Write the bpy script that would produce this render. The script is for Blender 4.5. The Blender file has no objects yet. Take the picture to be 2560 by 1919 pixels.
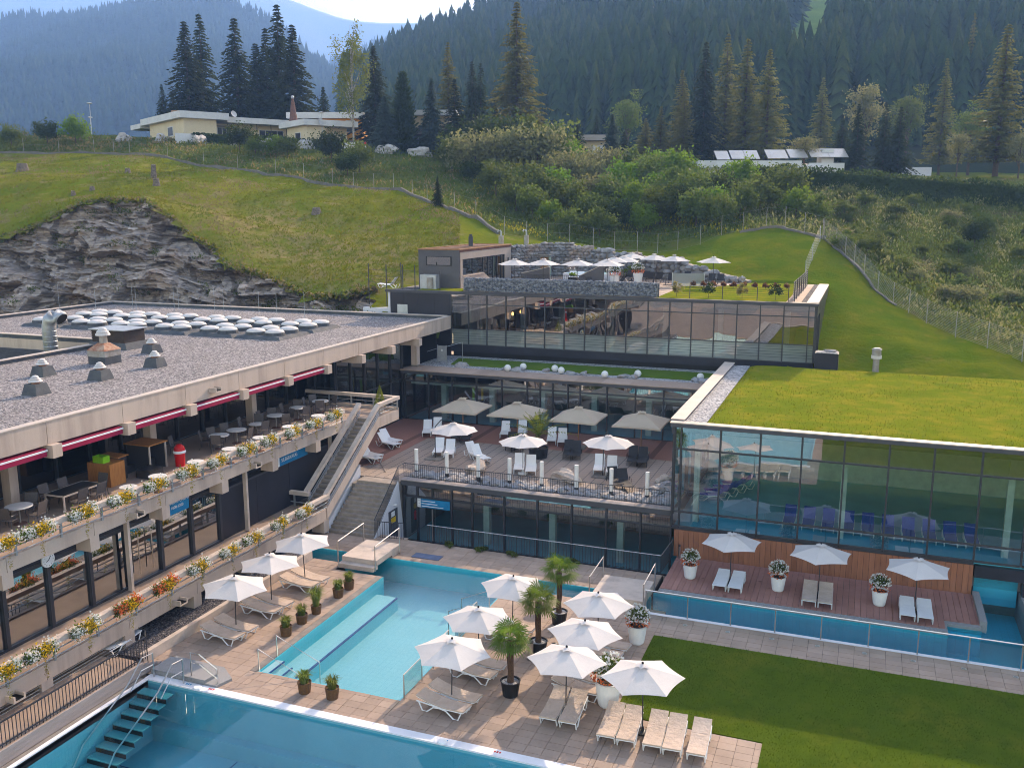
import bpy, math, random
import numpy as np
from mathutils import Vector, Matrix, noise
RAD = math.radians
rnd = random.Random(7)
SC = bpy.context.scene
COL = SC.collection

# ---------------------------------------------------------------- camera
PW, PH, FPX = 2560.0, 1919.0, 2319.2
CAMZ = 17.5
YAW, PITCH, ROLL = -0.36469, 0.18784, -0.00158
def _axes():
    cy, sy, cp, sp = math.cos(YAW), math.sin(YAW), math.cos(PITCH), math.sin(PITCH)
    f = Vector((sy*cp, cy*cp, -sp)); r = Vector((cy, -sy, 0)); u = r.cross(f)
    c, s = math.cos(ROLL), math.sin(ROLL)
    return c*r + s*u, -s*r + c*u, f
CR, CU, CF = _axes()
CAM0 = Vector((0, 0, CAMZ))
cam = bpy.data.cameras.new('camera'); camo = bpy.data.objects.new('camera', cam); COL.objects.link(camo)
cam.sensor_fit = 'HORIZONTAL'; cam.sensor_width = 36.0; cam.lens = FPX/PW*36.0
cam.clip_start = 0.5; cam.clip_end = 30000
M = Matrix.Identity(4)
for i in range(3):
    M[i][0] = CR[i]; M[i][1] = CU[i]; M[i][2] = -CF[i]; M[i][3] = CAM0[i]
camo.matrix_world = M
SC.camera = camo
def ray(x, y): return CR*((x-PW/2)/FPX) - CU*((y-PH/2)/FPX) + CF
def G(x, y, z):            # photo pixel on the level z
    d = ray(x, y); return CAM0 + d*((z-CAMZ)/d.z)
def VX(x, y, X): d = ray(x, y); return CAM0 + d*(X/d.x)
def VY(x, y, Y): d = ray(x, y); return CAM0 + d*(Y/d.y)
def PD(x, y, D): return CAM0 + ray(x, y)*D

# ---------------------------------------------------------------- light
SUNV = Vector((0.26, 2.0, 1.0)).normalized()
w = bpy.data.worlds.new('World'); SC.world = w; w.use_nodes = True
nt = w.node_tree; nt.nodes.clear()
sky = nt.nodes.new('ShaderNodeTexSky'); sky.sky_type = 'NISHITA'; sky.sun_disc = False
sky.sun_elevation = math.asin(SUNV.z); sky.sun_rotation = math.atan2(SUNV.x, SUNV.y)
sky.air_density = 1.0; sky.dust_density = 3.0; sky.ozone_density = 1.0; sky.altitude = 1000
bg = nt.nodes.new('ShaderNodeBackground'); bg.inputs['Strength'].default_value = 0.15
wo = nt.nodes.new('ShaderNodeOutputWorld')
tint = nt.nodes.new('ShaderNodeMix'); tint.data_type = 'RGBA'; tint.blend_type = 'MULTIPLY'; tint.inputs[0].default_value = 1.0; tint.inputs[7].default_value = (1.30, 1.0, .70, 1)   # warm white balance of the photograph
nt.links.new(sky.outputs[0], tint.inputs[6]); nt.links.new(tint.outputs[2], bg.inputs['Color']); nt.links.new(bg.outputs[0], wo.inputs['Surface'])
sun = bpy.data.lights.new('sun', 'SUN'); sun.energy = 3.7; sun.angle = RAD(0.53); sun.color = (1.0, 0.78, 0.56)
suno = bpy.data.objects.new('sun', sun); COL.objects.link(suno)
suno.rotation_euler = (-SUNV).to_track_quat('-Z', 'Y').to_euler(); suno.location = (20, 60, 80)
vs = SC.view_settings
vs.view_transform = 'Standard'; vs.look = 'None'; vs.gamma = 1.0; vs.use_curve_mapping = False; vs.exposure = 2.02
SC.render.engine = 'CYCLES'
cy = SC.cycles
cy.use_denoising = True
try: cy.denoiser = 'OPENIMAGEDENOISE'
except Exception: pass
cy.max_bounces = 8; cy.diffuse_bounces = 3; cy.glossy_bounces = 4; cy.transmission_bounces = 6; cy.transparent_max_bounces = 16; cy.volume_bounces = 1
cy.caustics_reflective = False; cy.caustics_refractive = False
cy.sample_clamp_indirect = 6.0
cy.pixel_filter_type = 'BLACKMAN_HARRIS'; cy.filter_width = 1.0
cy.use_adaptive_sampling = True; cy.adaptive_threshold = 0.02

# ---------------------------------------------------------------- helpers
class MB:
    def __init__(s): s.v = []; s.f = []; s.m = []
    def face(s, pts, m=0):
        n = len(s.v); s.v += [tuple(p) for p in pts]; s.f.append(tuple(range(n, n+len(pts)))); s.m.append(m)
    def hexa(s, P, m=0):   # 8 points: bottom 4 ccw, top 4 ccw
        n = len(s.v); s.v += [tuple(p) for p in P]
        for q in ((3,2,1,0),(4,5,6,7),(0,1,5,4),(1,2,6,5),(2,3,7,6),(3,0,4,7)):
            s.f.append(tuple(n+i for i in q)); s.m.append(m)
        return s
    def box(s, x0, x1, y0, y1, z0, z1, m=0):
        return s.hexa([(x0,y0,z0),(x1,y0,z0),(x1,y1,z0),(x0,y1,z0),(x0,y0,z1),(x1,y0,z1),(x1,y1,z1),(x0,y1,z1)], m)
    def obox(s, c, u, v, w, m=0):
        c, u, v, w = Vector(c), Vector(u), Vector(v), Vector(w)
        return s.hexa([c-u-v-w, c+u-v-w, c+u+v-w, c-u+v-w, c-u-v+w, c+u-v+w, c+u+v+w, c-u+v+w], m)
    def bar(s, a, b, wd, ht, m=0):
        a, b = Vector(a), Vector(b); d = (b-a); L = d.length; d.normalize()
        up = Vector((0,0,1)) if abs(d.z) < .95 else Vector((1,0,0))
        sd = d.cross(up).normalized(); up = sd.cross(d)
        return s.obox((a+b)/2, d*L/2, sd*wd/2, up*ht/2, m)
    def tube(s, pts, r, n=6, m=0, cap=True):
        pts = [Vector(p) for p in pts]; rs = r if isinstance(r, (list, tuple)) else [r]*len(pts)
        base = len(s.v); k = len(pts)
        ref = None
        for i, p in enumerate(pts):
            t = (pts[min(i+1, k-1)] - pts[max(i-1, 0)]).normalized()
            if ref is None: ref = Vector((0,0,1)) if abs(t.z) < .9 else Vector((1,0,0))
            a = t.cross(ref)
            if a.length < 1e-5: a = t.cross(Vector((0,1,0)))
            a.normalize(); b = t.cross(a); ref = b if False else ref
            for j in range(n):
                an = 2*math.pi*j/n
                s.v.append(tuple(p + (a*math.cos(an) + b*math.sin(an))*rs[i]))
        for i in range(k-1):
            for j in range(n):
                j2 = (j+1) % n
                s.f.append((base+i*n+j, base+i*n+j2, base+(i+1)*n+j2, base+(i+1)*n+j)); s.m.append(m)
        if cap:
            s.f.append(tuple(base+j for j in range(n))[::-1]); s.m.append(m)
            s.f.append(tuple(base+(k-1)*n+j for j in range(n))); s.m.append(m)
        return s
    def cyl(s, x, y, z0, z1, r0, r1=None, n=12, m=0): return s.tube([(x,y,z0),(x,y,z1)], [r0, r0 if r1 is None else r1], n, m)
    def lathe(s, prof, n=16, c=(0,0,0), m=0, capb=True, capt=True):
        base = len(s.v)
        for (r, z) in prof:
            for j in range(n):
                an = 2*math.pi*j/n; s.v.append((c[0]+r*math.cos(an), c[1]+r*math.sin(an), c[2]+z))
        for i in range(len(prof)-1):
            for j in range(n):
                j2 = (j+1) % n
                s.f.append((base+i*n+j, base+i*n+j2, base+(i+1)*n+j2, base+(i+1)*n+j)); s.m.append(m)
        if capb: s.f.append(tuple(base+j for j in range(n))[::-1]); s.m.append(m)
        if capt: s.f.append(tuple(base+(len(prof)-1)*n+j for j in range(n))); s.m.append(m)
        return s
    def prism(s, poly, z0, z1, m=0):   # poly ccw in xy
        n = len(s.v); k = len(poly)
        s.v += [(p[0],p[1],z0) for p in poly] + [(p[0],p[1],z1) for p in poly]
        s.f.append(tuple(range(n+k-1, n-1, -1))); s.f.append(tuple(range(n+k, n+2*k))); s.m += [m, m]
        for i in range(k):
            j = (i+1) % k; s.f.append((n+i, n+j, n+k+j, n+k+i)); s.m.append(m)
        return s
    def rock(s, c, r, seed, m=0, sub=1, flat=1.0):
        V, F = ICO[sub]; base = len(s.v); c = Vector(c); r = Vector(r) if not isinstance(r, (int, float)) else Vector((r,r,r*flat))
        rr = random.Random(seed); off = Vector((rr.random()*50, rr.random()*50, rr.random()*50)); an = rr.random()*6.28
        ca, sa = math.cos(an), math.sin(an)
        for p in V:
            p = Vector(p); k = 1 + .55*noise.noise(p*1.3+off) + .2*noise.noise(p*3.1+off)
            q = Vector((p.x*r.x, p.y*r.y, p.z*r.z))*k
            s.v.append((c.x+q.x*ca-q.y*sa, c.y+q.x*sa+q.y*ca, c.z+q.z))
        for f in F: s.f.append(tuple(base+i for i in f)); s.m.append(m)
        return s
    def mesh(s, name, mats, smooth=False):
        me = bpy.data.meshes.new(name); me.from_pydata(s.v, [], s.f)
        mats = mats if isinstance(mats, (list, tuple)) else [mats]
        for m in mats: me.materials.append(MAT[m])
        if len(mats) > 1: me.polygons.foreach_set('material_index', s.m)
        if smooth: me.polygons.foreach_set('use_smooth', [True]*len(s.f))
        me.update(); return me
    def build(s, name, mats, parent=None, smooth=False, world=True):
        return link(name, s.mesh(name, mats, smooth), parent, world)
def link(name, me, parent=None, world=True):
    o = bpy.data.objects.new(name, me); COL.objects.link(o)
    if parent is not None:
        o.parent = parent
        if world: o.location = -WLOC[parent.name]
        WLOC[o.name] = Vector((0,0,0)) if world else Vector((0,0,0))
    else: WLOC[o.name] = Vector((0,0,0))
    return o
WLOC = {}
def _ico(sub):
    t = (1+5**.5)/2
    V = [Vector(p).normalized() for p in ((-1,t,0),(1,t,0),(-1,-t,0),(1,-t,0),(0,-1,t),(0,1,t),(0,-1,-t),(0,1,-t),(t,0,-1),(t,0,1),(-t,0,-1),(-t,0,1))]
    F = [(0,11,5),(0,5,1),(0,1,7),(0,7,10),(0,10,11),(1,5,9),(5,11,4),(11,10,2),(10,7,6),(7,1,8),(3,9,4),(3,4,2),(3,2,6),(3,6,8),(3,8,9),(4,9,5),(2,4,11),(6,2,10),(8,6,7),(9,8,1)]
    for _ in range(sub):
        c = {}; nf = []
        def mid(a, b):
            k = (min(a,b), max(a,b))
            if k not in c: V.append(((V[a]+V[b])/2).normalized()); c[k] = len(V)-1
            return c[k]
        for a, b, d in F:
            x, y, z = mid(a,b), mid(b,d), mid(d,a); nf += [(a,x,z),(b,y,x),(d,z,y),(x,y,z)]
        F = nf
    return V, F
ICO = {i: _ico(i) for i in (0, 1, 2)}
def tag(o, label=None, cat=None, group=None, kind=None):
    if label: o['label'] = label
    if cat: o['category'] = cat
    if group: o['group'] = group
    if kind: o['kind'] = kind
    return o
def T(name, label, cat, loc=(0,0,0), rz=0.0, group=None):
    o = bpy.data.objects.new(name, None); COL.objects.link(o); o.empty_display_size = .2
    o.location = loc; o.rotation_euler = (0, 0, rz); WLOC[o.name] = Vector(loc)
    return tag(o, label, cat, group)
def struct(o): o['kind'] = 'structure'; return o
def dup(root, loc=None, rz=None, label=None, group=None, sc=None):
    def cp(o, par):
        c = o.copy(); COL.objects.link(c); c.parent = par
        for ch in KIDS.get(o.name, ()): cp(ch, c)
        return c
    if root.name not in KDONE:
        def walk(o):
            KDONE.add(o.name); KIDS[o.name] = list(o.children)
            for ch in KIDS[o.name]: walk(ch)
        walk(root)
    r = cp(root, None)
    if loc is not None: r.location = loc
    if rz is not None: r.rotation_euler = (0, 0, rz)
    if sc is not None: r.scale = sc if isinstance(sc, (tuple, list)) else (sc, sc, sc)
    if label: r['label'] = label
    if group: r['group'] = group
    return r
KIDS = {}; KDONE = set()
ORD = ('first','second','third','fourth','fifth','sixth','seventh','eighth','ninth','tenth','eleventh','twelfth','thirteenth')
class Proto:      # first use places the model itself, later uses copy it
    def __init__(s, root): s.root = root; s.used = False
    def __call__(s, loc, rz=0.0, label=None, group=None, sc=None):
        if not s.used:
            s.used = True
            dup_register(s.root)
            r = s.root; r.location = loc; r.rotation_euler = (0,0,rz)
            if sc is not None: r.scale = sc if isinstance(sc, (tuple, list)) else (sc, sc, sc)
            if label: r['label'] = label
            if group: r['group'] = group
            return r
        return dup(s.root, loc, rz, label, group, sc if sc is not None else (1,1,1))
def dup_register(o):
    KDONE.add(o.name); KIDS[o.name] = list(o.children)
    for ch in KIDS[o.name]: dup_register(ch)

# ---------------------------------------------------------------- materials
MAT = {}
def _nodes(name):
    m = bpy.data.materials.new(name); m.use_nodes = True; MAT[name] = m
    nt = m.node_tree; nt.nodes.clear()
    return m, nt
def N(nt, t, **kw):
    n = nt.nodes.new(t)
    for k, v in kw.items():
        if k.startswith('_'): setattr(n, k[1:], v)
        else: n.inputs[k.replace('__', ' ')].default_value = v
    return n
def mixc(nt, a, b, fac, mode='MIX'):
    n = nt.nodes.new('ShaderNodeMix'); n.data_type = 'RGBA'; n.blend_type = mode
    for sock, v in ((n.inputs[0], fac), (n.inputs[6], a), (n.inputs[7], b)):
        if hasattr(v, 'is_linked') or hasattr(v, 'links'): nt.links.new(v, sock)
        elif isinstance(v, (int, float)): sock.default_value = v
        else: sock.default_value = (v[0], v[1], v[2], 1)
    return n.outputs[2]
def ramp(nt, src, stops):
    n = nt.nodes.new('ShaderNodeValToRGB'); e = n.color_ramp.elements
    while len(e) < len(stops): e.new(.5)
    for k, (p, c) in enumerate(stops):
        e[k].position = p; e[k].color = (c, c, c, 1) if isinstance(c, (int, float)) else (c[0], c[1], c[2], 1)
    nt.links.new(src, n.inputs[0]); return n.outputs[0]
def mat(name, col, rough=.8, col2=None, scale=2.0, detail=5, lo=.35, hi=.65, metal=0.0, bump=0.0, bscale=30, spec=.22, obj_var=0.0, stain=None, stain_scale=.6, stain_lo=.48, stain_hi=.68, stretch=None, trans=0.0, rand_hue=0.0, bdetail=4, coat=0.0, local=False):
    m, nt = _nodes(name)
    out = nt.nodes.new('ShaderNodeOutputMaterial'); b = nt.nodes.new('ShaderNodeBsdfPrincipled')
    b.inputs['Roughness'].default_value = rough; b.inputs['Metallic'].default_value = metal
    b.inputs['Specular IOR Level'].default_value = spec
    if coat: b.inputs['Coat Weight'].default_value = coat
    if local:
        tc = nt.nodes.new('ShaderNodeTexCoord'); pos = tc.outputs['Object']
    else:
        ge = nt.nodes.new('ShaderNodeNewGeometry'); pos = ge.outputs['Position']
    if stretch:
        mp = nt.nodes.new('ShaderNodeMapping'); mp.inputs['Scale'].default_value = stretch
        nt.links.new(pos, mp.inputs[0]); pos = mp.outputs[0]
    c = None
    if col2 is None: col2 = tuple(x*.78 for x in col)
    n1 = N(nt, 'ShaderNodeTexNoise', Scale=scale, Detail=detail, Roughness=.6); nt.links.new(pos, n1.inputs['Vector'])
    f = ramp(nt, n1.outputs[0], [(lo, 0.0), (hi, 1.0)])
    c = mixc(nt, col, col2, f)
    if stain:
        n2 = N(nt, 'ShaderNodeTexNoise', Scale=stain_scale, Detail=6, Roughness=.65); nt.links.new(pos, n2.inputs['Vector'])
        f2 = ramp(nt, n2.outputs[0], [(stain_lo, 0.0), (stain_hi, .8)]); c = mixc(nt, c, stain, f2)
    if obj_var or rand_hue:
        oi = nt.nodes.new('ShaderNodeObjectInfo')
        hs = nt.nodes.new('ShaderNodeHueSaturation')
        mr = nt.nodes.new('ShaderNodeMapRange'); mr.inputs[3].default_value = 1-obj_var; mr.inputs[4].default_value = 1+obj_var
        nt.links.new(oi.outputs['Random'], mr.inputs[0]); nt.links.new(mr.outputs[0], hs.inputs['Value'])
        nt.links.new(c, hs.inputs['Color']); c = hs.outputs[0]
        if rand_hue:
            m2 = nt.nodes.new('ShaderNodeMapRange'); m2.inputs[3].default_value = .5-rand_hue; m2.inputs[4].default_value = .5+rand_hue
            nt.links.new(oi.outputs['Random'], m2.inputs[0]); nt.links.new(m2.outputs[0], hs.inputs['Hue'])
    nt.links.new(c, b.inputs['Base Color'])
    if bump:
        n3 = N(nt, 'ShaderNodeTexNoise', Scale=bscale, Detail=bdetail, Roughness=.6); nt.links.new(pos, n3.inputs['Vector'])
        bp = nt.nodes.new('ShaderNodeBump'); bp.inputs['Strength'].default_value = bump; bp.inputs['Distance'].default_value = .05
        nt.links.new(n3.outputs[0], bp.inputs['Height']); nt.links.new(bp.outputs[0], b.inputs['Normal'])
    if trans:
        tr = nt.nodes.new('ShaderNodeBsdfTranslucent'); nt.links.new(c, tr.inputs['Color'])
        mx = nt.nodes.new('ShaderNodeMixShader'); mx.inputs[0].default_value = trans
        nt.links.new(b.outputs[0], mx.inputs[1]); nt.links.new(tr.outputs[0], mx.inputs[2]); nt.links.new(mx.outputs[0], out.inputs[0])
    else: nt.links.new(b.outputs[0], out.inputs[0])
    return m
def pebble_mat(name, cols, scale, bump=.6, rough=.85):
    m, nt = _nodes(name); out = nt.nodes.new('ShaderNodeOutputMaterial'); b = nt.nodes.new('ShaderNodeBsdfPrincipled'); b.inputs['Roughness'].default_value = rough; b.inputs['Specular IOR Level'].default_value = .1
    ge = nt.nodes.new('ShaderNodeNewGeometry')
    v = N(nt, 'ShaderNodeTexVoronoi', Scale=scale); nt.links.new(ge.outputs['Position'], v.inputs['Vector'])
    sx = nt.nodes.new('ShaderNodeSeparateColor'); nt.links.new(v.outputs['Color'], sx.inputs[0])
    c = ramp(nt, sx.outputs[0], [(i/(len(cols)-1), cc) for i, cc in enumerate(cols)])
    n2 = N(nt, 'ShaderNodeTexNoise', Scale=.35, Detail=5, Roughness=.6); nt.links.new(ge.outputs['Position'], n2.inputs['Vector'])
    c = mixc(nt, c, (.75,.75,.75), ramp(nt, n2.outputs[0], [(.4, 0.0), (.7, .5)]), 'MULTIPLY')
    nt.links.new(c, b.inputs['Base Color'])
    bp = nt.nodes.new('ShaderNodeBump'); bp.inputs['Strength'].default_value = bump; bp.inputs['Distance'].default_value = .04; bp.invert = True
    nt.links.new(v.outputs['Distance'], bp.inputs['Height']); nt.links.new(bp.outputs[0], b.inputs['Normal'])
    nt.links.new(b.outputs[0], out.inputs[0]); return m
def thin_fresnel(nt, ior):      # a thin sheet reflects alike from both sides
    ge = nt.nodes.new('ShaderNodeNewGeometry'); mr = nt.nodes.new('ShaderNodeMapRange'); mr.inputs[3].default_value = ior; mr.inputs[4].default_value = 1/ior
    nt.links.new(ge.outputs['Backfacing'], mr.inputs[0]); fr = nt.nodes.new('ShaderNodeFresnel'); nt.links.new(mr.outputs[0], fr.inputs['IOR']); return fr
def glass_mat(name, tint, refl=.22, rough=.0, wave=.012, wscale=.8, haze=0.0):
    m, nt = _nodes(name); out = nt.nodes.new('ShaderNodeOutputMaterial')
    tr = nt.nodes.new('ShaderNodeBsdfTransparent'); tr.inputs[0].default_value = (*tint, 1)
    gl = nt.nodes.new('ShaderNodeBsdfGlossy'); gl.inputs['Color'].default_value = (.92,.95,.97,1); gl.inputs['Roughness'].default_value = rough
    fr = thin_fresnel(nt, 1.5)
    ma = nt.nodes.new('ShaderNodeMath'); ma.operation = 'ADD'; ma.use_clamp = True; ma.inputs[1].default_value = refl
    nt.links.new(fr.outputs[0], ma.inputs[0])
    if wave:
        ge = nt.nodes.new('ShaderNodeNewGeometry')
        n3 = N(nt, 'ShaderNodeTexNoise', Scale=wscale, Detail=1.0); nt.links.new(ge.outputs['Position'], n3.inputs['Vector'])
        bp = nt.nodes.new('ShaderNodeBump'); bp.inputs['Strength'].default_value = 1; bp.inputs['Distance'].default_value = wave
        nt.links.new(n3.outputs[0], bp.inputs['Height']); nt.links.new(bp.outputs[0], gl.inputs['Normal'])
    mx = nt.nodes.new('ShaderNodeMixShader'); nt.links.new(ma.outputs[0], mx.inputs[0]); nt.links.new(tr.outputs[0], mx.inputs[1]); nt.links.new(gl.outputs[0], mx.inputs[2])
    last = mx.outputs[0]
    if haze:
        df = nt.nodes.new('ShaderNodeBsdfDiffuse'); df.inputs[0].default_value = (.55,.62,.6,1)
        m2 = nt.nodes.new('ShaderNodeMixShader'); m2.inputs[0].default_value = haze; nt.links.new(last, m2.inputs[1]); nt.links.new(df.outputs[0], m2.inputs[2]); last = m2.outputs[0]
    nt.links.new(last, out.inputs[0]); return m
def water_mat(name, tint, ripple=.02, rscale=5.0):
    m, nt = _nodes(name); out = nt.nodes.new('ShaderNodeOutputMaterial')
    tr = nt.nodes.new('ShaderNodeBsdfTransparent'); tr.inputs[0].default_value = (*tint, 1)
    gl = nt.nodes.new('ShaderNodeBsdfGlossy'); gl.inputs['Roughness'].default_value = .02
    ge = nt.nodes.new('ShaderNodeNewGeometry')
    n3 = N(nt, 'ShaderNodeTexNoise', Scale=rscale, Detail=3.0, Roughness=.55); nt.links.new(ge.outputs['Position'], n3.inputs['Vector'])
    bp = nt.nodes.new('ShaderNodeBump'); bp.inputs['Strength'].default_value = 1; bp.inputs['Distance'].default_value = ripple
    nt.links.new(n3.outputs[0], bp.inputs['Height']); nt.links.new(bp.outputs[0], gl.inputs['Normal'])
    fr = thin_fresnel(nt, 1.33)
    mx = nt.nodes.new('ShaderNodeMixShader'); nt.links.new(fr.outputs[0], mx.inputs[0]); nt.links.new(tr.outputs[0], mx.inputs[1]); nt.links.new(gl.outputs[0], mx.inputs[2])
    nt.links.new(mx.outputs[0], out.inputs[0]); return m
def tile_mat(name, col, joint, sx, sy, rough=.35, jw=.03, vert=False):
    m, nt = _nodes(name); out = nt.nodes.new('ShaderNodeOutputMaterial'); b = nt.nodes.new('ShaderNodeBsdfPrincipled'); b.inputs['Roughness'].default_value = rough
    ge = nt.nodes.new('ShaderNodeNewGeometry'); mp = nt.nodes.new('ShaderNodeMapping'); mp.inputs['Scale'].default_value = (1/sx, 1/sy, 1/sy)
    nt.links.new(ge.outputs['Position'], mp.inputs[0])
    sep = nt.nodes.new('ShaderNodeSeparateXYZ'); nt.links.new(mp.outputs[0], sep.inputs[0])
    fac = None
    for ax in (0, 1, 2) if vert else (0, 1):
        fr = nt.nodes.new('ShaderNodeMath'); fr.operation = 'FRACT'; nt.links.new(sep.outputs[ax], fr.inputs[0])
        lt = nt.nodes.new('ShaderNodeMath'); lt.operation = 'LESS_THAN'; lt.inputs[1].default_value = jw; nt.links.new(fr.outputs[0], lt.inputs[0])
        if fac is None: fac = lt.outputs[0]
        else:
            mx = nt.nodes.new('ShaderNodeMath'); mx.operation = 'MAXIMUM'; nt.links.new(fac, mx.inputs[0]); nt.links.new(lt.outputs[0], mx.inputs[1]); fac = mx.outputs[0]
    n1 = N(nt, 'ShaderNodeTexNoise', Scale=.9, Detail=4); nt.links.new(ge.outputs['Position'], n1.inputs['Vector'])
    c = mixc(nt, col, tuple(x*.85 for x in col), n1.outputs[0])
    c = mixc(nt, c, joint, fac); nt.links.new(c, b.inputs['Base Color']); nt.links.new(b.outputs[0], out.inputs[0]); return m
HAZE = 0.00034
# palette
mat('concrete', (.54,.43,.355), .85, (.47,.37,.305), .9, stain=(.36,.28,.23), stain_scale=.9, stain_lo=.50, stain_hi=.74, bump=.12, bscale=25, stretch=(1.2,1.2,.14))
mat('concrete_cap', (.56,.46,.39), .85, (.47,.385,.325), 1.6, stain=(.36,.31,.275), stain_scale=.8, bump=.15, bscale=40)
mat('concrete_dark', (.26,.23,.205), .88, (.17,.15,.135), 1.4, bump=.2, bscale=30)
mat('step_tread', (.34,.29,.25), .85, (.25,.21,.18), 2.5, stain=(.2,.165,.14), bump=.15, bscale=40)
mat('paver', (.37,.275,.215), .78, (.32,.235,.185), 1.3, obj_var=.10, stain=(.27,.20,.155), stain_scale=.35, bump=.1, bscale=60)
mat('paver_joint', (.06,.05,.045), .95)
mat('granite', (.33,.32,.32), .8, (.2,.2,.2), 40, lo=.4, hi=.6)
mat('dark_metal', (.028,.030,.038), .45, spec=.5)
mat('dark_panel', (.022,.023,.030), .35, (.03,.03,.04), .5)
mat('roof_edge', (.075,.075,.085), .5, (.06,.06,.07), .7)
mat('coping', (.53,.43,.36), .6, (.41,.355,.31), .7)
mat('steel', (.62,.60,.58), .28, metal=1.0)
mat('galv', (.40,.42,.44), .45, (.32,.34,.36), 3, metal=.6)
mat('white_plastic', (.80,.80,.80), .45, (.74,.74,.75), 2)
mat('white_wall', (.60,.60,.64), .8, (.53,.53,.57), .7)
mat('cushion', (.54,.43,.355), .9, (.47,.37,.30), 3, bump=.9, bscale=6)
mat('canvas_white', (.70,.66,.635), .85, (.64,.60,.58), .9, trans=.22, bump=.25, bscale=3)
mat('canvas_beige', (.70,.60,.47), .85, (.64,.55,.43), .9, trans=.45)
mat('pole_dark', (.07,.07,.075), .4, metal=.5)
mat('pole_wood', (.30,.155,.07), .6)
mat('chair_mesh', (.13,.11,.105), .7, (.09,.08,.075), 30)
mat('pool_tread', (.10,.27,.30), .4, (.08,.22,.25), .8)
mat('rattan', (.045,.042,.045), .7, (.03,.028,.03), 30)
mat('awning_red', (.30,.010,.055), .8, (.25,.008,.045), 1.2)
mat('wall_grey', (.17,.155,.14), .9, (.12,.11,.10), 1.2)
mat('roof_bitumen', (.060,.066,.078), .8, (.10,.105,.11), 1.6, bump=.3, bscale=8)
mat('dome', (.60,.565,.54), .5, (.50,.47,.45), 3)
mat('rust', (.26,.09,.045), .85, (.42,.30,.22), 3)
mat('galv_dull', (.34,.33,.31), .6, (.26,.22,.18), 2.5, metal=.2)
mat('louvre', (.035,.027,.025), .7, (.06,.04,.03), 6)
mat('wood_deck', (.27,.125,.095), .75, (.20,.09,.07), 1.5, stretch=(.3,6,6), obj_var=.12, stain=(.16,.075,.06), stain_scale=.5)
mat('wood_deck_pool', (.36,.185,.15), .75, (.31,.155,.125), 1.2, obj_var=.07, stain=(.15,.065,.05), stain_scale=1.3, stain_lo=.63, stain_hi=.68)
mat('wood_clad', (.31,.135,.075), .7, (.25,.105,.06), 1.5, stretch=(5,5,.5), obj_var=.10)
mat('wood_orange', (.46,.20,.055), .6, (.36,.145,.04), 2.5, stretch=(6,6,1))
mat('plank_grey', (.34,.29,.275), .8, (.28,.24,.225), 1.5, stretch=(4,.4,4), obj_var=.06)
mat('slate', (.21,.215,.24), .75, (.34,.335,.34), 1.8, bump=.4, bscale=12, stain=(.30,.21,.15), stain_scale=1.1)
mat('stone_wall', (.27,.265,.27), .85, (.17,.17,.185), 1.3, bump=.5, bscale=9, obj_var=.28, stain=(.36,.25,.18), stain_scale=.5)
mat('boulder', (.50,.42,.36), .85, (.36,.30,.26), 2.5, bump=.5, bscale=8)
mat('white_boulder', (.48,.45,.43), .85, (.33,.31,.29), 2.5, bump=.4, bscale=5)
mat('gabion', (.09,.10,.13), .8, (.32,.325,.34), 5, lo=.4, hi=.7, bump=.3, bscale=20)
mat('black_plastic', (.015,.015,.017), .4)
mat('pot_brown', (.14,.075,.03), .7, (.09,.05,.025), 12)
mat('soil', (.05,.035,.025), .95)
mat('red_plastic', (.62,.015,.02), .35)
mat('lime_plastic', (.28,.62,.02), .4)
mat('sign_blue', (.012,.20,.42), .5)
mat('mat_blue', (.12,.15,.24), .95)
mat('sign_white', (.8,.8,.8), .5)
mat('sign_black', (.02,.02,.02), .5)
mat('sign_yellow', (.65,.42,.02), .5)
mat('lamp_white', (.82,.80,.78), .4, (.78,.76,.74), 3, trans=.2)
mat('cream_wall', (.63,.53,.36), .85, (.58,.48,.32), .6)
mat('orange_wall', (.62,.27,.03), .85, (.56,.24,.03), .6)
mat('house_white', (.60,.59,.58), .8, (.52,.51,.50), .5)
mat('house_grey', (.17,.15,.14), .8)
mat('brick_roof', (.16,.08,.06), .8, (.11,.06,.05), 3)
mat('solar', (.55,.52,.48), .22, (.48,.45,.42), .6, metal=.4)
mat('red_paint', (.5,.02,.02), .5)
mat('green_post', (.02,.12,.11), .5)
mat('blue_lounger', (.012,.05,.42), .6)
mat('house_dark_wall', (.105,.10,.105), .8, (.085,.08,.085), .6)
mat('house_front_wall', (.33,.285,.25), .8, (.29,.25,.22), .6)
mat('interior_floor_blue', (.10,.45,.60), .3, (.08,.38,.52), .7)
mat('interior_white', (.55,.55,.52), .8)
mat('interior_warm', (.32,.20,.12), .8, (.22,.14,.09), 1.2)
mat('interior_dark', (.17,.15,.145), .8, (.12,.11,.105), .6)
mat('interior_wood', (.30,.17,.08), .6)
mat('curtain', (.35,.42,.36), .8)
mat('bark', (.10,.07,.05), .9, (.06,.045,.035), 8, bump=.5, bscale=20)
mat('birch_bark', (.45,.42,.38), .9, (.12,.10,.09), 4, bump=.3, bscale=20)
mat('palm_bark', (.13,.075,.045), .95, (.06,.035,.025), 22, bump=.8, bscale=25)
mat('stump', (.20,.16,.13), .9, (.10,.08,.065), 5, bump=.5, bscale=10)
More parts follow.
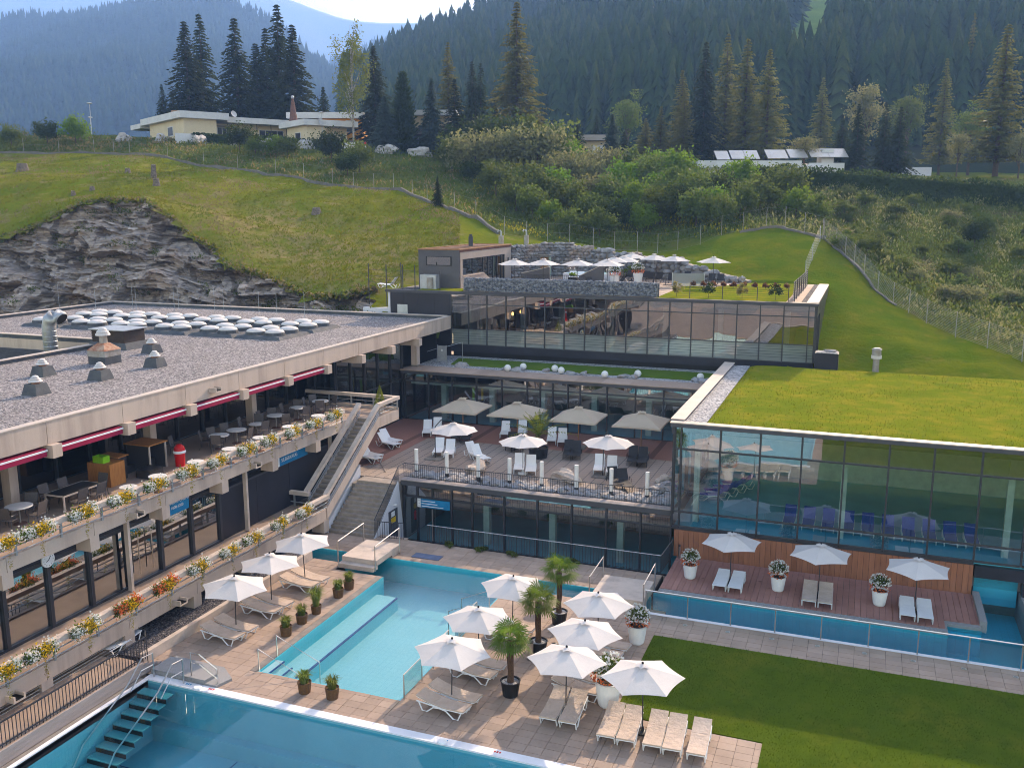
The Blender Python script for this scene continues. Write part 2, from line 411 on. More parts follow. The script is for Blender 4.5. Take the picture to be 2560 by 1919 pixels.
for nm, c, c2 in (('leaf_spruce', (.026,.038,.016), (.042,.056,.022)), ('leaf_spruce_blue', (.055,.085,.070), (.085,.115,.095)), ('leaf_larch', (.120,.130,.035), (.155,.150,.042)),
                  ('leaf_dark', (.035,.055,.016), (.050,.075,.020)), ('leaf_birch', (.165,.175,.032), (.115,.135,.025)), ('leaf_bush', (.130,.160,.035), (.080,.115,.022)), ('leaf_willow', (.240,.230,.100), (.150,.165,.060)),
                  ('leaf_bright', (.160,.250,.020), (.110,.190,.018)), ('leaf_hedge', (.055,.080,.018), (.035,.055,.014)), ('leaf_yellow', (.340,.270,.015), (.180,.180,.018)), ('leaf_palm', (.090,.175,.018), (.150,.210,.030)),
                  ('leaf_date', (.240,.260,.030), (.150,.200,.025)), ('leaf_grasspot', (.150,.220,.030), (.240,.260,.070)), ('leaf_flower', (.090,.150,.020), (.130,.180,.030)), ('leaf_brown', (.150,.070,.045), (.190,.095,.050)), ('leaf_olive', (.270,.230,.080), (.190,.170,.060)),
                  ('leaf_red', (.12,.025,.02), (.08,.03,.02)), ('leaf_undergrowth', (.125,.145,.035), (.075,.100,.022)), ('leaf_dry', (.260,.190,.080), (.170,.145,.050)), ('leaf_forest', (.024,.042,.018), (.044,.062,.024)), ('leaf_forest_light', (.058,.072,.026), (.042,.056,.022))):
    mat(nm, c, .65, c2, 3.5, trans=.5 if nm not in ('leaf_forest','leaf_forest_light') else .12, obj_var=.12, spec=.12 if nm not in ('leaf_forest','leaf_forest_light') else 0.0, rand_hue=.012)
mat('petal_white', (.80,.80,.76), .7, trans=.3)
mat('petal_yellow', (.72,.48,.01), .7, (.6,.36,.01), 6, trans=.3)
mat('petal_orange', (.70,.22,.06), .7, (.6,.12,.05), 6, trans=.3)
pebble_mat('gravel_roof', [(.07,.065,.07), (.165,.15,.15), (.28,.255,.25), (.43,.39,.375)], 14, .8)
pebble_mat('gravel_dark', [(.02,.022,.03), (.05,.05,.06), (.11,.10,.11), (.20,.19,.19)], 16, .9)
pebble_mat('gravel_light', [(.12,.12,.13), (.25,.25,.26), (.42,.41,.41), (.55,.53,.52)], 12, .8)
glass_mat('glass_mirror', (.25,.27,.28), .42, wave=.008, wscale=.5)
glass_mat('glass_dark', (.36,.37,.37), .26, wave=.010, wscale=.55)
glass_mat('glass_clear', (.64,.82,.83), .17, wave=.008, wscale=.5)
glass_mat('glass_green', (.62,.78,.76), .06, wave=0)
glass_mat('glass_frost', (.52,.62,.58), .12, wave=.006, haze=.30)
glass_mat('glass_upper', (.42,.40,.38), .30, wave=.014, wscale=.55)
glass_mat('glass_black', (.16,.17,.18), .16, wave=.010, wscale=.6)
water_mat('water_small', (.80,.965,.985), .014, 7.0)
water_mat('water_big', (.62,.90,.94), .004, 1.2)
tile_mat('pool_tile', (.20,.43,.48), (.13,.35,.41), .3, .3, .3, .06)
tile_mat('pool_tile_light', (.27,.47,.51), (.19,.39,.44), .3, .3, .3, .06)
tile_mat('pool_wall_tile', (.06,.46,.56), (.04,.38,.48), .25, .25, .3, .06)
tile_mat('pool_channel', (.05,.47,.66), (.04,.35,.50), .3, .3, .3, .06)
mat('pool_dark_blue', (.01,.06,.22), .4)
mat('pool_steel', (.17,.42,.50), .35, (.14,.37,.45), .35)
mat('pool_rim', (.74,.73,.76), .45, (.68,.67,.70), 1.5)
mat('lawn_mat', (.088,.130,.010), .9, (.145,.155,.016), .35, lo=.48, hi=.75, stain=(.062,.102,.007), stain_scale=1.1, bump=1.0, bscale=60, bdetail=8, spec=0.0)
mat('roof_grass', (.160,.185,.013), .9, (.27,.22,.024), .7, lo=.45, hi=.72, stain=(.105,.15,.010), stain_scale=.22, bump=1.0, bscale=22, bdetail=7, spec=0.0)
mat('grass_strip', (.085,.15,.02), .9, (.11,.16,.024), .8, bump=1.0, bscale=25, spec=0.0)

def terrain_mat():
    m, nt = _nodes('terrain'); out = nt.nodes.new('ShaderNodeOutputMaterial'); b = nt.nodes.new('ShaderNodeBsdfPrincipled'); b.inputs['Roughness'].default_value = .95; b.inputs['Specular IOR Level'].default_value = 0
    ge = nt.nodes.new('ShaderNodeNewGeometry'); P = ge.outputs['Position']
    def nz(s, d=6, r=.6):
        n = N(nt, 'ShaderNodeTexNoise', Scale=s, Detail=d, Roughness=r); nt.links.new(P, n.inputs['Vector']); return n.outputs[0]
    mown = mixc(nt, (.13,.165,.010), (.185,.185,.016), ramp(nt, nz(.12), [(.4, 0.0), (.62, 1.0)]))
    mown = mixc(nt, mown, (.30,.225,.115), ramp(nt, nz(.32, 8, .68), [(.54, 0.0), (.70, .9)]))
    ad = nt.nodes.new('ShaderNodeAttribute'); ad.attribute_name = 'dry'; md_ = nt.nodes.new('ShaderNodeMath'); md_.operation = 'MULTIPLY'; nt.links.new(ad.outputs['Fac'], md_.inputs[0]); nt.links.new(ramp(nt, nz(.7, 9, .7), [(.40, 0.0), (.60, 1.0)]), md_.inputs[1])
    mown = mixc(nt, mown, (.30,.22,.10), md_.outputs[0])
    mown = mixc(nt, mown, (.075,.115,.008), ramp(nt, nz(.9, 6), [(.55, 0.0), (.70, .55)]))
    wild = mixc(nt, (.075,.105,.016), (.12,.125,.025), ramp(nt, nz(.3), [(.35, 0.0), (.65, 1.0)]))
    wild = mixc(nt, wild, (.13,.085,.05), ramp(nt, nz(.22, 7), [(.56, 0.0), (.7, .8)]))
    lush = mixc(nt, (.085,.130,.008), (.15,.160,.012), ramp(nt, nz(.25), [(.4, 0.0), (.68, 1.0)]))
    lush = mixc(nt, lush, (.20,.16,.03), ramp(nt, nz(.55, 8), [(.58, 0.0), (.75, .7)]))
    a1 = nt.nodes.new('ShaderNodeAttribute'); a1.attribute_name = 'wild'; a2 = nt.nodes.new('ShaderNodeAttribute'); a2.attribute_name = 'lush'
    c = mixc(nt, mown, lush, a2.outputs['Fac']); c = mixc(nt, c, wild, a1.outputs['Fac'])
    nt.links.new(c, b.inputs['Base Color'])
    n3 = nz(1.6, 10, .75); bp = nt.nodes.new('ShaderNodeBump'); bp.inputs['Strength'].default_value = .9; bp.inputs['Distance'].default_value = .35
    nt.links.new(n3, bp.inputs['Height']); nt.links.new(bp.outputs[0], b.inputs['Normal']); nt.links.new(b.outputs[0], out.inputs[0])
terrain_mat()
def rock_mat():
    m, nt = _nodes('rock'); out = nt.nodes.new('ShaderNodeOutputMaterial'); b = nt.nodes.new('ShaderNodeBsdfPrincipled'); b.inputs['Roughness'].default_value = .85
    ge = nt.nodes.new('ShaderNodeNewGeometry'); mp = nt.nodes.new('ShaderNodeMapping'); mp.inputs['Scale'].default_value = (.35,.35,2.6); mp.inputs['Rotation'].default_value = (.10,-.12,0)
    nt.links.new(ge.outputs['Position'], mp.inputs[0])
    n1 = N(nt, 'ShaderNodeTexNoise', Scale=1.3, Detail=9, Roughness=.72); nt.links.new(mp.outputs[0], n1.inputs['Vector'])
    n2 = N(nt, 'ShaderNodeTexNoise', Scale=.35, Detail=6); nt.links.new(ge.outputs['Position'], n2.inputs['Vector'])
    c = ramp(nt, n1.outputs[0], [(.30, (.05,.043,.040)), (.42, (.19,.155,.13)), (.56, (.34,.275,.225)), (.68, (.58,.50,.42))])
    c = mixc(nt, c, (.29,.185,.115), ramp(nt, n2.outputs[0], [(.50, 0.0), (.70, .45)]))
    nt.links.new(c, b.inputs['Base Color'])
    bp = nt.nodes.new('ShaderNodeBump'); bp.inputs['Strength'].default_value = 1; bp.inputs['Distance'].default_value = .28
    nt.links.new(n1.outputs[0], bp.inputs['Height']); nt.links.new(bp.outputs[0], b.inputs['Normal']); nt.links.new(b.outputs[0], out.inputs[0])
rock_mat()
mat('mountain_forest', (.030,.048,.028), .95, spec=0, col2=(.055,.075,.035), scale=.012, detail=10, bump=1.0, bscale=.04, stain=(.13,.12,.10), stain_scale=.004, bdetail=8)
mat('mountain_meadow', (.17,.20,.10), .95, (.25,.24,.15), .006, spec=0, detail=9, bump=.7, bscale=.01, bdetail=8)
mat('forest_floor', (.022,.032,.016), .95, (.05,.05,.028), .05, detail=8, spec=0)
mat('slope_meadow', (.12,.19,.04), .95, (.09,.15,.03), .06, detail=6, spec=0.0)
mat('clearing', (.22,.17,.12), .95, (.14,.13,.08), .08, detail=7, spec=0.0)

_m, _nt = _nodes('lamp_glow'); _e = _nt.nodes.new('ShaderNodeEmission'); _e.inputs[0].default_value = (1,.55,.15,1); _e.inputs[1].default_value = 3; _ou = _nt.nodes.new('ShaderNodeOutputMaterial'); _nt.links.new(_e.outputs[0], _ou.inputs[0])
# ---------------------------------------------------------------- terrain
CP = []
def cps(s):
    for t in s: CP.append(PD(*t))
cps([(0,790,84),(150,778,84),(300,768,83),(450,775,81),(600,775,79),(750,780,77),(880,785,75)])
cps([(0,690,88),(200,640,88),(350,640,87),(500,690,84),(650,730,80.5)])
cps([(0,600,95),(100,560,95),(200,510,94),(350,500,94),(450,560,91),(545,620,88),(650,680,84),(770,735,79.5),(880,710,79)])
cps([(0,480,108),(200,440,115),(400,450,112),(500,520,101),(700,560,99),(700,640,90),(900,560,100),(900,640,88),(1000,600,92),(1050,560,98)])
WALL = [(-40,384,136),(60,384,136),(285,382,135),(488,413,128),(692,441,121),(900,474,114),(1000,476,111),(1084,510,106),(1136,528,103),(1190,545,100),(1244,581,96)]
cps(WALL)
cps([(-100,345,143),(0,345,143),(200,346,146),(400,347,149),(600,352,150),(800,366,150),(950,374,150),(1100,480,117),(1100,430,135),(1100,385,150),(1300,560,107),(1300,500,120),(1300,430,136),(1450,410,146),(1500,570,110),(1500,500,122),(1500,440,136),(1650,445,138)])
cps([(1300,600,98),(1369,604,98),(1424,610,97),(1483,616,97),(1536,627,96),(1593,631,96),(1644,634,96),(1694,631,96),(1750,626,96),(1803,598,98),(1857,585,98)])
cps([(1906,565,97),(1954,562,96),(2061,585,92),(1800,650,91),(1900,640,88),(1950,700,82),(2000,650,86),(2050,700,81.5),(1860,703,83)])
cps([(2100,700,82),(2100,800,73.5),(2150,860,68),(2090,925,65.5),(2300,905,64.5),(2450,928,61),(2560,950,58.5),(2700,960,57)])
FENCE_R = [(2057,587,92),(2111,636,88),(2183,720,82),(2238,756,79),(2316,804,74.5),(2388,844,70.5),(2467,877,67),(2553,916,63.5),(2640,948,60.5)]
cps(FENCE_R)
cps([(2200,650,101),(2300,700,96),(2400,760,88),(2560,815,81),(2250,560,113),(2400,600,109),(2560,650,104),(2150,520,117),(2300,500,126),(2560,520,126),(1900,500,121),(1750,480,127),(1900,445,137),(2200,445,139),(2560,445,141),(2750,700,100),(2750,480,140)])
for a in [(-200,346,170),(100,352,175),(500,357,175),(900,375,175),(1300,410,175),(1700,430,172),(2200,440,172),(2700,445,172),(-200,350,230),(500,380,230),(1300,410,230),(2200,425,230),(2800,430,230)]: CP.append(PD(*a))
CP += [Vector(p) for p in ((-75,67.5,8),(-90,60,9),(-66,66.6,8.2),(-45,67,8.4),(-37.5,67,9.5),(-37,72,11.0),(-36,78,12.6),(-33,87,13.7),(-24,88.5,13.4),(-14,85,11.9),(-9,82.5,11.2),(-3.5,83.5,11.2),(20,50,6.3),(35,48,6),(30,60,7.2))]
CPn = np.array([tuple(p) for p in CP])
def rbf_fit(P, Z, sm):
    n = len(P); d = np.sqrt(((P[:,None,:]-P[None,:,:])**2).sum(-1))
    A = np.zeros((n+3, n+3)); A[:n,:n] = d + np.eye(n)*(-sm); A[:n,n] = 1; A[:n,n+1:] = P; A[n,:n] = 1; A[n+1:,:n] = P.T
    b = np.zeros(n+3); b[:n] = Z; return np.linalg.solve(A, b)
RW = rbf_fit(CPn[:,:2], CPn[:,2], .6)
def rbf_eval(Q):
    Q = np.atleast_2d(Q); o = np.empty(len(Q))
    for i in range(0, len(Q), 4000):
        q = Q[i:i+4000]; d = np.sqrt(((q[:,None,:]-CPn[None,:,:2])**2).sum(-1)); o[i:i+4000] = d @ RW[:-3] + RW[-3] + q @ RW[-2:]
    return o
def vnoise(P, sc, seed=0):
    P = np.asarray(P)*sc; out = np.empty(len(P))
    for i, p in enumerate(P): out[i] = noise.fractal(Vector((p[0]+seed*17.3, p[1]-seed*9.1, p[2] if len(p) > 2 else seed*3.7)), 1.0, 2.0, 4)
    return out
STONE_WALL = [VY(*p, Y) for *p, Y in ()]
def footprint_cut(x, y, z):
    # keep the ground below the buildings that stand in it
    if -64.5 < x < -29.5 and y < 66.5: return min(z, 7.4)
    if -36.6 < x < -2.9 and y < 82.2 and (x > -33.5 or y < 70): return min(z, 10.2)
    if -31.6 < x < -9 and y < float(np.interp(x, [-31.6,-29.2,-26.5,-24.2,-21.5,-18.5,-15.5,-12.8,-9], [81,84.9,86.1,86.5,86.1,85.1,84.1,83.4,82.3])): return min(z, 10.2)
    if x > -9.2 and y < 63.6: return min(z, 6.55)
    return z
def hum(Q): return vnoise(Q, .12, 1)*.35 + vnoise(Q, .45, 2)*.24
def TZ(x, y): return float(footprint_cut(x, y, rbf_eval(np.array([[x, y]]))[0] + hum([(x, y)])[0]))
ROCK_TOP = [(-60,606,95),(0,598,95.5),(110,556,95.5),(200,508,95),(270,498,95),(360,500,94.5),(440,552,92),(470,585,90),(545,622,88),(560,660,86),(650,682,84),(770,738,79.5),(800,742,78.5),(870,735,77.5),(950,712,77)]
def build_terrain():
    xs = np.concatenate([np.arange(-150,-84,3.0), np.arange(-84,26,1.1), np.arange(26,140,3.0)])
    ys = np.concatenate([np.arange(60,112,1.1), np.arange(112,152,1.8), np.arange(152,260,5.0)])
    X, Y = np.meshgrid(xs, ys); Q = np.stack([X.ravel(), Y.ravel()], 1); Z = rbf_eval(Q)
    Z += hum(Q)
    Z = np.array([footprint_cut(x, y, z) for (x, y), z in zip(Q, Z)])
    nx, ny = len(xs), len(ys)
    idx = np.arange(nx*ny).reshape(ny, nx)
    F = np.stack([idx[:-1,:-1], idx[:-1,1:], idx[1:,1:], idx[1:,:-1]], -1).reshape(-1, 4)
    # parts hidden inside the buildings are left out
    cx = Q[F].mean(1)
    keep = ~((cx[:,0] > -9) & (cx[:,1] < 62.9)) & ~((cx[:,0] > -63) & (cx[:,0] < -30) & (cx[:,1] < 65.8)) & ~((cx[:,0] > -31) & (cx[:,0] < -5) & (cx[:,1] < 81))
    c3 = np.column_stack([Q, Z])[F].mean(1)-np.array([0,0,CAMZ]); zz = c3@np.array(CF); px = PW/2+FPX*(c3@np.array(CR))/zz; py = PH/2-FPX*(c3@np.array(CU))/zz
    yt = np.interp(px, [p[0] for p in ROCK_TOP], [p[1] for p in ROCK_TOP])
    keep &= ~((px < 935) & (py > yt+5) & (c3[:,1] < 99))
    F = F[keep]
    me = bpy.data.meshes.new('hillside'); me.from_pydata(np.column_stack([Q, Z]).tolist(), [], F.tolist()); me.materials.append(MAT['terrain'])
    me.polygons.foreach_set('use_smooth', [True]*len(F))
    # ground cover: mown meadow / wild bank / lush lawn, split along the low walls and fences
    wl = np.array([tuple(PD(*p))[:2] for p in WALL] + [tuple(PD(*p))[:2] for p in [(1300,590,97.5),(1424,606,98),(1536,624,97),(1644,631,97),(1750,622,97),(1803,596,98),(1857,583,98.5),(1906,563,97.5),(1954,560,96.5)]] + [tuple(PD(*p))[:2] for p in FENCE_R] + [(60, 55)])
    o = np.argsort(wl[:,0]); wy = np.interp(Q[:,0], wl[o,0], wl[o,1])
    wild = np.clip((Q[:,1]-wy)/1.2, 0, 1); lush = np.clip((Q[:,0]+38)/10, 0, 1)
    dc_ = [PD(760,620,92), PD(640,560,97), PD(880,660,86)]; dry = np.zeros(len(Q))
    for c in dc_: dry = np.maximum(dry, np.exp(-((Q[:,0]-c.x)/9)**2-((Q[:,1]-c.y)/8)**2))
    for nm, val in (('wild', wild), ('lush', lush), ('dry', dry)):
        a = me.attributes.new(nm, 'FLOAT', 'POINT'); a.data.foreach_set('value', val.astype(np.float32))
    o = link('hillside', me); struct(o)
build_terrain()
# ---- rock face behind the gravel roof
def build_rock():
    bot = [(-60,800,83.5),(0,792,84),(150,780,84),(300,770,83),(450,776,81),(600,776,79),(750,780,77),(860,785,75.5),(935,790,74)]
    top = [(a, b-3, c+.3) for a, b, c in ROCK_TOP]
    B = [PD(*p) for p in bot]; Tp = [PD(*p) for p in top]
    def samp(C, px, t):
        xs = [p[0] for p in px]; x = -60 + t*(995)
        x = min(max(x, xs[0]), xs[-1])
        return Vector([float(np.interp(x, xs, [c[i] for c in C])) for i in range(3)])
    nu, nv = 420, 120
    V = []
    for j in range(nv+1):
        t = j/nv
        for i in range(nu+1):
            s = i/nu; b = samp(B, bot, s) + Vector((0,0,-1)); tp = samp(Tp, top, s)
            p = b.lerp(tp, t); bulge = math.sin(math.pi*min(t*1.15,1))
            p += Vector((.18,-1,0))*(.9*bulge)
            wv = noise.noise(Vector((p.x*.22, p.y*.2, p.z*.3)))
            st = p.z+p.x*.10+wv*.9; d = 0.0
            for (th, ln, am, sd) in ((1.3,3.4,1.35,1.0),(.55,1.6,.62,5.0),(.24,.8,.30,9.0)):
                k = math.floor(st/th+sd); u = (p.x*.9+p.y*.35)/ln+k*3.71+.35*wv; d += am*(noise.cell(Vector((math.floor(u)+.5, k+.5, sd)))-.5)
            n = noise.fractal(Vector((p.x*.5, p.y*.5, p.z*1.2)), .9, 2.1, 5)*.30; big = noise.noise(Vector((p.x*.13, 3.1, p.z*.2)))*1.5
            amp = min(1, t*6)*min(1, (1-t)*6+.10)
            p += Vector((.2,-1,.15))*((d+n+big)*amp)
            V.append(tuple(p))
    F = [(j*(nu+1)+i, j*(nu+1)+i+1, (j+1)*(nu+1)+i+1, (j+1)*(nu+1)+i) for j in range(nv) for i in range(nu)]
    me = bpy.data.meshes.new('rock_face'); me.from_pydata(V, [], F); me.materials.append(MAT['rock'])
    struct(link('rock_face', me))
build_rock()

# ---------------------------------------------------------------- ground and paving
g = MB(); g.box(-400, 400, -400, 120, -3.4, -3.2); struct(g.build('ground', 'concrete_dark'))
WZ = -.16      # water level of the small pool and channel
rects = [(-25.4,-20.95,25.72,37.3), (-25.4,-23.6,37.3,38.2), (-20.95,-14.8,25.72,27.36), (-14.8,-7.34,25.72,38.2), (-7.34,16,35.76,37.86), (-27.4,-8.3,39.6,42.2), (-7.34,-2.25,25.72,29.2), (-23.94,-22.2,42.2,42.5)]
pv = MB()
for (a, b, c, d) in rects: pv.box(a, b, c, d, -1.6, -.030)
paving = struct(pv.build('paving', 'paver_joint'))
# pavers
unit = MB(); unit.box(-.5,.5,-.5,.5,-.028,0); unit_me = unit.mesh('paver', 'paver')
TX, TY = .588, .4055; OX, OY = -11.279, 26.345
tiles = []
for (a, b, c, d) in rects:
    i0, i1 = math.floor((a-OX)/TX), math.ceil((b-OX)/TX); j0, j1 = math.floor((c-OY)/TY), math.ceil((d-OY)/TY)
    for i in range(i0, i1):
        for j in range(j0, j1):
            x0, x1 = max(a, OX+i*TX), min(b, OX+(i+1)*TX); y0, y1 = max(c, OY+j*TY), min(d, OY+(j+1)*TY)
            if x1-x0 < .05 or y1-y0 < .05: continue
            q = Vector(((x0+x1)/2, (y0+y1)/2, 0))-CAM0; zz = q.dot(CF)
            u, v = FPX*q.dot(CR)/zz, FPX*q.dot(CU)/zz
            vis = abs(u) < 1290 and abs(v) < 970
            tiles.append((0 if vis else 1, zz, x0, x1, y0, y1))
tiles.sort()
stf = MB()
for k, (v, zz, x0, x1, y0, y1) in enumerate(tiles):
    gp = .006; h = rnd.uniform(-.003, .003)
    if k < 300:
        o = bpy.data.objects.new('paver', unit_me); COL.objects.link(o); o.parent = paving
        o.location = ((x0+x1)/2, (y0+y1)/2, h); o.scale = (x1-x0-2*gp, y1-y0-2*gp, 1)
    else: stf.box(x0+gp, x1-gp, y0+gp, y1-gp, -.028, h)
def stuff_var(o): o['kind'] = 'stuff'; return o
# the far pavers keep their own shade through a face attribute
m, ntp = _nodes('paver_far'); _o = ntp.nodes.new('ShaderNodeOutputMaterial'); _b = ntp.nodes.new('ShaderNodeBsdfPrincipled'); _b.inputs['Roughness'].default_value = .78; _b.inputs['Specular IOR Level'].default_value = .2
_ge = ntp.nodes.new('ShaderNodeNewGeometry'); _r = ntp.nodes.new('ShaderNodeMapRange'); _r.inputs[3].default_value = .9; _r.inputs[4].default_value = 1.1
ntp.links.new(_ge.outputs['Random Per Island'], _r.inputs[0]); _n = N(ntp, 'ShaderNodeTexNoise', Scale=.5, Detail=6); ntp.links.new(_ge.outputs['Position'], _n.inputs['Vector'])
_c = mixc(ntp, (.37,.275,.215), (.29,.215,.165), ramp(ntp, _n.outputs[0], [(.42, 0.0), (.7, 1.0)])); _h = ntp.nodes.new('ShaderNodeHueSaturation'); ntp.links.new(_r.outputs[0], _h.inputs['Value']); ntp.links.new(_c, _h.inputs['Color']); ntp.links.new(_h.outputs[0], _b.inputs['Base Color']); ntp.links.new(_b.outputs[0], _o.inputs[0])
stuff_var(stf.build('paver_field', 'paver_far', paving))
# lawn
lw = MB(); lw.prism([(-2.25,0),(40,0),(40,35.74),(-7.33,35.74),(-7.33,29.22),(-2.25,29.22)], -1.0, .02)
lawn = struct(lw.build('lawn', 'lawn_mat'))
bl = MB()
for k in range(40000):
    x = rnd.uniform(-7.3, 16); y = rnd.uniform(26, 35.74)
    if x < -2.25 and y < 29.22: continue
    if x > 3 and y < 28: continue
    a = rnd.uniform(0, 6.28); h = rnd.uniform(.025, .06); l = rnd.uniform(.02, .05); wdt = .012
    bl.face([(x-wdt*math.sin(a), y+wdt*math.cos(a), .02), (x+wdt*math.sin(a), y-wdt*math.cos(a), .02), (x+l*math.cos(a), y+l*math.sin(a), .02+h)])
mat('blade', (.10,.145,.010), .8, (.065,.10,.007), .6, trans=.3, spec=0.0)
tag(bl.build('lawn_grass', 'blade', lawn), kind='stuff')
# ---------------------------------------------------------------- small pool and channel
pb = MB()
pb.box(-27.6, 9.5, 27.2, 45.5, -1.7, -1.25, 0)                       # floor
for (a, b, c, d) in ((-20.95,-20.90,27.36,37.3),(-20.9,-14.8,27.36,27.41),(-14.85,-14.8,27.41,38.2),(-14.8,-8.3,38.15,38.2),(-27.4,-8.3,39.55,39.6),(-23.6,-20.95,37.25,37.3)):
    pb.box(a, b, c, d, -1.25, -.012, 1)
pb.box(-20.9, -19.85, 28.6, 36.6, -1.25, -.62, 2)                    # bench along the side
pb.box(-19.85, -19.80, 28.6, 36.6, -1.25, -.68, 1); pb.box(-19.86, -19.79, 28.6, 36.6, -.68, -.612, 3)
for k in range(5): pb.box(-20.9+.36*k, -20.9+.36*(k+1), 27.41, 28.55, -1.25, -.10-.2*k, 2); pb.box(-20.95+.36*(k+1), -20.9+.36*(k+1)+.004, 27.41, 28.55, -.14-.2*k, -.096-.2*k, 3)
for k in range(4): pb.box(-14.85-.32*(k+1), -14.85-.32*k, 34.4, 35.7, -1.25, -.2-.24*k, 2)
struct(pb.build('pool_basin', ['pool_tile', 'pool_wall_tile', 'pool_tile_light', 'pool_dark_blue']))
cb = MB()
cb.box(-8.3, 9.5, 37.86, 37.90, -1.25, -.03, 0); cb.box(-8.3, 4.1, 40.06, 40.1, -1.25, -.02, 0); cb.box(4.06,4.1,40.1,41.0,-1.25,-.02,0); cb.box(4.1,5.45,41.0,41.04,-1.25,-.02,0); cb.box(5.41,5.45,41.04,44.9,-1.25,-.02,0)
cb.box(7.4, 7.6, 38.6, 46, -1.25, .25, 1); cb.box(-8.3, 9.5, 38.9, 39.0, -1.25, -.55, 0); cb.box(-8.3,9.5,37.9,46,-1.25,-1.2,0)
struct(cb.build('channel_basin', ['pool_channel', 'granite']))
wm = MB(); wm.face([(-27.4,39.6,WZ),(-27.4,38.2,WZ),(-23.6,38.2,WZ),(-23.6,37.3,WZ),(-20.95,37.3,WZ),(-20.95,27.36,WZ),(-14.8,27.36,WZ),(-14.8,38.2,WZ),(-8.3,38.2,WZ),(-8.3,39.6,WZ)])
struct(wm.build('pool_water', 'water_small'))
wm = MB(); wm.face([(-8.3,37.88,WZ),(9.5,37.88,WZ),(9.5,46,WZ),(5.43,46,WZ),(5.43,41.02,WZ),(4.08,41.02,WZ),(4.08,40.08,WZ),(-8.3,40.08,WZ)])
struct(wm.build('channel_water', 'water_small'))
ed = MB()
ed.box(-8.25, 16, 37.70, 37.90, -.10, .012, 0)                       # white edge of the channel
ed.box(-21.25,-20.93,27.3,37.28,-.1,.010,1)
struct(ed.build('pool_edging', ['pool_rim', 'concrete_dark']))
# ---------------------------------------------------------------- big pool
bp_ = MB()
bp_.box(-24.5, -3.0, 4, 25.4, -2.6, -2.2, 0); bp_.box(-24.5,-24.42,4,25.4,-2.2,-.02,0); bp_.box(-24.42,-3,25.32,25.4,-2.2,-.02,0); bp_.box(-3.1,-3.0,4,25.3,-2.2,-.02,0)
bp_.box(-24.42,-3.1,24.95,25.32,-2.2,-1.55,0); bp_.box(-24.42,-24.05,4,24.95,-2.2,-1.55,0)
for yy in (23.2, 22.5, 19.8): bp_.box(-24.0,-3.1,yy,yy+.035,-2.2,-2.19,1)
for xx in (-20.2,-14.5): bp_.box(xx,xx+.035,4,24.9,-2.2,-2.189,1)
struct(bp_.build('swimming_pool_basin', ['pool_steel', 'pool_dark_blue']))
wm = MB(); wm.face([(-24.43,4,-.10),(-3.05,4,-.10),(-3.05,25.33,-.10),(-24.43,25.33,-.10)]); struct(wm.build('swimming_pool_water', 'water_big'))
rm = MB(); rm.box(-24.6,-2.8,25.33,25.70,-.3,.035,0); rm.box(-24.58,-24.42,4,25.33,-.3,.03,0); struct(rm.build('pool_rim', 'pool_rim'))
fl = MB(); fl.box(-60, 45, -30, 4, -3.2, 0); fl.box(-3,-2.2,4,25.7,-3.2,.0); fl.box(7.62,45,37.87,44.6,-3.2,0); fl.box(16,45,35.75,37.86,-3.2,-.01); struct(fl.build('near_paving', 'paver'))
# ---------------------------------------------------------------- box and pane parts that share mesh data
UB = {}
def ub(name, parent, x0, x1, y0, y1, z0, z1, mt, label=None):
    if mt not in UB: UB[mt] = MB().box(-.5,.5,-.5,.5,-.5,.5).mesh('box_'+mt, mt)
    o = bpy.data.objects.new(name, UB[mt]); COL.objects.link(o); o.parent = parent
    o.location = Vector(((x0+x1)/2, (y0+y1)/2, (z0+z1)/2)) - (WLOC[parent.name] if parent else Vector((0,0,0)))
    o.scale = (x1-x0, y1-y0, z1-z0); WLOC[o.name] = Vector((0,0,0))
    if label: o['label'] = label
    return o
UP = {}
def up(name, parent, axis, c, a0, a1, z0, z1, mt, tilt=.0022):   # upright pane; axis 'x' runs along X facing -Y, 'y' runs along Y facing +X
    k = (mt, axis)
    if k not in UP:
        b = MB(); b.face([(-.5,0,-.5),(.5,0,-.5),(.5,0,.5),(-.5,0,.5)] if axis == 'x' else [(0,-.5,-.5),(0,.5,-.5),(0,.5,.5),(0,-.5,.5)]); UP[k] = b.mesh('pane_'+mt, mt)
    o = bpy.data.objects.new(name, UP[k]); COL.objects.link(o); o.parent = parent
    p = Vector(((a0+a1)/2, c, (z0+z1)/2)) if axis == 'x' else Vector((c, (a0+a1)/2, (z0+z1)/2))
    o.location = p - WLOC[parent.name]
    o.scale = (a1-a0, 1, z1-z0) if axis == 'x' else (1, a1-a0, z1-z0)
    o.rotation_euler = (rnd.gauss(0, tilt), 0, rnd.gauss(0, tilt)) if axis == 'x' else (0, rnd.gauss(0, tilt), rnd.gauss(0, tilt))
    return o
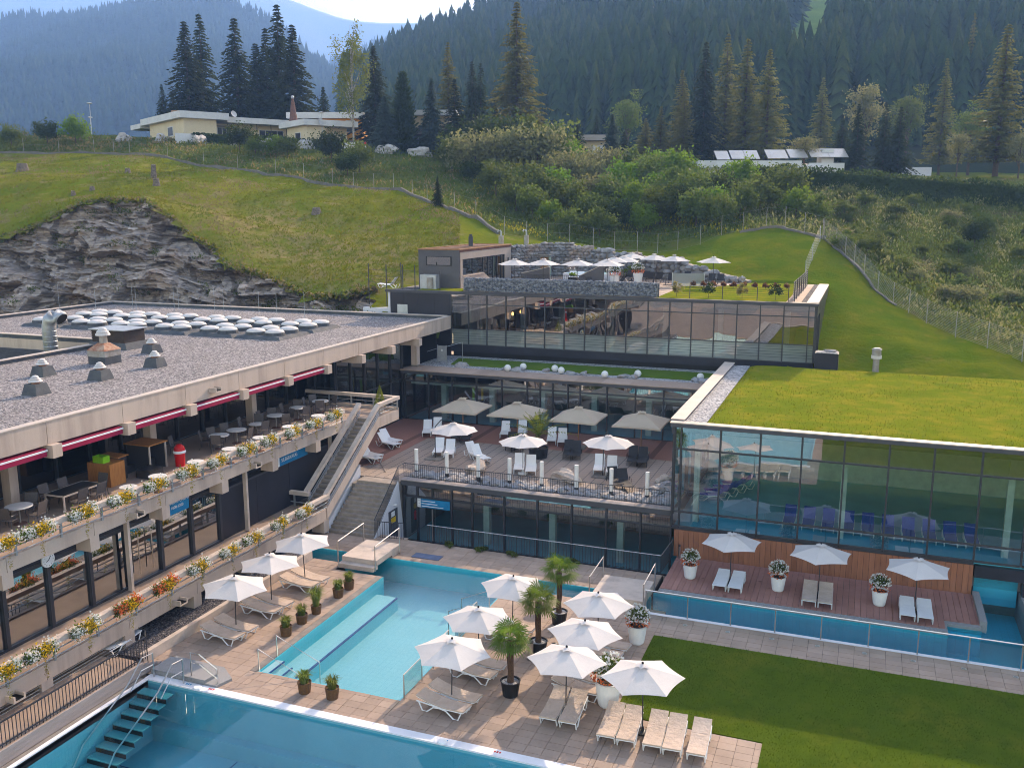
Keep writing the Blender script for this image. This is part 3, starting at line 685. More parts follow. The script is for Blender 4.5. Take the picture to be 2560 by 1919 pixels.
def glaze(parent, axis, c, edges, zs, mts, mw=.07, md=.14, frame='dark_metal', trans=True, skip=()):
    out = 1 if axis == 'y' else -1
    for i in range(len(edges)-1):
        for j in range(len(zs)-1):
            if (i, j) in skip: continue
            up('pane', parent, axis, c, edges[i]+mw/2, edges[i+1]-mw/2, zs[j]+mw/2, zs[j+1]-mw/2, mts[j] if isinstance(mts, (list, tuple)) else mts)
    for e in edges:
        if axis == 'x': ub('mullion', parent, e-mw/2, e+mw/2, c-md*.6, c+md*.4, zs[0], zs[-1], frame)
        else: ub('mullion', parent, c-md*.4, c+md*.6, e-mw/2, e+mw/2, zs[0], zs[-1], frame)
    for z in zs:
        for i in range(len(edges)-1):
            a, b = edges[i]+mw/2, edges[i+1]-mw/2
            if axis == 'x': ub('transom', parent, a, b, c-md*.45, c+md*.3, z-mw/2, z+mw/2, frame)
            else: ub('transom', parent, c-md*.3, c+md*.45, a, b, z-mw/2, z+mw/2, frame)
def frange(a, b, n): return [a+(b-a)*i/n for i in range(n+1)]

# ================================================================ left building (two balconies, gravel roof)
LB = T('bath_hall', 'long beige concrete building with gravel roof and two flower-lined balconies', 'building', (-34, 35, 0))
YJ = [22.8+4.05*k for k in range(-4, 11)]
RZ = 9.2
# roof slab: L-shaped round the small court
r = MB(); r.prism([(-44.6,6),(-30.15,6),(-30.15,65.17),(-63.5,65.17),(-63.5,45.6),(-44.6,45.6)], 8.30, 8.97, 0); r.build('roof_slab', 'concrete', LB)
r = MB(); r.prism([(-44.3,6.2),(-30.35,6.2),(-30.35,64.9),(-63.1,64.9),(-63.1,45.9),(-44.3,45.9)], 8.972, 9.02, 0); r.build('roof_gravel', 'gravel_roof', LB)
for nm, bx in (('roof_upstand', (-63.5,-30.3,64.9,65.3,8.97,9.24)), ('roof_upstand', (-63.5,-63.1,45.6,64.9,8.97,9.24)), ('roof_upstand', (-63.1,-44.6,45.6,45.9,8.97,9.22)), ('roof_upstand', (-44.6,-44.3,6,45.6,8.97,9.22))):
    ub(nm, LB, *bx, 'roof_bitumen')
for bx in ((-63.52,-30.3,64.86,65.34,9.24,9.29), (-63.54,-63.06,45.56,64.86,9.24,9.29), (-63.1,-44.55,45.55,45.95,9.22,9.27), (-44.65,-44.25,6,45.55,9.22,9.27)): ub('coping', LB, *bx, 'coping')
fe = [6.0]+YJ[1:]+[65.3]
fe = [y for y in fe if y >= 6.0]
for a, b in zip(fe[:-1], fe[1:]):
    ub('fascia_panel', LB, -30.14, -30.0, a+.012, b-.012, 8.27, RZ, 'concrete')
    ub('coping', LB, -30.36, -29.97, a+.008, b-.008, RZ+.002, RZ+.05, 'coping')
for y in YJ[1:]:
    if y > 63: continue
    ub('roof_beam', LB, -34.0, -29.72, y-.05, y+.42, 7.74, 8.265, 'concrete')
ub('end_fascia', LB, -36.2, -30.16, 65.18, 65.3, 8.27, 9.2, 'concrete')
# awnings
for k in range(len(YJ)-1):
    a, b = YJ[k]+.55, YJ[k+1]-.12
    if YJ[k] < 10 or b > 47.3: continue
    aw = T('awning', 'rolled wine-red awning under the roof fascia, '+ORD[int(round((47.1-YJ[k+1])/4.05))]+' from the stair end', 'awning', (-30.1, (a+b)/2, 8.0), 0, 'awnings along the upper terrace')
    ub('cassette', aw, -29.99, -29.90, a, b, 8.04, 8.11, 'white_plastic')
    ub('valance', aw, -29.93, -29.90, a+.02, b-.06, 7.85, 8.038, 'awning_red'); ub('fabric', aw, -30.5, -29.93, a+.05, b-.05, 8.112, 8.16, 'awning_red')
# upper storey columns, glass wall, ceiling
for k, y in enumerate(YJ):
    if y < 10 or y > 48: continue
    if k % 2 == 1: ub('column', LB, -32.75, -32.3, y+.0, y+.42, 5.2, 7.74, 'concrete')
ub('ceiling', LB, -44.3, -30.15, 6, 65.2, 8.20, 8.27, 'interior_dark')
gy = [y for y in frange(10.65, 49.1, 19)]
glaze(LB, 'y', -34.2, gy, [5.2, 7.95], 'glass_black', .11, .2)
ub('lintel', LB, -34.3, -34.1, 10.6, 49.2, 7.95, 8.2, 'dark_panel')
# stair hall: glazed bay beside the terrace
glaze(LB, 'y', -31.25, frange(50.3, 59.35, 5), [2.3, 5.25, 8.2], 'glass_black', .09, .18)
glaze(LB, 'x', 50.25, frange(-34.2, -31.25, 2), [5.2, 8.2], 'glass_black', .09, .18)
ub('pillar', LB, -31.0, -30.55, 60.4, 60.9, 6.05, 8.27, 'concrete'); ub('pillar_foot', LB, -31.02, -30.53, 60.38, 60.92, 5.93, 6.12, 'concrete_dark')
# interior
for nm, bx, mt in (('interior_floor', (-44,-34.3,10,50,5.0,5.18), 'interior_warm'), ('interior_floor', (-44,-31.4,50.3,65,2.1,2.28), 'interior_dark'), ('back_wall', (-44.1,-43.9,6,65,0,8.2), 'interior_warm'), ('interior_floor', (-44,-29,6,46,1.2,1.40), 'interior_dark'), ('interior_floor', (-43.8,-31.5,50.4,65,5.0,5.18), 'interior_dark'), ('back_wall', (-44,-30,6,6.2,0,8.2), 'interior_dark'), ('end_wall', (-44,-31.2,65.0,65.17,2,8.3), 'dark_panel')): ub(nm, LB, *bx, mt)
for y in frange(14, 62, 8): ub('interior_column', LB, -36.2, -35.8, y, y+.4, 5.18, 8.2, 'interior_white')
for y in frange(51.5, 58, 3): ub('interior_column', LB, -32.4, -32.1, y, y+.3, 5.18, 8.2, 'curtain')
# upper slab
for a, b in zip(YJ[:-1], YJ[1:]):
    if a > 46: break
    a2, b2 = max(a, 6), min(b, 46.9)
    ub('balcony_edge', LB, -28.16, -28.0, a2+.012, b2-.012, 4.72, 5.27, 'concrete')
    ub('balcony_cap', LB, -28.02, -27.76, a2+.006, b2-.006 if b2 < 46 else 45.6, 5.86, 6.05, 'concrete_cap')
    ub('slab_bracket', LB, -28.75, -28.0, b2-.25, b2+.22, 4.13, 4.718, 'concrete')
ub('upper_floor', LB, -34.2, -28.162, 6, 50.0, 4.80, 5.2, 'paver'); ub('upper_slab', LB, -34.2, -28.162, 6, 50.0, 4.73, 4.798, 'concrete_dark')
for a, b in zip(YJ[:-1], YJ[1:]):
    if a > 44 or a < 6: continue
    for q in (0, .5):
        y = a+q*4.05+.3; ub('rail_post', LB, -27.93, -27.85, y, y+.08, 5.27, 5.86, 'galv')
for z in (5.42, 5.64): r = MB().tube([(-27.86, 8, z), (-27.86, 45.5, z)], .022, 6).build('balcony_rail', 'galv', LB)
for y in (21.0, 29.6, 37.7, 43.2, 33.6):   # concrete waterspouts
    pass
def spout(X, y, z, lab):
    s = T('waterspout', lab, 'waterspout', (X, y, z), 0, 'concrete waterspouts on the balcony edges')
    b = MB(); b.box(0,.42,-.24,.24,-.13,-.07); b.box(0,.42,-.24,-.17,-.07,.10); b.box(0,.42,.17,.24,-.07,.10); b.build('trough', 'concrete_cap', s, world=False)
    b = MB(); b.box(.004,.40,-.168,.168,-.069,-.02); b.build('channel', 'sign_black', s, world=False)
for px, X, lab in (((333,1282),-28.0,'concrete waterspout on the upper balcony edge'), ((630,1160),-28.0,'concrete waterspout on the upper balcony edge'), ((530,972),-30.0,'concrete waterspout on the roof fascia'), ((440,1500),-26.6,'concrete waterspout on the lower balcony edge'), ((27,1737),-26.6,'concrete waterspout on the lower balcony edge')):
    p = VX(*px, X); spout(X, p.y, p.z, lab)
# middle storey: glass doors and black wall
gy = [15.0+2.04*k for k in range(11)]
glaze(LB, 'y', -28.85, gy, [1.45, 4.15], 'glass_mirror', .16, .2)
ub('head_panel', LB, -28.95, -28.78, 6, 35.6, 4.15, 4.715, 'dark_panel')
y0 = gy[-1]+.1
for k in range(4):
    ub('wall_panel', LB, -28.95, -28.8, y0+k*2.9, y0+k*2.9+2.88, 1.45, 3.9, 'dark_panel')
ub('head_panel', LB, -29.3, -29.1, y0, 47, 3.3, 4.715, 'dark_panel'); ub('ledge', LB, -29.3, -28.72, y0, 47, 3.9, 4.0, 'roof_edge')
for y in (20.8, 29.0, 37.05, 45.0): ub('post', LB, -28.62, -28.42, y, y+.14, 1.45, 4.72, 'concrete_cap')
for y in (29.8, 30.6): MB().tube([(-28.66, y, 1.9), (-28.66, y, 3.7)], .025, 6).build('door_handle', 'steel', LB)
# lower slab
for a, b in zip(YJ[:-1], YJ[1:]):
    if a > 39.5: break
    a2, b2 = max(a, 6), min(b, 41.4)
    ub('balcony_edge', LB, -26.76, -26.6, a2+.012, b2-.012, .84, 1.47, 'concrete')
    ub('balcony_cap', LB, -26.64, -26.36, a2+.006, b2-.006, 2.10, 2.30, 'concrete_cap')
    ub('slab_bracket', LB, -27.4, -26.62, b2-.25, b2+.25, .15, .838, 'concrete')
ub('lower_floor', LB, -29.0, -26.762, 6, 41.5, .9, 1.42, 'paver')
for a in YJ:
    if a > 40 or a < 6: continue
    for q in (0, .5):
        y = a+q*4.05+.3
        if y < 41: ub('rail_post', LB, -26.55, -26.47, y, y+.08, 1.47, 2.1, 'galv')
for z in (1.64, 1.88): MB().tube([(-26.48, 8, z), (-26.48, 41.3, z)], .022, 6).build('balcony_rail', 'galv', LB)
ub('undercroft_wall', LB, -31.2, -31.0, 6, 46, -.2, .9, 'interior_dark')
for z in frange(.12, .75, 5): MB().tube([(-26.68, 8, z), (-26.68, 26.7, z)], .02, 5).build('screen_bar', 'galv_dull', LB)
# stair between the balconies: two sloping walls, caps, rails, steps
SY0, SY1, SZ0, SZ1 = 41.5, 47.4, 1.42, 5.2
def sl(y): return SZ0 + (y-SY0)*(SZ1-SZ0)/(SY1-SY0)
n = 20
for k in range(n):
    y = SY0+(SY1-SY0)*k/n; z = SZ0+(SZ1-SZ0)*(k+1)/n
    ub('step', LB, -27.84, -26.76, y, y+(SY1-SY0)/n+.06, z-.17, z, 'step_tread')
for X in (-26.75, -28.0):
    b = MB(); P = [(X,SY0-.02,SZ0-.58),(X+.15,SY0-.02,SZ0-.58),(X+.15,SY1,SZ1-.55),(X,SY1,SZ1-.55),(X,SY0-.02,SZ0+.06),(X+.15,SY0-.02,SZ0+.06),(X+.15,SY1,SZ1+.08),(X,SY1,SZ1+.08)]
    b.hexa(P); b.build('stringer', 'concrete', LB)
    b = MB(); b.bar((X+.10,SY0-.05,SZ0+.78),(X+.10,SY1+.05,SZ1+.78),.27,.2); b.build('stair_cap', 'concrete_cap', LB)
    for dz in (.26, .44): MB().tube([(X+.19,SY0,SZ0+dz),(X+.19,SY1,SZ1+dz)], .024, 6).build('stair_rail', 'galv', LB)
    for q in (.05,.35,.65,.95):
        y = SY0+(SY1-SY0)*q; ub('rail_post', LB, X+.06, X+.14, y, y+.08, sl(y)+.05, sl(y)+.72, 'galv')
ub('landing_edge', LB, -26.78, -26.6, SY1, 49.98, 4.62, 5.24, 'concrete'); ub('landing_floor', LB, -28.16, -26.78, SY1+.06, 49.98, 4.7, 5.2, 'paver')
ub('landing_cap', LB, -26.79, -26.52, SY1+.1, 49.76, 5.88, 6.08, 'concrete_cap'); ub('landing_cap', LB, -33.2, -26.52, 49.76, 50.02, 5.881, 6.081, 'concrete_cap')
ub('landing_kerb', LB, -34.2, -26.6, 49.85, 49.98, 5.2, 5.36, 'concrete')
for z in (5.45, 5.66):
    MB().tube([(-26.62,SY1+.2,z),(-26.62,49.8,z),(-33.2,49.86,z)], .022, 6).build('landing_rail', 'galv', LB)
for x in (-26.64,-28.3,-29.9,-31.5): ub('rail_post', LB, x-.04, x+.04, 49.84, 49.92, 5.2, 5.88, 'galv')
ub('stub_cap', LB, -28.9, -27.6, 41.2, 41.46, 2.11, 2.31, 'concrete_cap'); ub('rail_post', LB, -28.6, -28.52, 41.3, 41.38, 1.42, 2.1, 'galv'); ub('stub_rail', LB, -28.8, -27.8, 41.31, 41.35, 1.66, 1.70, 'galv')
# kerb and gravel bed in front of the undercroft
gb = MB(); gb.box(-31, -25.6, 26.2, 38.15, -.5, .26); struct(gb.build('gravel_bed', 'gravel_dark'))
kb = T('garden_kerb', 'low concrete kerb edging the dark gravel bed below the lower balcony', 'kerb', (-25.5, 32, 0))
for a, b in zip(frange(26.2, 38.1, 5)[:-1], frange(26.2, 38.1, 5)[1:]): ub('kerb_piece', kb, -25.62, -25.4, a+.006, b-.006, -.3, .42, 'concrete_cap')
# walkway left of the big pool with boarded wall and railing
wk = MB(); wk.box(-31, -24.86, 4, 25.4, -3.2, .50, 0)
for k in range(3): wk.box(-27, -24.86, 25.4+.3*k, 25.7+.3*k, -3.2, .36-.13*k, 0)
wk.box(-31,-27,25.4,26.2,-3.2,.5,0)
struct(wk.build('walkway', 'paver'))
pwall = T('boarded_wall', 'low wall of grey timber boards beside the large pool', 'wall', (-24.8, 15, 0))
for k in range(5): ub('board', pwall, -24.85, -24.79, 4, 25.55+.24*(4-k), .03+.1*k, .125+.1*k, 'plank_grey')
ub('gutter', pwall, -24.79, -24.6, 4, 25.33, -.05, .012, 'concrete_dark')
fn = T('railing', 'black bar railing on the walkway beside the large pool', 'railing', (-24.95, 15, .5))
ub('top_rail', fn, -24.98, -24.92, 6, 25.9, 1.36, 1.40, 'dark_metal'); ub('bottom_rail', fn, -24.97, -24.93, 6, 25.9, .6, .63, 'dark_metal')
yb = 8.0
while yb < 25.9: ub('baluster', fn, -24.96, -24.94, yb, yb+.02, .5, 1.36, 'dark_metal'); yb += .145
MB().tube([(-24.95,25.9,1.38),(-25.5,26.5,1.3),(-25.9,26.6,1.3)], .018, 5).build('end_rail', 'dark_metal', fn)
for k in range(7):
    t = k/6; x = -24.95-.6*t; ub('baluster', fn, x-.01, x+.01, 25.95+.6*t, 25.97+.6*t, .3, 1.34, 'dark_metal')

# wide stair from the lower paving to the terrace
WS = T('garden_stair', 'wide stone stair rising from the pool deck to the middle terrace', 'stair', (-25.3, 43, 0))
for k in range(13):
    z = 2.3*(k+1)/13; y = 41.78+.215*k; ub('step', WS, -26.75+.03*k, -23.95, y, y+.35 if k < 12 else 45.2, z-.178, z-.001, 'step_tread')
b = MB(); b.hexa([(-26.9,41.7,-.1),(-26.75,41.7,-.1),(-26.75,45.4,-.1),(-26.9,45.4,-.1),(-26.9,41.7,.5),(-26.75,41.7,.5),(-26.75,45.4,2.9),(-26.9,45.4,2.9)]); b.build('side_wall', 'white_wall', WS)
b = MB(); b.hexa([(-23.945,41.78,-1.2),(-23.87,41.78,-1.2),(-23.87,45.2,-1.2),(-23.945,45.2,-1.2),(-23.945,41.78,.02),(-23.87,41.78,.02),(-23.87,44.6,2.42),(-23.945,44.6,2.42)]); b.build('side_wall', 'white_wall', WS)
ub('core', WS, -26.7, -23.97, 44.3, 45.3, -.5, 2.1, 'concrete_dark')
rl = T('stair_railing', 'black bar railing climbing along the wide stone stair', 'railing', (-23.9, 43, 0))
MB().tube([(-23.9,41.8,1.0),(-23.9,44.7,3.25),(-23.85,45.25,3.28)], .025, 6).build('handrail', 'dark_metal', rl)
for k in range(27):
    t = k/26; y = 41.82+2.85*t; z = 2.25*t; MB().bar((-23.9,y,z+.02),(-23.9,y,z+.98),.018,.018).build('baluster', 'dark_metal', rl)
# basement door in the stair wall, with its signs
dr = T('service_door', 'grey service door in the white stair wall with a yellow notice', 'door', (-23.85, 44, -1.1))
ub('door_leaf', dr, -23.868, -23.83, 43.35, 44.35, -1.1, .98, 'roof_edge'); ub('notice', dr, -23.826, -23.82, 43.55, 44.1, .25, .55, 'sign_yellow'); ub('notice', dr, -23.826, -23.82, 43.6, 44.0, .62, .9, 'sign_white')
MB().lathe([(.0,0),(.13,0),(.12,.05),(.0,.07)], 12).build('wall_lamp', 'lamp_white', dr, world=False).location = (0, .1, 2.3)
# text on signs
def text_obj(name, txt, size, mt, parent, loc, rot):
    cu = bpy.data.curves.new(name, 'FONT'); cu.body = txt; cu.size = size; cu.extrude = .004
    to = bpy.data.objects.new('tmp_text', cu); COL.objects.link(to)
    dg = bpy.context.evaluated_depsgraph_get(); me = bpy.data.meshes.new_from_object(to.evaluated_get(dg)); bpy.data.objects.remove(to)
    me.materials.clear(); me.materials.append(MAT[mt]); me.name = name
    o = link(name, me, parent, False); o.location = Vector(loc)-WLOC[parent.name]; o.rotation_euler = rot
    return o
RY = (RAD(90), 0, RAD(90))
sg = T('restaurant_sign', 'blue banner reading SILBERKRUG under the upper balcony', 'sign', (-28.7, 41, 4.2))
ub('panel', sg, -28.74, -28.70, 40.35, 43.0, 3.92, 4.72, 'sign_blue'); ub('side_panel', sg, -28.74, -28.70, 39.75, 40.34, 3.92, 4.72, 'sign_white')
text_obj('lettering', 'SILBERKRUG', .27, 'sign_white', sg, (-28.695, 40.5, 4.12), RY)
p = VX(*(420,1286), -28.6); 
sg = T('cabins_sign', 'blue banner reading CHANGING CABINS NR. 1000-1300 under the upper balcony', 'sign', (-28.6, 31.5, 4.2))
ub('panel', sg, -28.60, -28.56, 31.22, 33.0, 3.93, 4.715, 'sign_blue')
text_obj('lettering', 'CHANGING CABINS', .19, 'sign_white', sg, (-28.555, 31.30, 4.40), RY); text_obj('lettering', 'NR. 1000-1300', .19, 'sign_white', sg, (-28.555, 31.45, 4.17), RY)
ck = T('wall_clock', 'round white wall clock under the upper balcony', 'clock', (-28.76, VX(118,1398,-28.76).y, VX(118,1398,-28.76).z))
b = MB(); 
for (r0, x) in ((.30,0),): pass
b.lathe([(.30,0),(.30,.06),(.27,.07),(0,.07)], 24); o = b.build('face', 'sign_white', ck, world=False); o.rotation_euler = (0, RAD(90), 0)
b = MB(); b.bar((.08,0,0),(.08,.10,.14),.02,.01); b.bar((.08,0,0),(.08,-.12,-.05),.025,.01); b.build('hands', 'sign_black', ck, world=False)
for k in range(12):
    a = k*math.pi/6; b = MB(); b.bar((.078,.20*math.sin(a),.20*math.cos(a)),(.078,.24*math.sin(a),.24*math.cos(a)),.018,.008); b.build('hour_mark', 'sign_black', ck, world=False)

# ================================================================ lower hall under the terrace
LH = T('lower_hall', 'dark glazed hall under the middle terrace behind a bar railing', 'building', (-16, 46, -1.2))
ed = [-23.84,-22.99,-22.03,-20.86,-19.61,-17.71,-15.8,-13.87,-11.97,-10.14,-8.56]
glaze(LH, 'x', 45.2, ed, [-1.2, 1.44, 2.1], ['glass_clear', 'glass_upper'], .09, .16)
ub('roof_fascia', LH, -23.9, -8.55, 44.95, 45.35, 2.12, 2.40, 'roof_edge')
for a, b in zip(frange(-23.92, -8.55, 8)[:-1], frange(-23.92, -8.55, 8)[1:]): ub('coping', LH, a+.004, b-.004, 44.90, 45.42, 2.402, 2.45, 'plank_grey')
for nm, bx, mt in (('floor', (-23.8,-8.6,45.25,51,-1.35,-1.2), 'interior_floor_blue'), ('back_wall', (-23.8,-8.6,51,51.2,-1.2,2.1), 'interior_dark'), ('ceiling', (-23.8,-8.6,45.3,51,2.02,2.1), 'interior_dark'), ('beam', (-23.8,-8.6,45.9,46.2,1.2,1.5), 'interior_white'), ('side_wall', (-23.86,-23.8,45.2,51,-1.2,2.1), 'interior_dark')): ub(nm, LH, *bx, mt)
for x in (-19.3,-15.4,-11.6): ub('column', LH, x, x+.35, 46.0, 46.35, -1.2, 1.9, 'interior_white')
for x in (-21.4,-17.2,-13.2,-9.6): ub('wall_recess', LH, x, x+1.5, 50.9, 50.99, -1.1, .9, 'leaf_dark')
sg = T('direction_sign', 'blue direction sign with white arrow column over the glass doors', 'sign', (-22, 45.05, 1.2))
ub('panel', sg, -22.72, -20.92, 45.03, 45.07, .90, 1.40, 'sign_blue'); ub('side_panel', sg, -22.92, -22.722, 45.03, 45.07, .90, 1.40, 'sign_white')
for k, L in enumerate((.85, .98, 1.35)): ub('text_line', sg, -22.66, -22.66+L, 45.022, 45.03, 1.27-.15*k, 1.31-.15*k, 'sign_white')
for k in range(3): MB().bar((-22.87,45.02,1.29-.15*k),(-22.77,45.02,1.29-.15*k),.008,.012).build('arrow', 'sign_black', sg)
for x in (-22.0,): MB().tube([(x,45.02,-1.0),(x,45.02,.85)], .03, 6).build('door_bar', 'steel', LH)
ex = T('fire_extinguisher', 'red fire extinguisher beside the glass doors of the lower hall', 'extinguisher', (-23.4, 45.7, -.1))
MB().lathe([(.0,0),(.09,0),(.09,.42),(.03,.5),(.03,.56)], 10).build('bottle', 'red_plastic', ex, world=False); MB().box(-.06,.06,-.02,.02,.54,.6).build('valve', 'black_plastic', ex, world=False)
# sunken strip in front
pit = MB(); pit.box(-24, -8.3, 42.2, 45.3, -1.6, -1.22, 0); pit.box(-24,-8.3,42.2,42.3,-1.22,-.03,0); struct(pit.build('light_well', 'paver'))
def bar_rail(nm, lab, pts, z0, h, step, mtl='dark_metal', cat='railing', top=None, g=None):
    P = [Vector(p) for p in pts]; t = T(nm, lab, cat, P[0], 0, g)
    MB().tube([(p.x,p.y,p.z+h) for p in P], .022, 6).build('handrail', top or mtl, t)
    MB().tube([(p.x,p.y,p.z+.1) for p in P], .014, 5).build('bottom_rail', mtl, t)
    bm = MB().box(-.009,.009,-.009,.009,.05,h).mesh('baluster', mtl)
    for a, b in zip(P[:-1], P[1:]):
        L = (b-a).length; n = max(1, int(L/step))
        for k in range(n+1):
            q = a.lerp(b, k/n); o = bpy.data.objects.new('baluster', bm); COL.objects.link(o); o.parent = t; o.location = q-P[0]
    return t
bar_rail('railing', 'grey topped black railing along the sunken front of the lower hall', [(-21.0,42.32,0),(-8.45,42.32,0),(-8.35,44.7,.0)], 0, .95, .14, top='galv')
bar_rail('railing', 'black railing round the service stair beside the wide stone stair', [(-23.75,41.9,0),(-22.3,42.1,0)], 0, .95, .13)
bar_rail('railing', 'black bar railing along the edge of the middle terrace', [(-23.86,45.28,2.45),(-8.7,45.28,2.45)], 0, .85, .13)
for k, (px, py) in enumerate(((1124,1365),(1205,1374),(1277,1387),(1435,1407),(1530,1421),(1625,1433))):
    pass
# ================================================================ middle terrace
tile_mat('terrace_paving', (.33,.255,.21), (.10,.08,.07), .60, .40, .8, .07)
tile_mat('terrace_wood', (.30,.135,.10), (.13,.055,.04), 4.0, .145, .7, .10)
tr = MB(); tr.box(-31.2, -8.55, 45.36, 59.35, 2.12, 2.26, 0)
tr.prism([(-23.95,46.9),(-8.6,46.9),(-8.6,54.6),(-26.9,54.6),(-26.9,48.0),(-25.6,46.3),(-26.5,45.3),(-23.95,45.3)], 2.262, 2.30, 0)
struct(tr.build('terrace', 'terrace_paving'))
tw = MB(); tw.prism([(-31.2,50.0),(-28.0,46.6),(-26.92,48.0),(-26.92,54.62),(-8.6,54.62),(-8.6,59.3),(-31.2,59.3)], 2.262, 2.304, 0); struct(tw.build('terrace_boards', 'terrace_wood'))
gp = MB(); gp.box(-23.9,-8.6,45.45,46.85,2.262,2.34); gp.prism([(-10.6,46.85),(-8.6,46.85),(-8.6,54.5),(-9.3,54.5)], 2.302, 2.35); struct(gp.build('pebble_strip', 'gravel_light'))
sr = MB()
for k in range(430):
    if k < 300: x, y = rnd.uniform(-23.7,-8.8), 45.75+rnd.random()**1.3*1.0; s = rnd.uniform(.09,.30)
    else:
        y = rnd.uniform(46.9,54.3); x = rnd.uniform(-10.3+.13*(y-46.9), -8.75); s = rnd.uniform(.09,.28)
    sr.rock((x,y,2.36+s*.3), (s*1.3,s,s*.6), k, sub=1)
tag(sr.build('slate_rubble', 'slate'), 'rough grey slate rubble along the terrace edge', 'rubble', kind='stuff')
bd = {0: ('long pale boulder on the terrace between two light bollards, white loungers behind it', (-20.7,48.3,2.45), (1.15,.55,.45)), 1: ('rough pale boulder on the terrace in front of the leaning-pole parasol', (-15.2,48.45,2.45), (1.05,.5,.45)), 2: ('small pale boulder by the gravel corner of the terrace', (-9.95,50.0,2.4), (.5,.4,.3))}
for k, (lab, c, r_) in bd.items():
    tag(MB().rock(c, r_, 40+k, sub=2).build('boulder', 'boulder'), lab, 'boulder')
blb = T('light_bollard', 'tall white light bollard in the slate strip along the terrace railing', 'bollard', (0,0,0), 0, 'light bollards along the terrace edge')
MB().lathe([(.11,.38),(.11,1.62),(.0,1.63)], 14).build('light_tube', 'lamp_white', blb, world=False, smooth=False); MB().lathe([(.115,0),(.115,.38)], 14).build('foot', 'dark_metal', blb, world=False)
blb = Proto(blb)
for k, x in enumerate((-23.52,-21.61,-19.67,-17.79,-15.91,-13.93,-12.0,-10.06)): blb((x, 46.2, 2.3), 0, 'tall white light bollard in the slate strip, '+ORD[k]+' from the wide stair')
# ================================================================ middle hall
MH = T('middle_hall', 'dark glazed hall behind the terrace with globe lamps on its roof edge', 'building', (-20, 61, 2.3))
ed = [-31.04,-29.13,-27.25,-25.36,-23.44,-21.54,-20.58,-19.68,-18.59,-17.71,-15.83,-13.89,-12.0,-10.1,-8.6]
glaze(MH, 'x', 59.4, ed, [2.3, 5.15, 5.72], ['glass_clear', 'glass_upper'], .085, .16)
ub('roof_fascia', MH, -31.2, -8.6, 59.05, 59.5, 5.74, 5.93, 'roof_edge')
for a, b in zip(frange(-31.25,-8.6,12)[:-1], frange(-31.25,-8.6,12)[1:]): ub('roof_paver', MH, a+.004, b-.004, 59.0, 61.1, 5.94, 6.0, 'paver')
ub('roof_slab', MH, -31.2, -8.6, 59.5, 66.3, 5.74, 5.90, 'concrete_dark'); ub('roof_gravel', MH, -31.0, -8.6, 61.1, 66.3, 5.9, 5.98, 'gravel_light')
g = MB(); g.prism([(-28.6,62.2),(-8.62,62.0),(-8.62,64.9),(-29.2,64.9)], 5.9, 6.06); g.build('roof_grass', 'grass_strip', MH)
for nm, bx, mt in (('floor', (-31,-8.6,59.5,66,2.1,2.28), 'interior_floor_blue'), ('back_wall', (-31,-8.6,66,66.2,2.3,5.7), 'interior_dark'), ('beam', (-31,-8.6,60.3,60.6,4.75,5.1), 'interior_white'), ('ceiling', (-31,-8.6,59.6,66,5.62,5.7), 'interior_dark')): ub(nm, MH, *bx, mt)
for x in (-28.6,-24.8,-21,-17.2,-13.4,-9.9): ub('column', MH, x, x+.4, 60.4, 60.8, 2.28, 5.0, 'interior_white')
for k, x in enumerate((-26.6,-25.9)): ub('towel', MH, x, x+.16, 61.5, 61.55, 3.6, 4.6, ('lime_plastic','sign_yellow')[k])
for k, (px, py) in enumerate(((1269,920),(1308,916.5),(1387,921),(1403,926),(1512,936),(1594.6,934),(1751,942))):
    q = G(px, py, 6.22); gl = T('globe_lamp', 'white globe lamp on the grassed roof edge, '+ORD[k]+' from the steel gate', 'lamp', (q.x, q.y, 5.98), 0, 'globe lamps on the roof edge')
    V, F = ICO[2]; b = MB(); b.v = [tuple(p*.245+Vector((0,0,.26))) for p in V]; b.f = list(F); b.m = [0]*len(F); b.build('globe', 'lamp_white', gl, smooth=True, world=False)
    MB().cyl(0,0,-.05,.05,.09,.07,10).build('socket', 'dark_metal', gl, world=False)
for k, (x, y, s) in enumerate(((-27.6,61.9,.5),(-22.9,61.2,.5),(-21.0,61.9,.35),(-18.9,61.3,.45),(-15.2,61.5,.4),(-14.6,61.4,.4),(-9.7,61.6,.55),(-10.4,61.9,.4),(-24.0,61.7,.35),(-18.2,61.8,.35))):
    tag(MB().rock((x,y,6.02), (s*1.3,s*.7,s*.5), 70+k, sub=2).build('garden_stone', 'slate'), 'dark slate stone lying on the grassed roof among globe lamps', 'stone', 'slate stones on the grassed roof')
# gate on the roof walkway
gt = T('roof_gate', 'steel gate and handrails at the end of the roof walkway', 'gate', (-29.5, 62.3, 6.0))
ub('gate_leaf', gt, -29.7, -29.1, 62.3, 62.34, 6.15, 7.35, 'galv'); ub('notice', gt, -29.45, -29.33, 62.28, 62.295, 6.95, 7.1, 'sign_white')
for x in (-29.75,-29.05): ub('post', gt, x-.03, x+.03, 62.29, 62.35, 5.98, 7.4, 'galv')
MB().tube([(-30.5,62.0,6.9),(-29.75,62.3,7.15)], .02, 6).build('handrail', 'galv', gt); MB().tube([(-29.05,62.3,7.3),(-28.3,63.6,7.5),(-28.3,63.6,6.0)], .02, 6).build('handrail', 'galv', gt)

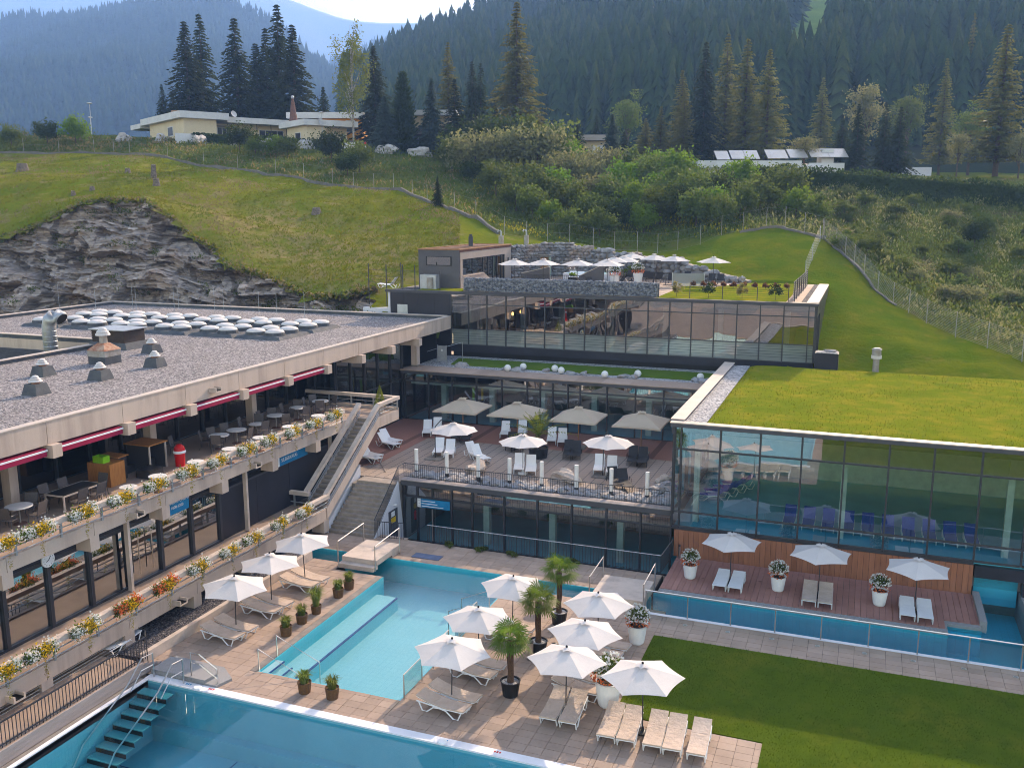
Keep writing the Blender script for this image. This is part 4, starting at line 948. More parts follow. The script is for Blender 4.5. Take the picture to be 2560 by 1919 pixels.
# ================================================================ right building (pool hall with grass roof)
PHL = T('pool_hall', 'glass fronted pool hall with a thick grass roof above the timber sun deck', 'building', (0, 52, 0))
ed = [-8.46,-8.1,-6.18,-4.28,-2.36,-.46,1.49,3.38,5.34,7.25,9.2,11.1,13]
glaze(PHL, 'x', 44.8, ed, [1.68, 2.46, 5.71, 6.84], ['glass_clear', 'glass_clear', 'glass_upper'], .08, .16)
glaze(PHL, 'y', -8.46, [44.8,46.7,48.6,50.5,52.4,54.3,56.2,58.1], [2.3, 5.7, 6.84], ['glass_clear', 'glass_upper'], .08, .16)
ub('sill', PHL, -8.5, 5.36, 44.72, 44.86, 1.53, 1.64, 'dark_metal'); ub('side_plinth', PHL, -8.52, -8.42, 44.9, 58.1, 1.5, 2.28, 'dark_panel')
ub('roof_fascia', PHL, -8.62, 40, 44.52, 44.95, 6.86, 7.04, 'roof_edge'); ub('roof_slab', PHL, -8.5, 40, 44.96, 63.4, 6.6, 6.86, 'concrete_dark')
for a, b in zip(frange(-8.64, 13.4, 11)[:-1], frange(-8.64, 13.4, 11)[1:]): ub('coping', PHL, a+.003, b-.003, 44.50, 44.98, 7.042, 7.09, 'coping')
for a, b in zip(frange(45.0, 63.35, 9)[:-1], frange(45.0, 63.35, 9)[1:]): ub('parapet_coping', PHL, -8.7, -8.0, a+.003, b-.003, 7.12, 7.17, 'coping')
ub('parapet', PHL, -8.64, -8.06, 45.0, 63.35, 6.4, 7.12, 'roof_edge'); ub('roof_gravel', PHL, -8.06, -7.0, 45.0, 63.3, 6.86, 6.99, 'gravel_light')
def roof_lawn():
    xs = frange(-7.0, 40, 94); ys = frange(44.99, 63.4, 40); V = []
    for y in ys:
        for x in xs:
            e = min(1, (y-44.99)/.8)*min(1, (x+7.0)/.5); V.append((x, y, 6.93 + e*(.12+.05*noise.noise(Vector((x*.3,y*.3,0)))+.02*noise.noise(Vector((x*1.7,y*1.7,2))))))
    n = len(xs); F = [(j*n+i, j*n+i+1, (j+1)*n+i+1, (j+1)*n+i) for j in range(len(ys)-1) for i in range(n-1)]
    me = bpy.data.meshes.new('roof_lawn'); me.from_pydata(V, [], F); me.materials.append(MAT['roof_grass']); me.polygons.foreach_set('use_smooth', [True]*len(F))
    return link('roof_lawn', me, PHL)
rl_ = roof_lawn()
bl = MB()
for k in range(9000):
    x = rnd.uniform(-6.9, 14); y = rnd.uniform(45.2, 63.3); a = rnd.uniform(0, 6.28); h = rnd.uniform(.05,.13); l = rnd.uniform(.02,.08)
    bl.face([(x-.02*math.sin(a), y+.02*math.cos(a), 7.0), (x+.02*math.sin(a), y-.02*math.cos(a), 7.0), (x+l*math.cos(a), y+l*math.sin(a), 7.04+h)])
mat('blade_roof', (.20,.20,.018), .8, (.14,.16,.012), .5, trans=.3, spec=0.0)
tag(bl.build('roof_grass_blades', 'blade_roof', PHL), kind='stuff')
# interior of the pool hall
for nm, bx, mt in (('floor', (-8.4,13,45,56,1.45,1.62), 'interior_floor_blue'), ('back_wall', (-8.4,13,56,56.2,1.6,6.8), 'interior_white'), ('ceiling', (-8.4,13,45,56,6.5,6.58), 'interior_dark'), ('base_wall', (5.4,13,45.3,45.5,.3,1.5), 'interior_dark'), ('end_wall', (13,13.2,45,56,1.5,6.6), 'interior_dark')): ub(nm, PHL, *bx, mt)
for x in (-7.6, -.55, 6.6): ub('column', PHL, x, x+.28, 45.9, 46.2, 1.62, 6.5, 'interior_white')
ub('canopy', PHL, 5.42, 7.4, 44.7, 45.2, .95, 1.5, 'dark_panel'); ub('water_door', PHL, 5.5, 7.3, 45.3, 45.4, -.5, .95, 'pool_channel')
ub('corner_column', PHL, 7.42, 7.7, 44.8, 45.3, 0, 1.6, 'dark_panel'); ub('plinth', PHL, 7.7, 40, 44.7, 45.0, -.5, 1.6, 'dark_panel')
# timber wall and deck
TW = T('timber_wall', 'brown vertical board wall below the pool hall windows', 'wall', (-1, 44.7, 0))
x = -8.3
while x < 5.34: ub('board', TW, x+.006, min(x+.244, 5.36), 44.68, 44.74+rnd.uniform(-.004,.004), .12, 1.52, 'wood_clad'); x += .25
ub('backing', TW, -8.3, 5.36, 44.75, 44.79, .1, 1.53, 'black_plastic')
DK = MB(); DK.box(-8.1, 5.42, 41.06, 44.7, -1.5, .085); DK.box(-8.1, 4.08, 40.12, 41.06, -1.5, .085); dk = struct(DK.build('sun_deck', 'black_plastic'))
x = -8.1
while x < 5.38:
    y0 = 40.4 if x < 3.9 else 41.3
    ub('deck_board', dk, x+.006, min(x+.252, 5.40), y0, 44.67, .09, .13+rnd.uniform(-.003,.003), 'wood_deck_pool'); x += .258
for bx in ((-8.1,4.1,40.08,40.38,-.2,.115), (3.82,4.1,40.385,41.0,-.2,.115), (3.82,5.44,41.0,41.28,-.2,.116), (5.4,5.68,41.29,44.7,-.2,.30)): ub('kerb_stone', dk, *bx, 'granite')
# stains of water left by wet feet on the boards
# bridges over the channel
br = T('foot_bridge', 'raised stone slab bridge with two steel handrails beside the wide stair', 'bridge', (-22.6, 39.2, 0))
ub('deck_slab', br, -23.62, -21.66, 38.0, 40.5, .16, .44, 'concrete_cap'); ub('step', br, -23.62, -21.66, 37.62, 38.1, -.02, .2, 'concrete_cap'); ub('abutment', br, -23.6, -21.7, 39.7, 40.45, -.1, .16, 'concrete_cap')
for x in (-23.68, -21.6): MB().tube([(x,37.75,0),(x,37.75,1.28),(x,40.3,1.38),(x,40.3,0)], .03, 7).build('handrail', 'steel', br)
br = T('foot_bridge', 'plain stone slab bridge with steel handrails left of the timber sun deck', 'bridge', (-9.5, 39.2, 0))
ub('deck_slab', br, -10.7, -8.34, 37.95, 40.35, .05, .42, 'concrete_cap'); ub('step', br, -10.7, -8.34, 37.6, 37.945, -.02, .2, 'concrete_cap')
for x in (-10.75, -8.28): MB().tube([(x,37.85,0),(x,37.85,1.25),(x,40.2,1.35),(x,40.2,0)], .03, 7).build('handrail', 'steel', br)
# glass balustrade along the channel
ps = T('glass_balustrade', 'glass balustrade with steel posts along the channel pool', 'balustrade', (0, 37.8, 0))
MB().tube([(-8.2,37.78,1.05),(15,37.78,1.05)], .028, 7).build('handrail', 'steel', ps)
for k in range(13):
    x = -8.15+1.83*k; ub('post', ps, x-.025, x+.025, 37.755, 37.805, .0, 1.04, 'steel')
    if k < 12: up('pane', ps, 'x', 37.78, x+.05, x+1.78, .08, .98, 'glass_green', 0)
bs = T('glass_balustrade', 'glass balustrade with steel rail along the near right side of the small pool', 'balustrade', (-14.65, 30, 0))
for a, b in ((27.45,28.9),(29.9,31.3),(32.3,34.2)):
    MB().tube([(-14.68,a,.03),(-14.68,a,.98),(-14.68,b,.98),(-14.68,b,.03)], .026, 7).build('rail', 'steel', bs); up('pane', bs, 'y', -14.68, a+.05, b-.05, .1, .92, 'glass_green', 0)
hr = T('pool_handrail', 'pair of slanting steel handrails at the steps of the small pool', 'handrail', (-20.5, 27.9, 0))
for y in (27.45, 28.65): MB().tube([(-20.95,y,-.05),(-20.95,y,.86),(-19.0,y,.10),(-19.0,y,-.9)], .028, 7).build('rail', 'steel', hr)
hr = T('pool_handrail', 'steel handrails at the side steps of the small pool below a parasol', 'handrail', (-15.4, 35, 0))
for y in (34.35, 35.75): MB().tube([(-14.75,y,0),(-14.75,y,.85),(-16.1,y,.25),(-16.1,y,-.9)], .024, 7).build('rail', 'steel', hr)
# ladder steps and rails of the big pool
st = T('pool_steps', 'submerged step ladder with curved steel rails in the corner of the large pool', 'pool ladder', (-23.5, 24.5, 0))
for k in range(9): ub('tread', st, -24.3, -22.95, 25.0-.42*k-.4, 25.0-.42*k, -.16-.19*k, -.12-.19*k, 'pool_tread'); 
for k in range(9): ub('riser', st, -24.3, -22.95, 25.0-.42*k-.4, 25.0-.42*k-.39, -.33-.19*k, -.16-.19*k, 'sign_black')
for x in (-24.32, -22.93):
    MB().tube([(x,25.55,.03),(x,25.55,1.0),(x,25.0,1.05),(x,24.2,.35),(x,22.0,-.75),(x,21.3,-1.6)], .03, 7).build('rail', 'steel', st)
    MB().tube([(x+.02,25.5,.55),(x+.02,24.9,.6),(x+.02,24.3,.05)], .024, 6).build('rail', 'steel', st)
fb = T('foot_basin', 'grey stone foot bath step with steel rails at the corner of the large pool', 'step', (-23.2, 26.4, 0))
MB().prism([(-24.6,25.72),(-21.6,25.72),(-21.4,26.4),(-22.2,27.0),(-24.6,27.1)], 0, .10).build('lower_step', 'granite', fb); MB().prism([(-24.6,25.72),(-22.1,25.72),(-22.0,26.3),(-22.6,26.7),(-24.6,26.8)], .10, .22).build('upper_step', 'granite', fb)
for a, b in (((-22.8,25.85,.2),(-21.65,25.9,.02)),):
    for h in (.95, .55): MB().tube([a,(a[0],a[1],a[2]+h),(a[0]+.4,a[1],a[2]+h),(b[0],b[1],b[2]+h-.3),b], .024, 7).build('rail', 'steel', fb)
for k, x in enumerate((-22.2, -12.2)):
    bo = T('pool_light', 'round white inlet cap on the rim of the large pool', 'cap', (x, 25.42, .03), 0, 'white caps on the pool rim'); MB().lathe([(.15,0),(.15,.05),(.13,.07),(0,.075)], 16).build('cap', 'white_plastic', bo, world=False); MB().lathe([(.17,0),(.17,.02)], 16).build('ring', 'pool_rim', bo, world=False)
for k, x in enumerate((-21.3,-8.9)): pass
for k, x in enumerate(frange(-6.0, 12, 10)):
    pass

for k, (px, py, mt, lab) in enumerate(((1098,1867,'sign_blue','small blue depth mark on the pool rim beside a white cap'),(1232,1897,'red_paint','small red warning mark on the pool rim opposite the five loungers'),(454,1722,'sign_blue','small blue depth mark on the pool rim beside the ladder rails'),(511,1735,'red_paint','small red warning mark on the pool rim beside the foot bath'))):
    q = G(px, py, .036); ms = T('rim_mark', lab, 'mark', (q.x, 25.55, .036)); MB().box(-.16,.16,-.07,.07,0,.003).build('plate', 'sign_white', ms, world=False)
    for j in range(3): MB().box(-.13+.09*j,-.07+.09*j,-.05,.05,.0032,.005).build('symbol', mt, ms, world=False)
q = G(1068, 1391, 0); dm = T('door_mat', 'blue grey mat on the paving before the lower hall', 'mat', (q.x, q.y, .004)); MB().box(-.75,.75,-.3,.3,0,.015).build('pad', 'mat_blue', dm, world=False); MB().box(-.78,.78,-.33,.33,0,.008).build('border', 'dark_metal', dm, world=False)
# ================================================================ top building with roof terrace
TB = T('sauna_hall', 'top glass hall with parasol terrace on its roof and striped film on its panes', 'building', (-18, 72, 6.3))
ed = [-35.7,-34.5,-33.19,-31.85,-30.44,-28.94,-27.38,-25.8,-24.22,-22.64,-21.09,-19.49,-17.88,-16.33,-14.72,-13.14,-11.56,-9.96,-8.38,-6.79,-5.21,-3.57,-3.15]
glaze(TB, 'x', 66.3, ed[4:], [6.92, 8.15, 10.1, 10.85], ['glass_frost', 'glass_dark', 'glass_upper'], .07, .14)
for a, b in zip(ed[:4], ed[1:5]): ub('wall_panel', TB, a+.01, b-.01, 66.2, 66.3, 5.9, 10.85, 'dark_panel')
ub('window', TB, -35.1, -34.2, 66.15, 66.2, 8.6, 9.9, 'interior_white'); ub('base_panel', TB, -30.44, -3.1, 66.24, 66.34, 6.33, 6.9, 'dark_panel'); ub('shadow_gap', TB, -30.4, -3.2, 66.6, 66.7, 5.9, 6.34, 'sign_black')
for k in range(5): ub('film_stripe', TB, -30.4, -3.2, 66.28, 66.285, 7.22+.19*k, 7.24+.19*k, 'dark_panel')
ub('roof_fascia', TB, -36.1, -2.95, 66.0, 66.36, 10.87, 11.03, 'roof_edge'); ub('roof_edge_cap', TB, -36.12, -2.93, 65.96, 66.4, 11.032, 11.07, 'roof_edge')
ub('roof_slab', TB, -36.0, -3.0, 66.37, 83, 10.6, 10.98, 'concrete_dark')
glaze(TB, 'y', -3.08, [66.3,68.2,70.1], [6.92, 10.1, 10.85], 'glass_dark', .07, .14)
ub('side_wall', TB, -3.2, -3.06, 70.15, 83, 6.0, 10.86, 'dark_panel'); ub('side_panel', TB, -3.06, -3.0, 66.3, 83, 10.1, 10.86, 'dark_panel'); ub('left_wall', TB, -36.0, -35.8, 66.3, 80, 6, 10.9, 'white_wall')
for a, b in zip(frange(66.5,82.9,6)[:-1], frange(66.5,82.9,6)[1:]): ub('parapet_coping', TB, -3.75, -2.98, a+.003, b-.003, 11.02, 11.10, 'coping')
ub('roof_gravel', TB, -4.15, -3.76, 66.5, 82.9, 10.98, 11.03, 'gravel_dark'); ub('roof_path', TB, -5.15, -4.16, 66.5, 82.9, 10.98, 11.04, 'paver'); MB().prism([(-30.9,67.0),(-14.2,67.0),(-9.6,82.0),(-12.8,82.8),(-15.5,83.5),(-18.5,84.5),(-21.5,85.5),(-24.2,85.9),(-26.5,85.5),(-29.2,84.3),(-30.9,81.2)], 10.5, 11.05).build('roof_terrace', 'paver', TB)
ub('roof_path', TB, -35.8, -30.95, 66.5, 69.0, 10.98, 11.02, 'gravel_dark')
g = MB(); g.prism([(-14.19,66.45),(-5.16,66.45),(-5.16,82.5),(-9.5,82.3),(-11.6,77.2),(-14.19,77.2)], 10.98, 11.08); g.build('roof_lawn', 'roof_grass', TB)
g = MB(); g.prism([(-33.5,66.45),(-29.7,66.45),(-29.7,68.9),(-33.5,68.6)], 11.022, 11.08); g.build('roof_lawn', 'roof_grass', TB)
for nm, bx, mt in (('floor', (-30.4,-3.2,66.4,74,6.6,6.85), 'interior_warm'), ('back_wall', (-30.4,-3.2,74,74.2,6.8,10.6), 'interior_warm'), ('ceiling', (-30.4,-3.2,66.4,74,10.4,10.55), 'interior_dark'), ('partition', (-24.3,-24.0,68,74,6.85,10.4), 'interior_wood'), ('counter', (-27.6,-24.8,68.6,69.4,6.85,8.0), 'interior_wood'), ('partition', (-28.9,-28.7,68.5,74,6.85,10.4), 'interior_white'), ('partition', (-30.4,-30.2,66.6,74,6.85,10.4), 'interior_white')): ub(nm, TB, *bx, mt)
for x in (-29.4,-24.9,-21.8,-17.8,-13.8,-9.8,-5.2): ub('column', TB, x, x+.35, 67.1, 67.45, 6.85, 10.4, 'interior_white')
for k, (x, z) in enumerate(((-26.2,9.15),(-25.5,9.35))):
    lp = T('pendant_lamp', 'small warm pendant lamp glowing behind the top hall glass', 'lamp', (x, 68.8, z), 0, 'pendant lamps in the top hall')
    MB().lathe([(.05,.18),(.09,.08),(.09,-.05),(.03,-.1)], 10).build('shade', 'lamp_glow', lp, world=False) if 'lamp_glow' in MAT else None
    MB().tube([(0,0,.18),(0,0,1.05)], .01, 4).build('cord', 'sign_black', lp, world=False)
ub('white_wing', TB, -38.5, -36.1, 66.6, 72, 6, 9.5, 'white_wall'); 
# planter box at the corner
pl = T('slate_planter', 'dark square planter filled with grey stones at the corner of the top hall', 'planter', (-2.2, 65.2, 6.9))
MB().box(-.75,.75,-.6,.6,-.1,1.0).build('box', 'dark_panel', pl, world=False); MB().box(-.68,.68,-.53,.53,1.0,1.04).build('gravel', 'gravel_light', pl, world=False); MB().rock((.2,.1,1.1),(.45,.2,.1),5,sub=1).build('stone', 'slate', pl, world=False)
tag(MB().box(-3.02,-1.6,66,82,6.3,7.0).build('side_gravel', 'gravel_light', TB))
# gabion wall
GB = T('gabion_wall', 'long wire gabion wall of dark broken stone at the roof edge', 'wall', (-22, 67.2, 11))
gs = MB(); 
for k in range(2700):
    f_ = rnd.random(); x = rnd.uniform(-29.5,-14.3); z = rnd.uniform(11.1,12.05)
    if f_ < .62: y = 66.92+rnd.uniform(0,.06)
    elif f_ < .85: y = rnd.uniform(66.95,67.5); z = 12.03+rnd.uniform(-.03,.03)
    else: y = rnd.uniform(66.95,67.5); x = -14.33 if rnd.random() < .6 else -29.5
    s = rnd.uniform(.06,.13); gs.rock((x,y,z), (s*1.35,s,s*.75), k, sub=0)
tag(gs.build('stone_fill', 'gabion', GB), kind='stuff'); ub('core', GB, -29.48,-14.35,66.96,67.48,11.05,12.02,'gabion')
wr = MB()
for x in frange(-29.6,-14.22,15): wr.tube([(x,66.86,11.07),(x,66.86,12.1),(x,67.56,12.1)], .012, 4)
for z in (11.1,12.08): wr.tube([(-29.6,66.86,z),(-14.22,66.86,z),(-14.22,67.56,z)], .010, 4)
wr.build('wire_basket', 'galv_dull', GB)
# thin wire fence in front of the roof lawn
WF = T('roof_fence', 'thin wire fence on dark posts in front of the roof lawn', 'fence', (-9, 66.7, 11.05))
for x in (-14.05,-11.8,-9.5,-7.1,-5.0): ub('post', WF, x-.025, x+.025, 66.62, 66.67, 11.05, 12.05, 'dark_metal')
for z in frange(11.25, 12.0, 5): MB().tube([(-14.05,66.64,z),(-5.0,66.64,z)], .006, 4).build('wire', 'dark_metal', WF)
SF = T('slat_fence', 'dark slatted metal fence climbing along the roof path', 'fence', (-4.7, 74, 11.05))
for k, z in enumerate(frange(11.15, 12.35, 7)): MB().bar((-4.72,67.1,z),(-4.62,80.6,z),.02,.10).build('slat', 'roof_edge', SF)
for y in frange(67.1,80.6,6): ub('post', SF, -4.66, -4.60, y-.03, y+.03, 11.0, 12.45, 'dark_metal')
# sauna house
SH = T('sauna_house', 'flat roofed sauna cabin with dark end wall and tall glazed front', 'house', (-33, 75, 11.0))
ub('end_wall', SH, -34.6, -30.96, 69.1, 69.3, 11.0, 14.1, 'house_dark_wall'); ub('window_frame', SH, -33.9, -31.6, 69.05, 69.095, 12.85, 13.6, 'sign_black'); up('pane', SH, 'x', 69.04, -33.8, -31.7, 12.9, 13.55, 'glass_dark')
ub('roof', SH, -34.6, -30.9, 69.12, 80.8, 13.95, 14.12, 'brick_roof')
for bx in ((-34.65,-30.85,69.05,69.3,14.12,14.2),(-34.65,-34.4,69.3,80.85,14.12,14.2),(-31.1,-30.85,69.3,80.85,14.121,14.2),(-34.4,-31.1,80.6,80.85,14.12,14.2)): ub('roof_trim', SH, *bx, 'pole_wood')
for k in range(4): ub('roof_batten', SH, -34.2, -31.3, 71+2.2*k, 71.12+2.2*k, 14.12, 14.17, 'pole_wood')
ub('front_head', SH, -31.1, -30.92, 69.31, 80.8, 13.35, 13.94, 'house_front_wall'); ub('front_pier', SH, -31.1, -30.92, 69.31, 69.75, 11, 13.35, 'house_front_wall'); ub('front_pier', SH, -31.1, -30.92, 79.3, 80.8, 11, 13.35, 'house_front_wall')
ub('dado', SH, -31.1, -30.92, 69.76, 74.2, 11, 11.95, 'house_front_wall'); ub('dado_cap', SH, -31.15, -30.85, 69.76, 74.2, 11.952, 12.02, 'coping')
b = MB(); b.hexa([(-31.1,74.21,11),(-30.92,74.21,11),(-30.92,76.6,11),(-31.1,76.6,11),(-31.1,74.21,12.0),(-30.92,74.21,12.0),(-30.92,76.6,11.05),(-31.1,76.6,11.05)]); b.build('stair_wall', 'house_front_wall', SH)
glaze(SH, 'y', -31.05, [69.8,72.0,74.3], [12.05,13.34], 'glass_dark', .06, .1); glaze(SH, 'y', -31.06, [74.35,75.5,76.6,77.6,78.5,79.25], [11.05,13.33], 'glass_dark', .07, .1)
ub('back_wall', SH, -34.6, -34.4, 69.35, 80.8, 11, 13.94, 'interior_warm'); ub('rear_wall', SH, -34.4, -31.11, 80.6, 80.8, 11, 13.94, 'interior_dark'); ub('lamp', SH, -30.915, -30.88, 79.9, 80.1, 12.5, 13.0, 'sign_black')
MB().cyl(-32.8,75.8,14.1,15.0,.2,.2,12).build('flue', 'dark_metal', SH); MB().cyl(-32.8,75.8,15.0,15.2,.13,.13,12).build('flue_cap', 'dark_metal', SH)
for k, (px, py, D) in enumerate(((1253,606,91),(1316,604,93))):
    q = PD(px, py, D); v = T('vent_pipe', 'grey chimney block with curved pipe behind the sauna cabin', 'vent', (q.x, q.y, q.z-.6), 0, 'vent pipes behind the sauna cabin')
    MB().box(-.2,.2,-.2,.2,0,1.25).build('block', 'galv_dull', v, world=False); MB().tube([(0,0,1.25),(0,0,1.6),(-.1,0,1.75),(-.28,0,1.75),(-.36,0,1.6)], .09, 8).build('bend', 'galv', v, world=False)
cb_ = T('cabinet', 'small grey equipment cabinet beside the sauna cabin', 'cabinet', (-32.8, 67.9, 11.05)); MB().box(-.9,.5,-.4,.4,0,1.15).build('body', 'galv', cb_, world=False); MB().cyl(.0,-.45,.1,.95,.26,.26,14).build('drum', 'galv_dull', cb_, world=False)
tp = T('mesh_fence', 'dark wire mesh fence on tall posts left of the sauna cabin', 'fence', (-36, 68, 11))
for x, y in ((-38.4,67.5),(-36.6,67.2),(-35.0,67.0),(-33.9,67.0),(-36.3,69.2),(-31.6,66.8)): ub('post', tp, x-.03, x+.03, y-.03, y+.03, 9.6 if x < -35.9 else 11.0, 13.0 if x < -33 else 12.6, 'dark_metal')
for z in (11.5,12.0,12.5): MB().tube([(-38.4,67.5,z),(-35.0,67.0,z),(-33.9,67.0,z)], .01, 4).build('wire', 'dark_metal', tp)
# ---- dry stone wall behind the roof terrace: every stone a piece
DW = T('stone_wall', 'dry stone retaining wall of big boulders behind the parasol terrace', 'wall', (-22, 85, 11))
path = [(-31.0,81.2,14.0),(-29.2,84.4,14.15),(-26.5,85.6,14.1),(-24.2,86.0,13.6),(-21.5,85.6,13.3),(-18.5,84.6,13.05),(-15.5,83.6,12.7),(-12.8,82.9,12.0),(-9.6,82.1,11.35)]
pp = [Vector(p) for p in path]; core = MB()
for a, b in zip(pp[:-1], pp[1:]):
    d = (b-a); d.z = 0; nrm = Vector((-d.y, d.x, 0)).normalized()*.9
    core.hexa([(a.x,a.y,10.9),(b.x,b.y,10.9),(b.x+nrm.x,b.y+nrm.y,10.9),(a.x+nrm.x,a.y+nrm.y,10.9),(a.x,a.y,a.z-.1),(b.x,b.y,b.z-.1),(b.x+nrm.x,b.y+nrm.y,b.z-.1),(a.x+nrm.x,a.y+nrm.y,a.z-.1)])
core.build('wall_core', 'concrete_dark', DW)
k = 0
for a, b in zip(pp[:-1], pp[1:]):
    L = (Vector((b.x,b.y))-Vector((a.x,a.y))).length; z = 11.1; row = 0
    while z < max(a.z, b.z)-.05:
        big = 1.0 if a.x > -26 else .55; h = rnd.uniform(.32,.62)*big+.06; s = rnd.uniform(0,.3)
        while s < L:
            t = s/L; zt = a.z+(b.z-a.z)*t
            if z+h*.3 < zt:
                wd = rnd.uniform(.35,.95)*big+.1; q = a.lerp(b, min(t,1))
                if rnd.random() < .1 and k < 290 and big > .9: wd *= 1.5
                MB().rock((0,0,0), (wd*.56,.30,h*.56), 300+k, sub=1).build('stone', 'stone_wall', DW).location += Vector((q.x,q.y-.02,z+h*.4)); k += 1
                s += wd
            else: s += .4
        z += h*.92; row += 1
for x, y in ((-30.55,82.3),(-28.6,84.2)):
    pass
dp = T('cave_door', 'timber door between two pale green posts in the stone wall', 'door', (-28.9, 84.4, 11.05))
for x in (-29.6,-28.2): MB().cyl(x,84.0,11.05,13.0,.13,.13,12).build('post', 'interior_floor_blue' if False else 'curtain', dp)
ub('door_leaf', dp, -29.4, -28.4, 84.1, 84.2, 11.05, 12.85, 'interior_wood'); ub('lintel', dp, -29.75, -28.05, 83.95, 84.25, 12.9, 13.0, 'galv'); ub('canopy', dp, -29.9, -27.9, 83.3, 84.2, 13.1, 13.14, 'galv_dull')
# hot tub
ht = T('hot_tub', 'raised white hot tub with steel rails on the roof terrace', 'hot tub', (-23.5, 81.5, 11.05))
MB().box(-2.2,2.4,-1.3,1.3,0,.62).build('shell', 'white_wall', ht, world=False); MB().box(-2.0,2.2,-1.1,1.1,.621,.63).build('water', 'pool_tile', ht, world=False); MB().box(-.6,1.8,-1.75,-1.31,0,.32).build('step', 'white_wall', ht, world=False)
for x in (-1.6,-1.2,1.4,1.8): MB().tube([(x,-1.1,.5),(x,-1.1,1.0),(x,-.8,1.1),(x,-.6,.6)], .025, 6).build('rail', 'steel', ht, world=False)
bar_rail('railing', 'dark bar railing round the stair opening of the roof terrace', [(-27.3,73.0,11.05),(-21.5,73.2,11.05)], 0, .95, .16)
for k, (x0, x1, z0, z1) in enumerate(((-27.4,-24.9,12.0,12.6),(-22.3,-20.2,11.9,12.9))):
    b = MB(); b.hexa([(x0,74,11.05),(x1,74,11.05),(x1,74.15,11.05),(x0,74.15,11.05),(x0,74,z0),(x1,74,z1),(x1,74.15,z1),(x0,74.15,z0)])
    wl_ = T('stair_cheek', 'sloping dark stair cheek wall on the roof terrace', 'wall', ((x0+x1)/2, 74, 11.05), 0, 'stair cheeks on the roof terrace'); b.build('panel', 'house_dark_wall', wl_); MB().bar((x0,74.07,z0+.03),(x1,74.07,z1+.03),.2,.05).build('cap', 'coping', wl_)
gw = T('glass_windbreak', 'low glass and mesh windbreak on the edge of the roof lawn', 'windbreak', (-13.7, 77.5, 11.05)); up('pane', gw, 'x', 77.5, -15.2, -12.6, 11.05, 12.1, 'glass_frost', 0); ub('frame', gw, -15.25, -15.2, 77.47, 77.53, 11.05, 12.15, 'galv'); ub('frame', gw, -12.6, -12.55, 77.47, 77.53, 11.05, 12.15, 'galv')
# ================================================================ parasols
def canopy(n, R, rise, sag, conc, mt, rot=0.0, seg=4, val=0.0):
    b = MB(); rows = 6; ring = n*seg
    V = [(0,0,rise)]
    for j in range(1, rows+1):
        t = j/rows
        for i in range(ring):
            k, q = divmod(i, seg); q /= seg
            a0 = 2*math.pi*k/n+rot; a1 = 2*math.pi*(k+1)/n+rot
            p0 = Vector((math.cos(a0), math.sin(a0))); p1 = Vector((math.cos(a1), math.sin(a1)))
            p = p0.lerp(p1, q)*R*t
            w_ = 4*q*(1-q); p *= 1-conc*w_*t
            z = rise*(1-t**1.15) - sag*w_*t*.6 + (.04*w_*t*t)
            V.append((p.x, p.y, z))
    b.v = V
    for i in range(ring): b.f.append((0, 1+i, 1+(i+1) % ring))
    for j in range(rows-1):
        for i in range(ring): b.f.append((1+j*ring+i, 1+(j+1)*ring+i, 1+(j+1)*ring+(i+1) % ring, 1+j*ring+(i+1) % ring))
    if val:
        base = 1+(rows-1)*ring; n0 = len(b.v)
        b.v += [(x*1.005, y*1.005, z-val) for (x, y, z) in b.v[base:base+ring]]
        for i in range(ring): b.f.append((base+i, n0+i, n0+(i+1) % ring, base+(i+1) % ring))
    b.m = [0]*len(b.f); return b
def parasol(name, label, n, R, rise, zr, mt, pole_mt, h0=0.0, rot=0.0, conc=.09, pr=.022, val=0.0, base=None):
    t = T(name, label, 'parasol')
    o = canopy(n, R, rise, .05, conc, mt, rot, 5, val).build('canopy', mt, t, world=False); o.location.z = zr
    me = o.data; me.polygons.foreach_set('use_smooth', [False]*len(me.polygons))
    c = canopy(n, R*.20, rise*.16, .02, .22, mt, rot+.2, 3).build('vent_cap', mt, o, world=False); c.location.z = rise+.035-.02
    MB().tube([(0,0,h0),(0,0,zr+rise+.08)], pr, 8).build('pole', pole_mt, t, world=False); MB().lathe([(.035,0),(.045,.05),(.0,.09)], 8, (0,0,zr+rise+.07)).build('finial', 'black_plastic', t, world=False)
    for k in range(n):
        a = 2*math.pi*k/n+rot; MB().tube([(0,0,zr+rise-.06),(R*.97*math.cos(a),R*.97*math.sin(a),zr-.01)], .008, 4).build('rib', pole_mt, t, world=False)
        MB().tube([(0,0,zr-.1),(R*.5*math.cos(a),R*.5*math.sin(a),zr+rise*.52-.03)], .007, 4).build('strut', pole_mt, t, world=False)
    if base == 'disc': MB().lathe([(.30,0),(.30,.06),(.08,.09),(.04,.3)], 16).build('base', 'white_plastic', t, world=False)
    elif base == 'slab': MB().box(-.5,.5,-.5,.5,0,.07).build('base', 'concrete_dark', t, world=False)
    else: MB().lathe([(.22,0),(.22,.05),(.05,.08),(.04,.25)], 14).build('base', 'dark_metal', t, world=False)
    return t
HEX = Proto(parasol('parasol', 'x', 6, 1.42, .42, 2.03, 'canvas_white', 'pole_dark', rot=.12, conc=.055))
S_ = 'white six-sided parasol '
